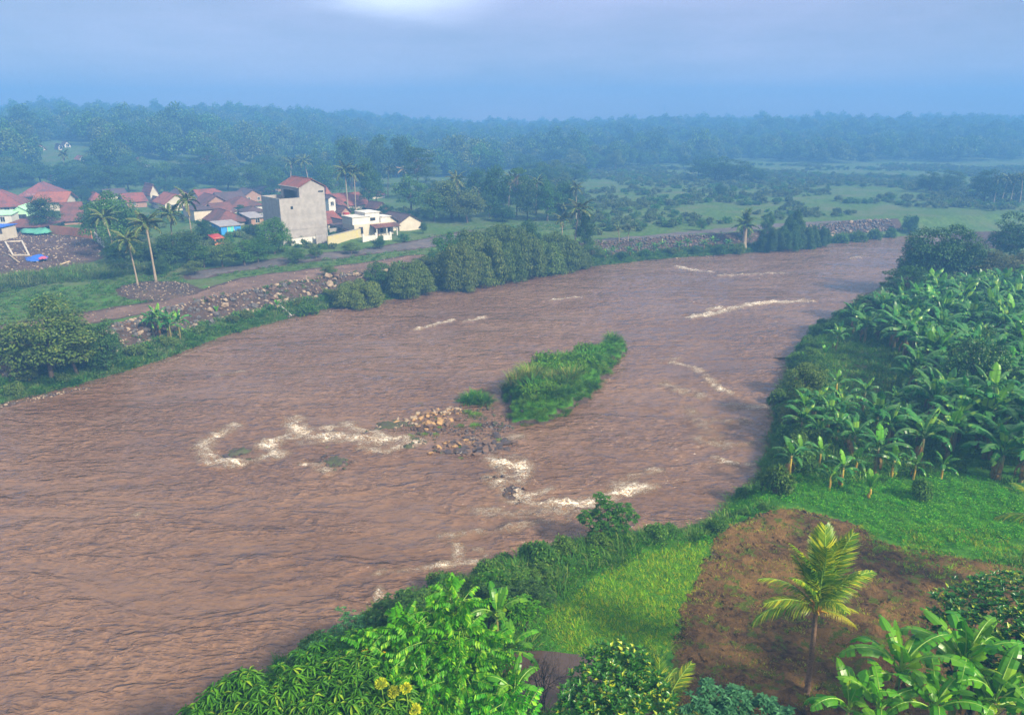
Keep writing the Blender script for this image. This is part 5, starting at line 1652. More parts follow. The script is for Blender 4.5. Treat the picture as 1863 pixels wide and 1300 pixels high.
def rocks_build():
    """the 280 rocks that show largest are things of their own, the rest one mass of stones"""
    ROCKS.sort(key=lambda q: -q[0])
    for _, me, m, label, group in ROCKS[:280]:
        o = obj('rock', me); o.matrix_world = m; tag(o, label, 'rock', group)
    V = []; Fs = []; MI = []; mm = list(STONES); n = 0
    for _, me, m, label, group in ROCKS[280:]:
        V += [tuple(m @ v.co) for v in me.vertices]; i = mm.index(me.materials[0].name)
        for p in me.polygons: Fs.append(tuple(v + n for v in p.vertices)); MI.append(i)
        n += len(me.vertices)
    o = obj('small_stones', tri_mesh('small_stones', np.array(V), np.array(Fs), [M[k] for k in mm], MI)); tag(o, 'small wet and brown stones strewn over the river bar and the water lines', 'stones', None, 'stuff')


def islet(pts_px, mat, label, h=.35, seed=1):
    P = chaikin([atz(*p) for p in pts_px], 1, True); A = np.array(P); x0, y0 = A.min(0) - .5; x1, y1 = A.max(0) + .5; st = .16
    X, Y = np.meshgrid(np.arange(x0, x1, st), np.arange(y0, y1, st)); nx = X.shape[1]; s = sdist(X, Y, P) + .25 * fbm(X * 1.5, Y * 1.5, seed, 2)
    Z = -0.25 + (h * .45 + .2) * smooth(.25, -.8, s) + .9 * h * fbm(X * 1.8, Y * 2.6, seed, 4) + .8 * h * np.abs(fbm(X * 4, Y * 5, seed + 3, 3))
    V = np.stack([X, Y, Z], -1).reshape(-1, 3); i, j = np.meshgrid(np.arange(nx - 1), np.arange(X.shape[0] - 1)); a = (j * nx + i).ravel()
    me = tri_mesh('rocky_islet', V, np.stack([a, a + 1, a + nx + 1, a + nx], 1), M[mat]); return tag(obj('rocky_islet', me), label, 'islet')


islet([(403, 832), (420, 822), (450, 815), (465, 819), (440, 830), (415, 840)], 'stone_moss', 'low dark mossy rock islet ringed by the leftmost foam arc', .5, 1)
islet([(582, 840), (600, 825), (632, 830), (634, 845), (610, 855), (588, 850)], 'stone_moss', 'small dark islet of mossy stones below the main rapids', .35, 2)
islet([(672, 785), (690, 768), (730, 762), (755, 768), (735, 778), (700, 785)], 'stone_moss', 'long brown islet at the upper left end of the boulder bar', .4, 3)
islet([(726, 815), (735, 800), (765, 795), (762, 812), (740, 822)], 'stone_moss', 'rounded weedy islet at the lower left of the boulder bar', .45, 4)
islet([(903, 895), (915, 882), (935, 885), (943, 896), (925, 903)], 'stone_wet', 'dark wet rock islet among the foam right of the boulder bar', .5, 5)
G = 'boulders lying on the bar in mid river'
rocks_at(70, [(735, 768), (770, 757), (805, 750), (830, 745)], .55, ['stone_gold', 'stone_gold', 'stone_tan', 'stone_brown'], .35, .75, 11, 'golden boulder on the upper edge of the river bar', G, .75)
rocks_at(36, [(772, 776), (795, 768), (812, 764)], .5, ['stone_gold', 'stone_gold', 'stone_brown'], .45, .95, 12, 'large golden boulder in the middle clump of the river bar', G, .75)
rocks_at(60, [(680, 782), (720, 772), (750, 770)], .6, ['stone_brown', 'stone_moss', 'stone_tan'], .25, .5, 13, 'brown stone on the long islet at the left end of the bar', G, .7)
rocks_at(56, [(795, 818), (820, 805), (870, 800), (890, 812)], .6, ['stone_brown', 'stone_wet', 'stone_gold'], .35, .85, 14, 'flat brown rock in the shallow lower part of the bar', G, .5)
rocks_at(50, [(830, 825), (860, 822), (895, 815), (905, 800)], .7, ['stone_wet', 'stone_wet', 'stone_brown'], .4, 1.0, 15, 'wet dark rock washed by water at the lower edge of the bar', G, .4)
rocks_at(40, [(840, 760), (880, 770), (905, 780), (925, 778), (935, 765)], .7, ['stone_wet', 'stone_grey', 'stone_moss'], .2, .45, 16, 'small dark stone beside the green island', G, .8)
rocks_at(50, [(770, 795), (800, 785), (850, 785), (880, 790)], .5, ['stone_brown', 'stone_wet'], .25, .6, 17, 'brown stone in the middle of the bar', G, .6)
rocks_at(45, [(592, 838), (625, 845)], .6, ['stone_moss', 'stone_brown', 'stone_wet'], .3, .6, 18, 'mossy stone on the islet below the main rapids', G, .7)
rocks_at(45, [(735, 812), (760, 800)], .6, ['stone_moss', 'stone_tan'], .25, .5, 19, 'mossy stone on the rounded weedy islet', G, .7)
rocks_at(16, [(910, 895), (935, 890)], .45, ['stone_wet', 'stone_wet', 'stone_brown'], .4, .8, 20, 'wet boulder breaking the foam right of the bar', G, .8)
rocks_at(45, [(408, 832), (440, 824), (462, 819)], .35, ['stone_moss', 'stone_wet'], .3, .7, 27, 'dark mossy stone on the leftmost foam ringed islet', G, .5)
rocks_at(60, [(690, 782), (735, 768), (800, 752), (850, 745)], .8, ['stone_moss', 'stone_brown', 'stone_wet'], .18, .4, 28, 'small dark stone between the golden boulders of the bar', G, .7)
rocks_at(40, [(830, 822), (880, 815), (900, 795)], .9, ['stone_wet', 'stone_brown'], .5, 1.1, 29, 'low slab of wet rock in the shallow water below the island', G, .3)
rocks_at(6, [(876, 872), (905, 868)], .4, ['stone_grey', 'stone_wet'], .2, .4, 21, 'grey stone upstream of the wet foam rocks', G, .8)
rocks_at(4, [(1340, 738), (1350, 740)], .3, ['stone_wet'], .5, .9, 22, 'dark rock breaking the surface near the right bank', 'rocks breaking the surface near the right bank', .6)
rocks_at(24, [(600, 568), (640, 562), (700, 556)], .4, ['stone_tan', 'stone_gold', 'stone_brown'], .3, .6, 23, 'pale stone at the water line below the round shrub', 'stones along the left water line', .7)
rocks_at(10, [(1150, 480), (1280, 466), (1330, 464)], 1.0, ['stone_wet', 'stone_tan'], .4, .8, 24, 'stone at the far water line', 'stones along the far water line', .7)
rocks_at(18, [(30, 735), (110, 716), (170, 704)], .4, ['stone_grey', 'stone_tan'], .12, .3, 25, 'pebble on the dark gravel spit by the left bank', 'stones on the gravel spit', .7)
rocks_at(7, [(500, 566), (525, 575), (530, 582)], .4, ['stone_wet'], .5, .9, 26, 'black wet stone beside the little waterfall', 'stones of the little waterfall', .8)

rocks_build()

# the small waterfall that runs out of the stone bank
mb = MB(); wp = [ground(508, 556), ground(516, 563), ground(524, 571), ground(530, 577)]
for s in range(5):
    pts = []
    for k, p in enumerate(wp):
        pts.append(p + Vector((random.uniform(-.16, .16), random.uniform(-.1, .1), .16 + .05 * s)))
    mb.tube(pts, [.03, .05, .045, .06], 5)
fw = plain_mat('white_water', (0.70, 0.70, 0.70), (0.42, 0.38, 0.34), 9, .5, .8, .1)
tag(obj('waterfall', mb.mesh('waterfall', [fw], True)), 'thin white waterfall running out of the stone bank into the river', 'waterfall')
# driftwood near the right bank
mb = MB(); a = atz(1405, 652); b = atz(1440, 657); mb.tube([(a[0], a[1], .08), ((a[0] + b[0]) / 2, (a[1] + b[1]) / 2, .22), (b[0], b[1], .5)], [.06, .16, .14], 6)
mb.tube([((a[0] + b[0]) / 2, (a[1] + b[1]) / 2, .2), (b[0] - .6, b[1] + .9, .5)], [.08, .03], 4)
tag(obj('driftwood_log', mb.mesh('driftwood_log', [M['bark_dark']])), 'dark driftwood log sticking out from the right bank', 'log')
a = atz(392, 683)
mb = MB(); mb.tube([(a[0], a[1], .02), (a[0] + 1.6, a[1] + .4, .1), (a[0] + 3.2, a[1] + .9, .03)], [.05, .12, .05], 5)
tag(obj('floating_branch', mb.mesh('floating_branch', [M['bark']])), 'brown branch drifting in the open water left of the islands', 'branch')

# ------------------------------------------------------------------ plant kinds
T = {}
T['olive'] = [broadleaf('broadleaf_tree', 1, M['leaf_olive'], M['bark'], 34), broadleaf('broadleaf_tree', 2, M['leaf_olive'], M['bark'], 28, R_=3.6, RZ=4, lumps=.5)]
T['dark'] = [broadleaf('broadleaf_tree', 3, M['leaf_dark'], M['bark_dark'], 36, lumps=.4), broadleaf('broadleaf_tree', 4, M['leaf_dark'], M['bark_dark'], 30, R_=3.4, RZ=4.2, lumps=.5)]
T['mid'] = [broadleaf('broadleaf_tree', 5, M['leaf_mid'], M['bark'], 30, lumps=.4), broadleaf('broadleaf_tree', 6, M['leaf_mid'], M['bark'], 26, R_=3.2, RZ=4, cr=1.2)]
T['brown'] = [broadleaf('broadleaf_tree', 7, M['leaf_brownish'], M['bark'], 34)]
T['layered'] = [layered('tiered_tree', 8, M['leaf_dark'], M['bark']), layered('tiered_tree', 9, M['leaf_mid'], M['bark'], 4)]
T['droop'] = [drooping('river_thicket', 10, M['leaf_olive'], M['bark']), drooping('river_thicket', 11, M['leaf_olive'], M['bark'], 22), drooping('river_thicket', 12, M['leaf_dark'], M['bark'], 20)]
T['bush'] = [bush('bush', 13, M['leaf_mid'], M['bark']), bush('bush', 14, M['leaf_olive'], M['bark']), bush('bush', 15, M['leaf_dark'], M['bark'])]
FR = [frond(20 + i, 3.1, e0, dr, 26, .13, .8, 'palm_leaf', False, .7) for i, (e0, dr) in enumerate([(.3, 1.0), (.25, 1.3), (.2, 1.5), (.1, 1.4)])]
FRD = frond(30, 2.8, -.2, .8, 20, .12, .6, 'palm_leaf_dry', False, .8, 'wood_pale')
T['palm'] = [palm_proto('coconut_palm', 31, FR, 9, 16, .16, dead=FRD), palm_proto('coconut_palm', 32, FR, 9, 18, .16, lean=.09), palm_proto('coconut_palm', 33, FR, 9, 14, .15, dead=FRD)]
T['palmdry'] = [palm_proto('coconut_palm', 34, [FRD, FR[0], FRD], 9, 14, .15)]
FRW = [frond(40 + i, 3.6, e0, dr, 24, .16, .9, 'leaf_olive', False, .5) for i, (e0, dr) in enumerate([(.9, .9), (.5, 1.1), (.2, 1.0)])]
T['fan'] = [palm_proto('feather_palm', 41, FRW, 4.5, 22, .55, 'bark_pale', nuts=False, elev=(-.3, .9))]
BL = banana_set('leaf', 'banana_leaf', .8, 50); BLN = banana_set('leaf', 'banana_leaf_near', .55, 70)
BY = banana_leaf(90, 1.9, .6, 1.35, .5, .15, 'banana_leaf_light'); BD = banana_leaf(91, 2.0, .5, .1, .9, .8, 'banana_leaf_dead', 10)
T['banana'] = [banana_proto('banana_plant', 100 + i, BL, BD, h, n, st, BY if i % 2 else None, 1.0, nd) for i, (h, n, st, nd) in
               enumerate([(2.1, 11, 'banana_stem', 2), (2.4, 12, 'banana_stem', 1), (1.8, 10, 'banana_stem', 2), (2.5, 11, 'banana_stem', 3), (2.0, 11, 'banana_stem', 1)])]
T['banana_young'] = [banana_proto('banana_plant', 110 + i, BL, BD, h, n, 'banana_stem_gold', BY, s, nd) for i, (h, n, s, nd) in enumerate([(1.5, 7, .75, 1), (1.7, 7, .8, 2), (1.3, 6, .7, 0)])]
T['banana_pup'] = [banana_proto('banana_plant', 115, [BY] * 8, BD, .5, 6, 'banana_stem_gold', BY, .55, 1)]
T['banana_near'] = [banana_proto('banana_plant', 120, BLN, BD, 2.6, 13, 'banana_stem', BLN[0], 1.15, 1), banana_proto('banana_plant', 121, BLN, BD, 2.4, 11, 'banana_stem', BLN[0], 1.1, 2), banana_proto('banana_plant', 122, BLN, BD, 1.6, 8, 'banana_stem', BY, .85, 1)]


def place(kind, px, pyb, pyt, wpx, label, group=None, i=None, seed=None, W0=None, H0=None, rz=None, at=None, cat=None, name=None):
    """stand a plant on the ground at a picture point, as tall and as wide as it looks there"""
    k = (int(px * 7 + pyb * 3) if seed is None else seed)
    pr = T[kind][(k if i is None else i) % len(T[kind])]
    P = ground(px, pyb) if at is None else Vector((at[0], at[1], gz(*at)))
    H0 = H0 or {'palm': 11.0, 'palmdry': 11.0, 'fan': 7.6, 'droop': 8.0, 'bush': 1.45, 'banana': 4.4, 'banana_young': 2.9, 'banana_pup': 1.5, 'banana_near': 4.4}.get(kind, 10.0)
    W0 = W0 or {'palm': 5.6, 'palmdry': 5.6, 'fan': 6.8, 'droop': 9.6, 'bush': 2.5, 'layered': 9.5, 'banana': 4.2, 'banana_young': 3, 'banana_pup': 1.9, 'banana_near': 4.6}.get(kind, 8.6)
    hz = atY(px, pyt, P.y).z - P.z
    slant = P.y / ray(px, pyt)[1]
    w = (wpx * slant / F / W0) if wpx else hz / H0
    return spawn(pr, P, (k * 1.7) % 6.28 if rz is None else rz, (w, w, hz / H0), label, cat, group, name)


# left bank
place('olive', 95, 690, 548, 165, 'broad olive bush tree on the near left bank, largest there', W0=8.6, i=0)
place('olive', 140, 680, 580, 110, 'lower half of leafy growth beside the largest left bank bush', i=1)
place('dark', 192, 672, 585, 80, 'smaller dark round tree right of the largest left bank bush', i=0)
place('olive', 45, 668, 575, 80, 'olive bush at the left edge of the largest left bank bush', i=1)
for px, b, t_, w in ((292, 618, 548, 55), (312, 620, 552, 55), (328, 615, 560, 48), (280, 612, 562, 44)):
    place('banana', px, b, t_, w, 'old banana plant with golden stems in the clump below the dirt track', 'banana clump below the dirt track')
place('banana_pup', 62, 672, 645, None, 'single young banana plant at the foot of the left stone bank')
place('banana_pup', 505, 562, 545, None, 'small banana shoot beside the little waterfall')
place('banana_pup', 395, 572, 556, None, 'small banana shoot on top of the reeds below the stone bank')
place('droop', 652, 556, 509, 95, 'rounded light olive shrub at the water edge below the stone bank', i=1)
place('mid', 690, 522, 476, 50, 'leafy shrub with broad leaves at the right end of the stone bank', i=0)
place('droop', 745, 536, 472, 90, 'olive thicket mound left of the big river thickets', i=0)
place('banana', 728, 505, 470, 30, 'banana plant standing above the mound left of the big thickets')
place('olive', 775, 500, 460, 50, 'small olive tree behind the mound left of the big thickets')
place('bush', 562, 574, 554, 42, 'bright green cushion bush right of the waterfall', i=0)
for k, (px, b, t_, w) in enumerate([(832, 526, 440, 96), (872, 518, 424, 104), (914, 513, 432, 88), (950, 505, 420, 100), (988, 499, 434, 84), (1020, 492, 424, 78), (1048, 488, 446, 56), (862, 490, 414, 84), (926, 480, 404, 86), (1000, 475, 418, 80)]):
    place('droop', px, b, t_, w, ['leftmost of the big drooping thickets overhanging the water', 'second big drooping thicket from the left at the water', 'third big drooping thicket from the left at the water', 'fourth big drooping thicket from the left at the water', 'third big water side thicket from the right', 'second big water side thicket from the right', 'smallest and rightmost of the big water side thickets', 'thicket in the back row above the two leftmost ones', 'thicket in the back row above the middle ones', 'thicket in the back row below the shaggy palm'][k], 'big thickets overhanging the water', i=k % 2)
for k, (px, b, w) in enumerate([(858, 512, 20), (790, 520, 14), (1010, 488, 20)]):
    P = ground(px, b); mb = MB()
    for q in range(7): mb.tube([P + Vector((random.uniform(-.5, .5), .5, .9 + .2 * q)), P + Vector((random.uniform(0, 2.4), -.6, .2))], [.05, .03], 4)
    tag(obj('fallen_branches', mb.mesh('fallen_branches', [M['stone_gold']])), ['orange dead branches under the left part of the big thickets', 'orange dead branches at the left foot of the thickets', 'orange dead branches under the right end of the thickets'][k], 'branches')
for q_, (px, b, t_, w, lb) in enumerate([(812, 500, 425, 60, 'leafy tree rising left of the big river thickets'), (893, 480, 402, 54, 'light crown standing out above the left thickets'), (965, 478, 400, 50, 'dark crown standing out above the middle thickets'),
                                       (1075, 485, 440, 44, 'leafy shrub tree right of the rightmost thicket'), (575, 470, 448, 34, 'shrub before the white boundary wall'), (640, 462, 440, 36, 'shrub before the yellow wall'), (690, 452, 432, 28, 'shrub before the stepped cream house'),
                                       (735, 440, 424, 26, 'shrub before the cream end house'), (540, 478, 452, 44, 'bushy shrub right of the round tree before the grey building'), (600, 500, 482, 30, 'small shrub on the grass between road and track')]):
    place(['mid', 'olive', 'dark', 'mid'][q_ % 4], px, b, t_, w, lb)
place('palm', 1045, 462, 362, 66, 'shaggy coconut palm rising behind the big river thickets', i=0)
place('palm', 1022, 458, 385, 50, 'lower palm leaning left of the shaggy palm', i=2)
place('dark', 1064, 468, 385, 40, 'broad leaved tree right of the shaggy palm', i=1)
for px, b, t_, w in ((1126, 440, 408, 30), (1142, 440, 407, 34)):
    place('palm', px, b, t_, w, 'one of two short ragged palms by the far gravel road', 'pair of short palms by the far gravel road', i=0, H0=11)
for k, px in enumerate(range(1085, 1330, 15)):
    yb = np.interp(px, [1085, 1200, 1330], [482, 470, 462]) - 5 - (k % 3) * 4
    place('banana' if k % 3 else 'bush', px, yb, yb - (24 if k % 3 else 14), 24, 'low plant in the strip between far stone bank and water', 'plants on the far bank strip')
place('fan', 1353, 452, 381, 62, 'fan shaped palm with a thick trunk on the far bank')
for k, (px, b, t_, w) in enumerate([(1400, 458, 412, 48), (1430, 456, 400, 50), (1462, 452, 402, 50), (1490, 450, 410, 36), (1440, 440, 378, 34)]):
    place('droop', px, b, t_, w, 'bluish thicket on the far bank right of the thick trunked palm', 'thickets by the thick trunked palm', i=2)
place('mid', 1395, 430, 384, 28, 'small tree behind the far thickets')
for k, (px, b, t_, w) in enumerate([(1530, 443, 425, 30), (1560, 440, 421, 34), (1590, 436, 417, 30), (1620, 432, 415, 26), (1655, 425, 393, 34), (1345, 462, 444, 26), (1310, 464, 446, 24)]):
    place('bush', px, b, t_, w, 'low bush on the far bank near the river bend', 'bushes on the far bank', H0=1.45)

# village palms and trees
for px, b, t_, w, i, lb in [(251, 520, 418, 62, 0, 'short coconut palm with a leaning trunk in front of the village, left of the pair'),
                            (284, 513, 386, 78, 1, 'tall thin trunked coconut palm before the village, right of the pair'),
                            (355, 470, 340, 52, 2, 'dark coconut palm rising over the cream gable house'),
                            (318, 475, 370, 56, 0, 'coconut palm between the tall pale one and the cream gable house'),
                            (212, 478, 378, 60, 1, 'dark palm crown among the trees behind the broken wall'),
                            (275, 462, 402, 50, 2, 'palm with a pale trunk stub behind the tall front palm'),
                            (634, 392, 293, 52, 1, 'tall coconut palm right of the grey building, tallest of the row'),
                            (648, 390, 300, 40, 0, 'second coconut palm just right of the tallest one'),
                            (706, 358, 298, 34, 1, 'slim palm with a long bare trunk right of the dark tree'),
                            (563, 345, 281, 44, 1, 'hazy palm behind the grey building, right of two'),
                            (530, 345, 285, 44, 0, 'hazy palm behind the grey building, left of two'),
                            (835, 395, 310, 44, 0, 'hazy palm right of the pale round tree'),
                            (925, 385, 312, 40, 1, 'hazy palm in the tree belt behind the thickets'),
                            (975, 392, 318, 44, 2, 'hazy palm at the right end of the tree belt'),
                            (1048, 400, 330, 36, 0, 'palm crown above the shaggy palm'),
                            (120, 330, 272, 26, 1, 'faint palm on the hazy slope above the long hip roof')]:
    place('palm', px, b, t_, w, lb, i=i)
place('palmdry', 735, 352, 297, 34, 'palm with a bleached yellow crown left of the tiered tree')
TREES = [  # kind, px, base, top, width, label
    ('layered', 762, 362, 270, 66, 'tiered dark tree standing over the haze right of the palms'),
    ('layered', 380, 332, 270, 66, 'tiered tree standing by the pale green field'),
    ('dark', 672, 385, 288, 40, 'tall narrow dark tree between the palms'),
    ('dark', 685, 378, 310, 40, 'dark tree behind the narrow dark one'),
    ('mid', 748, 385, 318, 76, 'pale green round tree above the dark roofed end house'),
    ('olive', 822, 398, 330, 110, 'wide rounded olive mound tree behind the river road'),
    ('olive', 850, 405, 345, 80, 'lower right flank of the wide mound tree'),
    ('mid', 790, 402, 350, 60, 'tree between the end house and the wide mound tree'),
    ('dark', 900, 395, 302, 60, 'dark tree in the belt behind the thickets, left part'),
    ('dark', 870, 375, 306, 50, 'dark tree at the left end of the belt'),
    ('layered', 940, 395, 308, 54, 'tiered tree in the belt behind the thickets'),
    ('dark', 960, 400, 322, 50, 'dark tree in the middle of the belt'),
    ('mid', 995, 402, 328, 56, 'green tree at the right of the belt'),
    ('dark', 1025, 398, 330, 50, 'dark tree left of the palm crown in the belt'),
    ('dark', 85, 420, 358, 62, 'round dark tree in front of the striped roof'),
    ('mid', 210, 452, 352, 96, 'large tiered green tree left of the low tin roofed house'),
    ('dark', 175, 430, 372, 60, 'dark tree right of the steep plum roof'),
    ('dark', 250, 440, 388, 70, 'dark tree behind the front pair of palms'),
    ('dark', 150, 372, 338, 40, 'dark tree behind the steep plum roof'),
    ('dark', 228, 480, 430, 70, 'dark tree behind the short front palm'),
    ('mid', 268, 480, 440, 60, 'shrubby tree between the front palms'),
    ('dark', 310, 485, 425, 76, 'dark tree right of the tall front palm'),
    ('dark', 345, 480, 420, 66, 'dark tree below the dark coconut palm'),
    ('mid', 372, 487, 445, 56, 'small tree with a pale trunk by the road bend'),
    ('olive', 405, 485, 436, 62, 'light olive tree below the orange hut'),
    ('mid', 445, 482, 436, 62, 'bushy green tree below the blue house'),
    ('mid', 470, 478, 432, 56, 'bushy tree left of the round tree before the grey building'),
    ('mid', 500, 462, 397, 64, 'round green tree in front of the grey building left corner'),
    ('dark', 375, 440, 400, 44, 'dark tree in front of the cream block house'),
    ('olive', 355, 500, 470, 40, 'low olive shrub tree at the road bend'),
    ('dark', 290, 500, 470, 44, 'low dark shrub tree behind the tall front palm trunk'),
    ('dark', 440, 392, 372, 26, 'dark garden tree among the roofs'),
    ('mid', 655, 398, 380, 30, 'garden tree behind the stepped house'),
    ('dark', 700, 395, 372, 34, 'garden tree above the dark roofed house'),
    ('mid', 628, 385, 366, 22, 'garden tree right of the grey building'),
    ('dark', 770, 425, 405, 18, 'small round bush tree at the gable end house'),
    ('mid', 1353, 440, 396, 30, 'small tree by the far gravel road'),
    ('mid', 1275, 420, 397, 24, 'lone little tree on the far plain beside the road'),
    ('dark', 1310, 358, 334, 24, 'small round dark tree on the hazy plain'),
    ('mid', 1335, 352, 338, 16, 'tiny tree on the hazy plain'),
    ('dark', 1635, 340, 328, 16, 'tiny palm like tree on the hazy plain'),
    ('dark', 1570, 342, 332, 12, 'tiny dark tree on the hazy plain'),
    ('dark', 1505, 352, 338, 14, 'tiny conical tree on the hazy plain'),
    ('dark', 1690, 350, 312, 44, 'left tree of the hazy grove on the right plain'),
    ('dark', 1730, 348, 310, 44, 'right tree of the hazy grove on the right plain'),
    ('dark', 1790, 366, 308, 56, 'dark hazy tree left of the right edge palms'),
    ('dark', 1845, 364, 316, 56, 'dark hazy tree at the right edge'),
    ('dark', 1300, 330, 285, 60, 'clump of hazy dark trees left of the open plain'),
    ('dark', 1340, 332, 290, 60, 'hazy dark tree beside the clump left of the open plain'),
    ('dark', 1270, 325, 290, 50, 'hazy dark tree at the left of the clump'),
    ('dark', 1380, 330, 305, 40, 'hazy low tree right of the clump'),
    ('dark', 640, 345, 250, 70, 'big hazy tree high behind the palms, left of three'),
    ('dark', 690, 340, 246, 70, 'big hazy tree high behind the palms, middle of three'),
    ('dark', 735, 340, 248, 60, 'big hazy tree high behind the palms, right of three'),
    ('dark', 575, 335, 272, 40, 'hazy tree between the two hazy palms'),
    ('dark', 415, 345, 300, 60, 'hazy tree right of the tiered field tree'),
    ('mid', 460, 350, 298, 60, 'hazy tree left of the hazy palms'),
    ('mid', 500, 355, 302, 60, 'hazy tree just left of the hazy palms'),
    ('mid', 600, 360, 300, 60, 'hazy tree behind the grey building roof'),
    ('dark', 15, 345, 300, 50, 'dark tree at the left edge above the big red roof'),
    ('dark', 235, 350, 308, 60, 'hazy tree left of the pale green field'),
    ('dark', 200, 352, 300, 60, 'hazy tree above the dark roof in haze'),
    ('dark', 240, 325, 280, 40, 'hazy tree beside the white house with dusty red roof'),
    ('dark', 160, 345, 302, 60, 'hazy tree above the steep plum roof'),
    ('dark', 120, 342, 300, 60, 'hazy tree behind the long hip roof, right end'),
    ('dark', 75, 338, 296, 60, 'hazy tree behind the long hip roof, left end'),
    ('mid', 40, 340, 300, 60, 'hazy tree behind the big red roof'),
    ('dark', 300, 352, 325, 40, 'hazy tree behind the tall narrow gable'),
    ('dark', 340, 350, 322, 44, 'hazy tree between the tall gable and the dark palm'),
]
for kd, px, b, t_, w, lb in TREES: place(kd, px, b, t_, w, lb)
for px in (1808, 1822, 1838, 1855):
    place('palm', px, 368, 313 + (px % 5), 30, 'palm with pale trunk in the hazy grove at the right edge', 'palms at the right edge of the plain')
# tree belt in the haze: a band of single trees across the valley
r = np.random.default_rng(77); n = 0
for k in range(150):
    px = r.uniform(-30, 1300); pyb = r.uniform(302, 352) if px > 760 else r.uniform(300, 340)
    if 270 < px < 470 and 300 < pyb < 330: continue
    if (55 < px < 180 or 235 < px < 290) and pyb < 325: continue
    if px > 1050: pyb = r.uniform(290, 312)
    hh = r.uniform(20, 36) * (pyb - 228) / 100 + 10
    place(['dark', 'mid', 'olive', 'dark'][k % 4], px, pyb, pyb - hh, hh * r.uniform(.9, 1.5), 'hazy round tree in the woods ' + ('above the left end of the village' if px < 260 else 'behind the middle of the village' if px < 620 else 'right of the tall palms' if px < 900 else 'at the left side of the open plain' if px < 1150 else 'at the far side of the open plain'), 'hazy trees of the wooded valley', seed=k)
for k in range(34):
    px = r.uniform(780, 1060); pyb = r.uniform(350, 405)
    place(['dark', 'mid', 'dark', 'palm'][k % 4], px, pyb, pyb - r.uniform(30, 55), r.uniform(26, 44), 'tree in the dense belt between the village and the open plain', 'trees of the dense belt', seed=k + 500)

# shrubs on the open plain
pl = [gp(*p) for p in [(1060, 430), (1340, 405), (1480, 396), (1640, 391), (1900, 385), (1980, 300), (1000, 300), (900, 350), (1000, 395)]]
shsrc = [hidden_source('plain_shrub', bush('plain_shrub', 200 + i, M[m], M['bark'], 12, 1.3, 1.6, 60, .34, .22)['parts'][1][1]) for i, m in enumerate(['leaf_mid', 'grass_pale', 'grass_pale'])]
P_ = pts_in(pl, 3.6, 3, keep=lambda x, y: (fbm(x * .03, y * .03, 88, 3) > -.06))
scatter('undergrowth', P_, None, shsrc, .4, 1.15, 4, 'low green shrubs covering the open plain behind the far bank', 'undergrowth')
vb = [gp(*p) for p in [(200, 505), (330, 492), (520, 470), (700, 440), (775, 425), (775, 385), (500, 350), (200, 400), (190, 470)]]
P_ = pts_in(vb, 3.0, 5, keep=lambda x, y: (fbm(x * .07, y * .07, 89, 3) > 0.08) & (sdist(x, y, ROAD) > 1))
scatter('village_shrubs', P_, None, shsrc, .45, .95, 5, 'low shrubs growing between the village houses', 'undergrowth')

# far woods on the ridge
fsrc = []
for i, (m, zc) in enumerate([('leaf_dark', 5.5), ('leaf_mid', 6), ('leaf_olive', 5)]):
    q = broadleaf('ridge_tree', 210 + i, M[m], M['bark'], 16, R_=4, RZ=3.8, zc=zc, cr=1.7, per=120, L=.62, W=.5, droop=.1)
    fsrc.append(hidden_source('ridge_tree', q['parts'][1][1]))
rr = np.random.default_rng(9); X = []; 
for (y0, y1, sp_) in ((260, 620, 9.5), (620, 860, 9.5), (860, 1130, 11.0)):
    xs_ = np.arange(-.95 * y1, .95 * y1, sp_); ys_ = np.arange(y0, y1, sp_); A, B = np.meshgrid(xs_, ys_)
    A = A.ravel() + rr.uniform(-.5, .5, A.size) * sp_; B = B.ravel() + rr.uniform(-.5, .5, B.size) * sp_
    k = np.abs(A) < .85 * B
    X.append(np.stack([A[k], B[k]], 1))
X = np.concatenate(X)
u = X[:, 0] / X[:, 1]
lim = np.interp(u, [-.8, -.5, -.42, -.3, -.1, .1, .3, .8], [275, 290, 330, 340, 350, 400, 455, 470]) + 40 * fbm(X[:, 0] * .02, X[:, 1] * .02, 7, 2)
PALE = gpoly([(262, 325), (285, 300), (340, 297), (400, 300), (405, 318), (360, 330), (300, 333)])
SLOPE = gpoly([(50, 345), (60, 262), (110, 256), (170, 262), (180, 345)]); SLOPE2 = gpoly([(238, 345), (245, 290), (285, 290), (290, 345)])
X = X[(X[:, 1] > lim) & (sdist(X[:, 0], X[:, 1], PALE) > 2) & (sdist(X[:, 0], X[:, 1], SLOPE) > 0) & (sdist(X[:, 0], X[:, 1], SLOPE2) > 0)]
Z = H(X[:, 0], X[:, 1])
big = fbm(X[:, 0] * .05, X[:, 1] * .05, 15, 3)
scatter('far_forest', np.column_stack([X, Z - 1.0]), None, fsrc, 1, 1, 6, 'dense hazy forest covering the far ridge to the skyline', 'forest', .06, (.8, 1.3), scales=np.clip(1.1 + .9 * big + rr.normal(0, .15, len(X)), .6, 1.7))

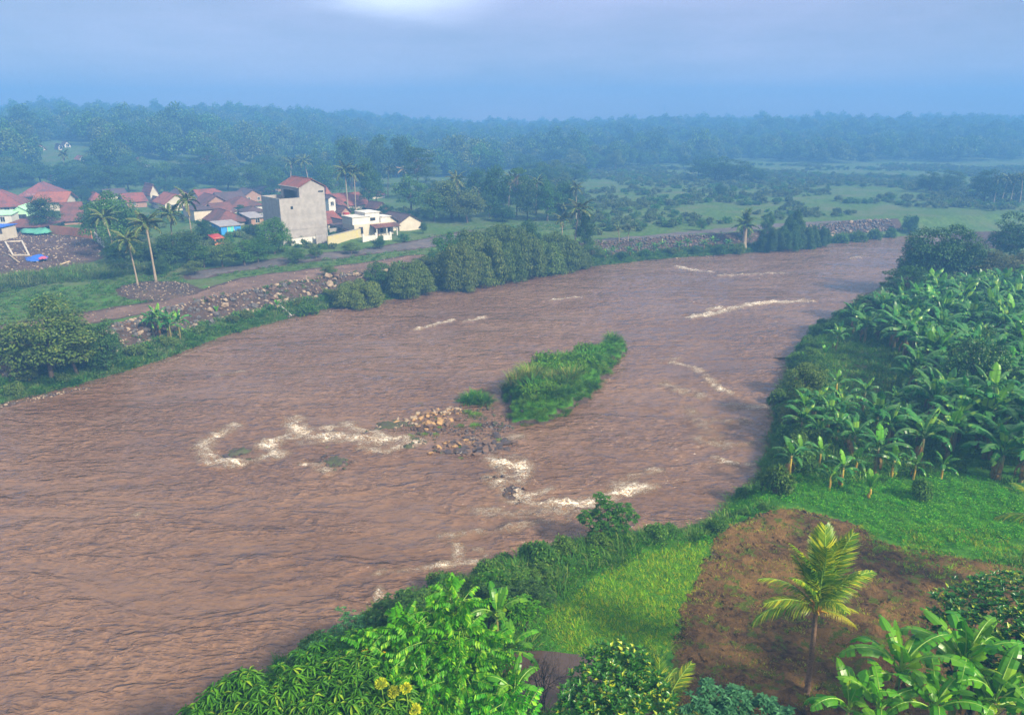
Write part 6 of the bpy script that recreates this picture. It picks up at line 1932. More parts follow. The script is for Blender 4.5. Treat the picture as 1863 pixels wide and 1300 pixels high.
# right bank: big trees and the banana grove
for kd, px, b, t_, w, lb in [('dark', 1690, 522, 408, 118, 'large dark tree on the right bank in front of the river bend'),
                             ('dark', 1738, 520, 415, 80, 'dark tree behind the large one on the right bank'),
                             ('dark', 1660, 520, 440, 60, 'lower left branch mass of the large right bank tree'),
                             ('dark', 1850, 478, 388, 100, 'large dark tree at the right edge beyond the grove'),
                             ('brown', 1800, 520, 452, 110, 'tree with brownish crown between the two large dark trees'),
                             ('brown', 1855, 515, 456, 90, 'brownish tree at the right edge above the grove'),
                             ('layered', 1640, 572, 486, 84, 'tiered green tree at the water side of the grove'),
                             ('layered', 1568, 594, 540, 60, 'low tiered tree at the left end of the grove'),
                             ('mid', 1600, 590, 545, 60, 'leafy tree left below the tiered green tree'),
                             ('dark', 1680, 560, 505, 60, 'dark tree right below the tiered green tree'),
                             ('olive', 1460, 745, 648, 86, 'round dense bush tree on the right river bank'),
                             ('dark', 1470, 700, 645, 60, 'top part of growth behind the round bank bush'),
                             ('olive', 1440, 780, 730, 60, 'shrubby bank growth below the round bush'),
                             ('glossy', 1760, 745, 600, 100, 'dense tree with yellow tips rising out of the grove'),
                             ('glossy', 1715, 750, 645, 70, 'lower tree with yellow leaves left of the dense grove tree'),
                             ('glossy', 1800, 750, 640, 70, 'lower tree with yellow leaves right of the dense grove tree')]:
    if kd == 'glossy' and 'glossy' not in T:
        T['glossy'] = [broadleaf('broadleaf_tree', 16, M['leaf_glossy'], M['bark_dark'], 34, cr=1.2, L=.3, W=.18, per=230)]
    place(kd, px, b, t_, w, lb)
GROVE = [gp(*p) for p in [(1535, 600), (1600, 588), (1700, 560), (1990, 520), (2100, 860), (1860, 880), (1700, 850), (1560, 828), (1440, 822), (1425, 790), (1490, 748), (1560, 750), (1640, 742), (1660, 690), (1625, 640), (1560, 628)]]
def grove_label(px, py):
    a = 'behind the golden stemmed front row' if py > 780 else ('around the dense tree with yellow tips' if 1690 < px < 1830 and py > 640 else ('beside the brown seedbed' if px < 1690 and py > 600 else ('at the right edge of the picture' if px > 1780 else 'near the tiered tree at the back of the grove')))
    return 'banana plant ' + a


P_ = pts_in(GROVE, 2.35, 21, .45)
order = np.argsort(P_[:, 1]); P_ = P_[order][:300]
r = np.random.default_rng(22)
for k, p in enumerate(P_):
    s = r.uniform(1.0, 1.5); qx, qy = pxof(*p)
    if qx < 1670 and 735 < qy < 835: s *= .62
    spawn(T['banana'][k % 5], Vector(p), r.uniform(0, 6.28), (s, s, s * r.uniform(.85, 1.15)), grove_label(*pxof(*p)), 'banana plant', 'banana plants of the grove')
for k, (px, b, t_, kd) in enumerate([(1435, 868, 800, 'banana_young'), (1452, 850, 788, 'banana_young'), (1508, 893, 832, 'banana_young'), (1530, 886, 815, 'banana_young'), (1556, 862, 800, 'banana_young'),
                                 (1590, 866, 770, 'banana'), (1622, 868, 796, 'banana_young'), (1662, 872, 818, 'banana_young'), (1712, 870, 815, 'banana_young'), (1490, 848, 790, 'banana_young'),
                                 (1581, 905, 856, 'banana_pup'), (1455, 800, 722, 'banana'), (1520, 805, 735, 'banana'), (1550, 830, 750, 'banana'), (1590, 800, 700, 'banana'), (1480, 770, 690, 'banana'),
                                 (1520, 720, 668, 'banana_young'), (1520, 640, 580, 'banana'), (1500, 650, 628, 'banana_pup'), (1462, 655, 640, 'banana_pup')]):
    lbs = ['leftmost young banana plant with golden stem at the front of the grove', 'young banana plant just behind the leftmost one', 'small young banana plant standing in the grass before the grove',
           'young banana plant leaning beside the small one in the grass', 'young banana plant in the second row left of centre', 'taller banana plant with a bright upright leaf at the grove front',
           'young banana plant right of the bright upright one', 'young banana plant with drooping leaves at the right of the front row', 'rightmost young banana plant of the front row',
           'young banana plant between the left pair and the bank', 'very young bright banana plant alone on the grass', 'banana plant leaning over the bank above the leftmost ones', 'banana plant behind the front row, left part',
           'banana plant behind the front row, middle', 'banana plant behind the front row, right part', 'banana plant beside the round bank bush', 'low banana plant at the edge of the seedbed',
           'banana plant alone at the far corner of the seedbed', 'tiny banana shoot at the far corner of the seedbed', 'tiny banana shoot on the bank above the round bush']
    place(kd, px, b, t_, None, lbs[k])
place('bush', 1672, 908, 873, 46, 'small cassava like shrub at the front of the grove', i=0)
place('bush', 1412, 898, 850, 60, 'reedy bush on the bank at the narrow point', i=0)
# seedlings
sd_src = [hidden_source('seedling', weed('seedling', 230, M['grass_lush'], 14, .14, .12, .14, .08))]
Pb = np.array(SEEDBED); x0, y0 = Pb.min(0); x1, y1 = Pb.max(0)
A, B = np.meshgrid(np.arange(x0, x1, .75), np.arange(y0, y1, .75)); A = A.ravel(); B = B.ravel(); k = sdist(A, B, SEEDBED) < -.4; A, B = A[k], B[k]
scatter('seedlings', np.column_stack([A, B, gsurf(A, B) + .07]), None, sd_src, .9, 1.3, 8, 'rows of tiny seedlings in the brown bed between the banana plants', 'seedlings')

# ------------------------------------------------------------------ island and reeds
RT = []; RP = []; RL = []
for i in range(3):
    lv = Leaves(); blades(np.random.default_rng(300 + i), 260, .72, 1.05, .06, 1.3, .8, 3, 0, lv)
    RT.append(dict(name='reed_clump', cat='reeds', parts=[('blades', lv.mesh('reed_blades', [M['grass_reed']]), None)]))
for i in range(2):
    lv = Leaves(); blades(np.random.default_rng(320 + i), 240, .6, 1.3, .06, 1.0, .5, 3, 0, lv)
    RP.append(dict(name='reed_clump', cat='reeds', parts=[('blades', lv.mesh('reed_blades', [M['grass_reed_pale']]), None)]))
    RL.append(dict(name='leafy_mound', cat='reeds', parts=[('leaves', weed('leafy_mound', 330 + i, M['grass_moss'], 420, .75, .5, .22, .09), None)]))
LT = []
for i in range(3):
    lv = Leaves(); blades(np.random.default_rng(310 + i), 260, .6, .55, .03, 1.2, .8, 2, 0, lv)
    LT.append(lv.mesh('moss_tuft', [M['grass_moss']]))
r = np.random.default_rng(31)
P_ = pts_in([tuple(np.mean(ISLAND, 0) + (np.array(p) - np.mean(ISLAND, 0)) * 1.12) for p in ISLAND], 1.4, 32, .5)
P_ = P_[P_[:, 2] > .12]
sdI = sdist(P_[:, 0], P_[:, 1], ISLAND) + 1.6 * fbm(P_[:, 0] * .38, P_[:, 1] * .38, 44, 3)
yI = P_[:, 1]
cnt = 0
for p, s_ in zip(P_, sdI):
    if s_ > -.15: continue
    px, py = pxof(*p)
    q = float(fbm(np.array([p[0] * .35]), np.array([p[1] * .35]), 98, 2)[0])
    if -.09 < q < -.045: continue
    if py > 728 or px < 960 and q > -.1: kd, s, lb = RL, r.uniform(.6, 1.0), 'bright leafy mound at the low near end of the grassy island'
    elif q > .16: kd, s, lb = RL, r.uniform(.9, 1.4), 'bright leafy mound among the tall reeds of the grassy island'
    elif q < -.20: kd, s, lb = RP, r.uniform(.8, 1.4), 'pale yellowish reed clump of the grassy island'
    else: kd, s, lb = RT, r.uniform(.8, 1.45), 'dark green reed clump of the grassy island'
    s *= (0.6 + .5 * min(1, -s_ / 2.0)) * (.75 + .5 * r.random())
    spawn(kd[r.integers(0, len(kd))], Vector(p) - Vector((0, 0, .05)), r.uniform(0, 6.28), (s, s, s * r.uniform(.8, 1.3)), lb, 'reeds', 'clumps growing on the grassy island')
for px, py, s, lb in [(917, 697, .9, 'round reed tuft at the upper left of the grassy island'), (855, 728, 1.25, 'tall yellowish reed tuft left of the island, left half'), (880, 730, 1.2, 'tall reed tuft left of the island, right half'), (868, 722, 1.1, 'reed tuft behind the tall yellowish one'), (1000, 775, .45, 'small separate tuft off the near end of the island, right one'), (958, 782, .5, 'small separate tuft off the near end of the island, left one'), (1025, 758, .5, 'low tuft at the near right edge of the island')]:
    P = ground(px, py); spawn(RT[int(px) % 3], P, px, (s, s, s), lb, 'reeds')
for px, py, s, lb in [(865, 756, 1.0, 'low moss green tuft on the bar below the reed tuft'), (866, 775, .8, 'small moss green tuft in the middle of the bar'), (772, 791, .55, 'small green tuft left of the lower bar'), (792, 792, .5, 'small green tuft beside the lower left rocks'),
                      (909, 803, .55, 'single green tuft at the right end of the bar'), (840, 816, .4, 'small green tuft on the flat brown rocks'), (838, 775, .5, 'green tuft on the brown middle rocks'), (838, 838, .35, 'tiny green tuft on the lowest rock of the bar'), (765, 757, .4, 'green tuft among the upper golden boulders'),
                      (797, 764, .4, 'green tuft on the golden boulder clump'), (850, 750, .7, 'green tuft right above the bar'), (745, 805, .7, 'green tuft on the rounded weedy islet'), (600, 840, .4, 'green tuft on the islet below the rapids'), (800, 778, .3, 'tiny green tuft below the golden boulders')]:
    P = ground(px, py); P.z = max(P.z, .02); o = obj('moss_tuft', LT[int(px) % 3]); o.location = P; o.scale = (s, s, s * .8); tag(o, lb, 'tuft')
# gentle green along the edges of the island
lowsrc = [hidden_source('low_tuft', m) for m in LT]
E_ = pts_in(ISLAND, .6, 33, .5); s_ = sdist(E_[:, 0], E_[:, 1], ISLAND)
scatter('island_grass', E_, None, lowsrc, .5, 1.0, 34, 'bright low grass along the edge of the island', 'grass')
# ------------------------------------------------------------------ grass and weeds near the river
tf = lambda nm, sd, mt, **k: hidden_source(nm, tuft(nm, sd, M[mt], **k))
wd = lambda nm, sd, mt, **k: hidden_source(nm, weed(nm, sd, M[mt], **k))
lime = [tf('lime_tuft', 400 + i, 'grass_lime', n=26, rad=.22, L=.34, W=.022) for i in range(3)]
lush = [tf('lush_tuft', 410 + i, 'grass_lush', n=24, rad=.22, L=.28, W=.026) for i in range(2)] + [wd('lush_weed', 412, 'grass_lush', n=60, rad=.3, h=.24, L=.10, W=.045)]
bank = [tf('bank_tuft', 420 + i, 'grass_bank', n=34, rad=.4, L=.8, W=.045, bend=1.3) for i in range(3)] + [wd('bank_weed', 424, 'leaf_mid', n=60, rad=.5, h=.5, L=.22, W=.14)]
dry = [tf('dry_tuft', 430 + i, 'grass_dry', n=16, rad=.22, L=.2, W=.022, lean=1.0) for i in range(2)] + [tf('field_tuft', 433, 'grass_lime', n=14, rad=.2, L=.16, W=.02)]
scatter('meadow_grass', pts_in(MEADOW, .30, 40, .5), None, lime, .75, 1.25, 41, 'yellow green meadow grass beside the ploughed field', 'grass')
LUSHX = [tuple(np.mean(LUSH, 0) + (np.array(p) - np.mean(LUSH, 0)) * 1.22) for p in LUSH]
scatter('lush_grass', pts_in(LUSHX, .31, 42, .5, keep=lambda x, y: (sdist(x, y, FIELD) > .05) & (~inside(x, y, RIVER)) & (sdist(x, y, MEADOW) > 0)), None, lush, .8, 1.35, 43, 'lush green grass between the ploughed field and the grove', 'grass')
RB_in = [tuple(p) for p in RBs]
rb = np.array([p for p in RBs if 18 < p[1] < 130])


def near_right(x, y):
    ins = inside(x, y, RIVER); d = seg_dist(x, y, RBs, False)
    return (~ins) & (seg_dist(x, y, LBs, False) > d)


SHORE = [tuple(p) for p in rb] + [(rb[-1][0] + 12, rb[-1][1])] + [gp(1700, 860), gp(1440, 905), gp(1300, 1000), gp(1240, 1085), gp(1210, 1200), gp(1100, 1230), (6, 23), (-6, 14), (-19, 18)]
def keep_shore(x, y):
    return near_right(x, y) & (sdist(x, y, MEADOW) > 0) & (sdist(x, y, FIELD) > .15) & (sdist(x, y, LUSH) > 0) & (sdist(x, y, POND) > .1) & (y < 100)
scatter('shore_grass', pts_in(SHORE, .42, 44, .5, keep=keep_shore), None, lush + bank[:2], .8, 1.4, 45, 'lush grass and weeds along the right shore', 'grass')
shore2 = pts_in(SHORE, .9, 46, .5, keep=lambda x, y: keep_shore(x, y) & (seg_dist(x, y, RBs, False) < 3.2) & (y > 26))
for k, p in enumerate(shore2):
    if k % 2: continue
    s = .55 + .5 * random.random()
    px, py = pxof(*p)
    if px > 1200 and py > 880: s *= .55
    if py < 560: continue
    q_ = k // 2 % 4
    spawn([RT[0], T['bush'][0], RT[1], T['bush'][0]][q_], Vector(p), k, (s, s, s), ('leafy bush' if q_ % 2 else 'arching reed clump') + ' on the shore ' + ('beside the banana grove' if py < 860 else 'by the ploughed field tip' if px > 1180 else 'near the lone small tree' if px > 1000 else 'left of the lone small tree'), 'shore plant', 'plants on the edge of the right shore')
scatter('field_stubble', pts_in(FIELD, .27, 47, .5, .10, keep=lambda x, y: (fbm(x * .5, y * .7, 92, 4) > -.02)), None, dry, .6, 1.3, 48, 'dry stubble and scattered weeds on the ploughed field', 'stubble')
clod = []
for i in range(3):
    m_ = STONES['stone_brown'][i].copy(); m_.materials.clear(); m_.materials.append(M['plough']); clod.append(hidden_source('clod', m_))
scatter('field_clods', pts_in(FIELD, .38, 147, .5, .06), None, clod, .12, .42, 148, 'turned clods of brown earth on the ploughed field', 'clods')
scatter('bank_weeds', pts_in([(-80, 50), (-50, 60), (60, 145), (120, 175), (60, 185), (-60, 120), (-90, 80)], 1.1, 149, .5, .25, keep=lambda x, y: (~inside(x, y, RIVER)) & (seg_dist(x, y, LBs, False) > 4.5) & (seg_dist(x, y, LBs, False) < 8.6) & (seg_dist(x, y, LBs, False) < seg_dist(x, y, RBs, False)) & (fbm(x * .2, y * .2, 150, 3) > .05)), None, bank, .35, .8, 151, 'weeds growing between the boulders of the stone bank', 'weeds')
scatter('field_edge_grass', pts_in([gp(*p) for p in [(1560, 960), (1800, 960), (1863, 1000), (1900, 1090), (1750, 1075), (1620, 1040), (1590, 1000)]], 0.30, 49, .5, .08, keep=lambda x, y: fbm(x * .5, y * .5, 93, 3) > -.2), None, [lime[0], dry[0], lush[0]], .7, 1.2, 50, 'thin yellow green grass on the right part of the field', 'grass')
# grass on the land beside and below the field
REST = [(8, 2), (75, 2), (90, 60), (75, 100), (52, 60), (30, 44), (8, 24)]
scatter('side_grass', pts_in(REST, .75, 152, .5, keep=lambda x, y: (sdist(x, y, FIELD) > .2) & (sdist(x, y, GROVE) > 0) & (sdist(x, y, LUSHX) > 1) & near_right(x, y)), None, lush + bank[:1], .8, 1.5, 153, 'rough grass and weeds on the land around the ploughed field', 'grass')
# grove floor
scatter('grove_floor', pts_in(GROVE, 1.0, 51, .5), None, bank, .5, 1.1, 52, 'weeds and fallen leaves under the banana grove', 'undergrowth')
gf = pts_in([gp(*p) for p in [(1400, 900), (1440, 810), (1700, 850), (1863, 870), (1863, 1000), (1800, 905), (1560, 885)]], .5, 53, .5)
scatter('grove_edge_grass', gf, None, lush, .7, 1.3, 54, 'dark green grass at the foot of the grove', 'grass')
# left bank
lb_ = [tuple(p) for p in LBs if p[1] > 30]
def keep_left(lo, hi):
    def f(x, y):
        return (~inside(x, y, RIVER)) & (seg_dist(x, y, LBs, False) > lo) & (seg_dist(x, y, LBs, False) < hi) & (seg_dist(x, y, LBs, False) < seg_dist(x, y, RBs, False))
    return f
STRIP = [(-80, 50), (-50, 60), (60, 145), (120, 175), (60, 185), (-60, 120), (-90, 80)]
scatter('left_bank_grass', pts_in(STRIP, .62, 55, .5, keep=keep_left(.1, 4.9)), None, bank, .65, 1.35, 56, 'long grass and weeds between the stone bank and the water', 'grass')
q = pts_in(STRIP, 1.5, 57, .5, keep=keep_left(.6, 4.0)); k_ = 0
for p in q:
    px, py = pxof(*p)
    if not (-20 < px < 760) or random.random() < .45: continue
    s = random.uniform(.6, 1.1)
    spawn(RT[k_ % 3] if k_ % 4 else T['bush'][1], Vector(p), k_, (s, s, s), 'reed or weed clump on the grassy shelf below the left stone bank', 'reeds', 'clumps on the left grassy shelf'); k_ += 1
MEAD2 = [gp(*p) for p in [(-80, 605), (0, 588), (180, 562), (330, 540), (345, 520), (330, 500), (200, 490), (60, 500), (-80, 520)]]
pal = [tf('pale_tuft', 440 + i, 'grass_pale', n=34, rad=.4, L=.5, W=.045, bend=1.2) for i in range(2)] + [wd('pale_weed', 443, 'leaf_mid', n=50, rad=.5, h=.3, L=.2, W=.13)]
scatter('left_meadow_grass', pts_in(MEAD2, .75, 58, .5, keep=lambda x, y: (sdist(x, y, SCRAPE) > .3) & (sdist(x, y, TRACK) > .3) & (fbm(x * .15, y * .15, 94, 3) > -.22)), None, pal + bank[3:], .45, .9, 59, 'rough meadow grass between the track and the village', 'grass')
TALL = [gp(*p) for p in [(-80, 545), (60, 520), (200, 505), (300, 497), (330, 485), (240, 478), (130, 490), (0, 506), (-80, 510)]]
scatter('tall_grass', pts_in(TALL, .9, 60, .5), None, [tf('tall_tuft', 450, 'grass_pale', n=60, rad=.6, L=1.5, W=.06, bend=1.5), tf('tall_tuft', 451, 'grass_bank', n=60, rad=.6, L=1.4, W=.06, bend=1.5)], .8, 1.3, 61, 'tall pale grass in front of the dirt lot', 'grass')
ROADSIDE = [gp(*p) for p in [(340, 500), (520, 470), (720, 442), (850, 415), (1060, 400), (1060, 440), (880, 470), (700, 475), (450, 505)]]
scatter('roadside_grass', pts_in(ROADSIDE, 1.2, 62, .5, keep=lambda x, y: (sdist(x, y, ROAD) > .4) & (sdist(x, y, TRACK) > .4) & (fbm(x * .12, y * .12, 95, 3) > -.1)), None, pal + bank[2:], .5, 1.1, 63, 'rough grass along the gravel road', 'grass')
# stones strewn on the tracks, the dirt lot and the spit
pbl = [hidden_source('pebble', m) for m in (STONES['stone_tan'][0], STONES['stone_grey'][1], STONES['stone_tan'][2], STONES['stone_brown'][1])]
scatter('lot_rubble', pts_in(LOT, 1.1, 64, .5, .15), None, pbl, .12, .5, 65, 'scattered rubble on the dirt lot', 'rubble')
scatter('track_rubble', np.concatenate([pts_in(SCRAPE, .7, 66, .5, .1), pts_in(TRACK, 1.3, 67, .5, .08)]), None, pbl, .08, .34, 68, 'small stones on the dirt track and the bare earth', 'rubble')
scatter('spit_gravel', pts_in(SPIT, .35, 69, .5, .0), None, pbl, .1, .35, 70, 'dark gravel and pebbles of the spit at the left bank', 'gravel')
scatter('bar_gravel', pts_in(MUDBAR, .40, 71, .5, .03, keep=lambda x, y: (fbm(x * .45, y * .6, 33, 3) > -.05)), None, [hidden_source('wet_pebble', STONES[m][i]) for m, i in (('stone_wet', 0), ('stone_brown', 2), ('stone_moss', 1))], .12, .42, 72, 'wet gravel between the boulders of the bar', 'gravel')
scatter('left_rubble', pts_in(STRIP, .8, 73, .5, .0, keep=keep_left(3.9, 8.8)), None, pbl + [hidden_source('dark_pebble', STONES['stone_grey'][i]) for i in range(3)], .2, .5, 74, 'small stones filling the gaps of the stone bank', 'rubble')

# ------------------------------------------------------------------ foreground plants
rf = np.random.default_rng(500)


def pinnate_crown(name, seed, centres, rads, n_each, mats, L=.85, pairs=8, lw=.15, ll=.32, hang=.5):
    """crown of long leaves with paired hanging leaflets"""
    r = np.random.default_rng(seed); lv = Leaves(); rach = MB()
    P = []; D = []; N = []; S = []
    for c, R_ in zip(centres, rads):
        for _ in range(int(n_each * R_ * R_)):
            d = rdir(r, 1, -.15)[0]; o = np.array(c) + d * R_ * r.uniform(.45, .95) * [1, 1, .8]
            out_ = unit(d * [1, 1, .35] + r.normal(0, .35, 3) + [0, 0, .12]); L_ = L * r.uniform(.7, 1.15)
            sd = unit(np.cross(out_, [0, 0, 1.0]) + 1e-6); up_ = np.cross(sd, out_)
            for k in range(pairs):
                u = .18 + .8 * k / (pairs - 1); q = o + out_ * L_ * u + np.array([0, 0, -.28 * L_ * u * u])
                for s in (-1, 1):
                    P.append(q); D.append(sd * s * .75 + out_ * .3 + np.array([0, 0, -hang]) + r.normal(0, .08, 3)); N.append(up_ + sd * s * .4); S.append(r.uniform(.8, 1.15) * (1 - .35 * u))
            if r.random() < .5:
                rach.tube([o - out_ * .25, o + out_ * L_ * .5 + [0, 0, -.07 * L_], o + out_ * L_ + [0, 0, -.28 * L_]], [.012, .008, .004], 3, cap=False)
    P, D, N, S = map(np.array, (P, D, N, S))
    lv.leaves(P, D, N, ll * S, lw * S, 0, droop=.25, fold=.15)
    return lv.mesh(name, mats), rach


def near_tree(name, label, base, centres, rads, crown_mesh, bark, rad=.2, extra=None, rach=None, cat='tree'):
    z0 = gz(*base); t = empty(name, (base[0], base[1], z0)); tag(t, label, cat); o0 = Vector((base[0], base[1], z0))
    mb = MB(); zt = max(c[2] for c in centres) * .8
    trunk_mb(mb, np.random.default_rng(int(abs(base[0]) * 10 + 5)), 8, rad, [np.array(c) for c in centres], zt, .04, .35, 40)
    obj('trunk', mb.mesh('trunk', [M[bark]], True), t); obj('crown', crown_mesh, t)
    if rach is not None and rach.n: obj('leaf_stalks', rach.mesh('leaf_stalks', [M['midrib']]), t)
    return t


def cpos(px, py, Y, base):
    p = atY(px, py, Y); return (p.x - base[0], p.y - base[1], p.z - gz(*base))


# bright tree with paired leaves (bottom, left of the middle)
B1 = (-3.2, 24.0)
cc = [(790, 1105, 25, 1.0), (835, 1085, 25, .8), (730, 1130, 24.5, 1.0), (770, 1150, 24, 1.3), (830, 1150, 24, 1.2), (880, 1165, 24.4, 1.0), (700, 1190, 23.5, 1.3), (760, 1210, 23, 1.5), (830, 1215, 23, 1.5), (890, 1225, 23.4, 1.0),
      (720, 1255, 22.5, 1.3), (790, 1275, 22.2, 1.5), (860, 1280, 22.4, 1.3), (680, 1160, 24.4, .9), (900, 1275, 22.6, .9), (815, 1062, 25.4, .5)]
CS = [cpos(a, b + 18, c, B1) for a, b, c, _ in cc]
me, ra = pinnate_crown('bright_crown', 501, CS, [q[3] * .9 for q in cc], 44, [M['leaf_bright']])
near_tree('pinnate_tree', 'bright green tree with long paired hanging leaflets in the foreground', B1, CS, None, me, 'bark', .16, rach=ra)
B2 = (.9, 22.0)
cc2 = [(925, 1265, 22, .7), (905, 1295, 21.6, .8), (950, 1290, 21.6, .5)]
CS = [cpos(a, b + 8, c, B2) for a, b, c, _ in cc2]
me, ra = pinnate_crown('bright_crown_small', 502, CS, [q[3] for q in cc2], 40, [M['leaf_bright']])
near_tree('pinnate_tree', 'smaller bright sapling with paired leaflets beside the bare bush', B2, CS, None, me, 'bark', .07, rach=ra)


def whorl_crown(name, seed, centres, rads, n_each, mats, L=.3, W=.055, k=9, hang=.7, up=.2, mi_split=0.0):
    """leaves in drooping whorls at the twig tips"""
    r = np.random.default_rng(seed); lv = Leaves(); P = []; D = []; N = []
    for c, R_ in zip(centres, rads):
        for _ in range(int(n_each * R_ * R_)):
            d = rdir(r, 1, -.3)[0]; o = np.array(c) + d * R_ * r.uniform(.5, 1.02) * [1, 1, .85]
            for j in range(k):
                a = 2 * math.pi * j / k + r.uniform(-.3, .3); h = np.array([math.cos(a), math.sin(a), 0])
                P.append(o + r.normal(0, .02, 3)); D.append(h * .8 + d * .35 + np.array([0, 0, up - hang * r.uniform(.5, 1.2)])); N.append(np.array([0, 0, 1.0]) + h * .4)
    P, D, N = map(np.array, (P, D, N)); n = len(P)
    lv.leaves(P, D, N, L * r.uniform(.7, 1.2, n), W * r.uniform(.8, 1.2, n), 0, droop=.3)
    return lv.mesh(name, mats)


def near_whorl(label, seed, base, cc, dens, mat, L, W, k, hang, up=.2, rad=.16, bark='bark_dark', name='broadleaf_tree'):
    CS = [cpos(a, b, c, base) for a, b, c, _ in cc]
    me = whorl_crown('crown', seed, CS, [q[3] for q in cc], dens, [M[mat]], L, W, k, hang, up)
    return near_tree(name, label, base, CS, None, me, bark, rad)


near_whorl('dark drooping narrow leaved tree in the bottom left of the foreground', 503, (-9.0, 21.0),
           [(400, 1290, 21.5, 1.0), (440, 1262, 22, 1.0), (490, 1285, 21.5, 1.1), (370, 1310, 21.5, .9), (540, 1262, 21.8, 1.1), (590, 1290, 21.2, 1.2), (640, 1270, 21.5, 1.2), (600, 1238, 22.5, 1.1), (660, 1235, 22.5, 1.1), (450, 1320, 20.8, 1.2), (540, 1320, 20.6, 1.3), (640, 1320, 20.6, 1.3), (715, 1300, 21, 1.1)],
           60, 'leaf_lance', .46, .085, 8, .75)
near_whorl('dark green narrow leaved tree behind the drooping one, its crown reaching over the river', 504, (-8.0, 25.0),
           [(560, 1215, 24.5, .9), (600, 1195, 25, 1.0), (650, 1190, 25, 1.1), (520, 1235, 24, .7), (620, 1220, 24.2, 1.1), (690, 1215, 24.4, 1.0)], 60, 'leaf_lance', .38, .085, 8, .6)
near_whorl('small grey green feathery tree leaning over the river', 505, (-7.2, 28.0),
           [(640, 1140, 28, .75), (605, 1160, 28, .6), (665, 1160, 27.6, .8), (690, 1135, 28, .5), (625, 1112, 28.4, .32), (575, 1180, 27, .5), (545, 1200, 26.5, .4), (400, 1245, 24, .3)][:7], 80, 'leaf_teal', .17, .06, 7, .2, .4, .09)
near_whorl('very dark dense round tree behind the bright tree', 506, (-5.4, 28.5),
           [(725, 1120, 28.5, 1.25), (715, 1150, 28, 1.2), (700, 1120, 28.6, .8), (745, 1095, 29, .8), (725, 1185, 27, 1.2)], 85, 'leaf_dark', .18, .10, 6, .2, .3)
near_whorl('dense glossy round tree at the bottom centre', 507, (5.5, 22.0),
           [(1120, 1215, 23.2, 1.15), (1080, 1250, 22.6, 1.1), (1160, 1240, 22.8, 1.1), (1120, 1270, 22, 1.4), (1060, 1290, 21.8, 1.1), (1185, 1285, 22, 1.1), (1120, 1320, 21, 1.5), (1150, 1200, 23.3, .7), (1090, 1195, 23.5, .6), (1040, 1305, 21.6, .7)],
           62, 'leaf_glossy_yellow', .24, .12, 6, -.3, .3)
near_whorl('dense dark glossy tree in the bottom right corner, its leaf tips yellow', 508, (18.2, 22.5),
           [(1730, 1110, 26, 1.0), (1780, 1085, 26.5, 1.1), (1840, 1085, 26.5, 1.3), (1900, 1095, 26, 1.3), (1760, 1150, 25, 1.3), (1830, 1140, 25, 1.5), (1890, 1170, 24.5, 1.5), (1840, 1210, 24, 1.5), (1700, 1145, 25.6, .7), (1860, 1270, 23, 1.5), (1780, 1220, 24, 1.2)],
           52, 'leaf_glossy_yellow', .25, .125, 6, -.3, .3)
near_whorl('blue green cassava shrub at the bottom edge right of the young palm', 509, (8.6, 22.3),
           [(1290, 1255, 22.6, .45), (1340, 1275, 22.3, .6), (1390, 1290, 22.0, .6), (1320, 1300, 22, .7), (1270, 1290, 22, .6), (1420, 1310, 21.6, .6)], 110, 'leaf_teal', .24, .13, 7, .3, .3, .06)
near_whorl('lone leafy tree standing on the shore at the water edge', 510, (lambda p: (p.x, p.y))(ground(1103, 985)),
           [(1103, 925, 41.6, .9), (1075, 945, 41.4, .8), (1135, 935, 41.6, .85), (1110, 955, 41, 1.0), (1090, 970, 40.8, .8), (1125, 965, 41, .8), (1065, 940, 41.6, .5), (1150, 940, 41.6, .45), (1095, 905, 41.8, .5)], 60, 'leaf_mid', .26, .12, 7, .4, .3, .1)
for k, (px, py, Y, s, lb) in enumerate([(940, 1065, 34, 1.2, 'dense shrub on the shore behind the small foreground banana'), (905, 1062, 34, 1.0, 'shrub at the water edge left of the dense shore shrub'), (890, 1090, 31, 1.1, 'dark shrub behind the bright tree on its right'),
                                        (985, 1050, 36, 1.0, 'shrub at the left end of the shore reeds'), (950, 1110, 30.5, .9, 'dark shrub below the small foreground banana'), (960, 1085, 32, 1.1, 'dark shrub right of the small foreground banana')]):
    p = atY(px, py, Y); b = (p.x, p.y)
    near_whorl(lb, 520 + k, b, [(px - 22, py, Y, .75 * s), (px + 22, py + 4, Y, .75 * s), (px, py - 6, Y, .8 * s), (px, py + 18, Y - .4, .9 * s)], 85, ['leaf_mid', 'leaf_lance', 'leaf_dark'][k % 3], .2, .075, 7, .4, .2, .05, name='shrub')

# yellow flower heads in the narrow leaved tree
for k, (px, py) in enumerate([(693, 1243), (716, 1258), (738, 1252), (755, 1290), (665, 1188), (698, 1192)]):
    Y = 20.9 if k < 4 else 23.6; p = atY(px, py, Y); lv = Leaves(); r = np.random.default_rng(540 + k); n = 260 if k < 4 else 40; R_ = .17 if k < 4 else .13
    d = rdir(r, n, -.4); lv.leaves(d * R_ * r.uniform(.5, 1, n)[:, None], d, unit(rdir(r, n)), .09, .07)
    t = empty('flower_head', p); tag(t, ['round yellow flower head, leftmost of three in the foreground', 'round yellow flower head, lowest of three in the foreground', 'round yellow flower head, rightmost of three in the foreground',
                                         'yellow flower spray cut by the bottom edge', 'small orange flower on the narrow leaved tree', 'smaller orange flower right of the first orange one'][k], 'flowers')
    obj('petals', lv.mesh('petals', [M['flower' if k < 4 else 'petal_orange']]), t); mb = MB(); mb.tube([(0, 0, 0), (.05, .1, -.9)], [.015, .02], 4); obj('stalk', mb.mesh('stalk', [M['midrib']]), t)

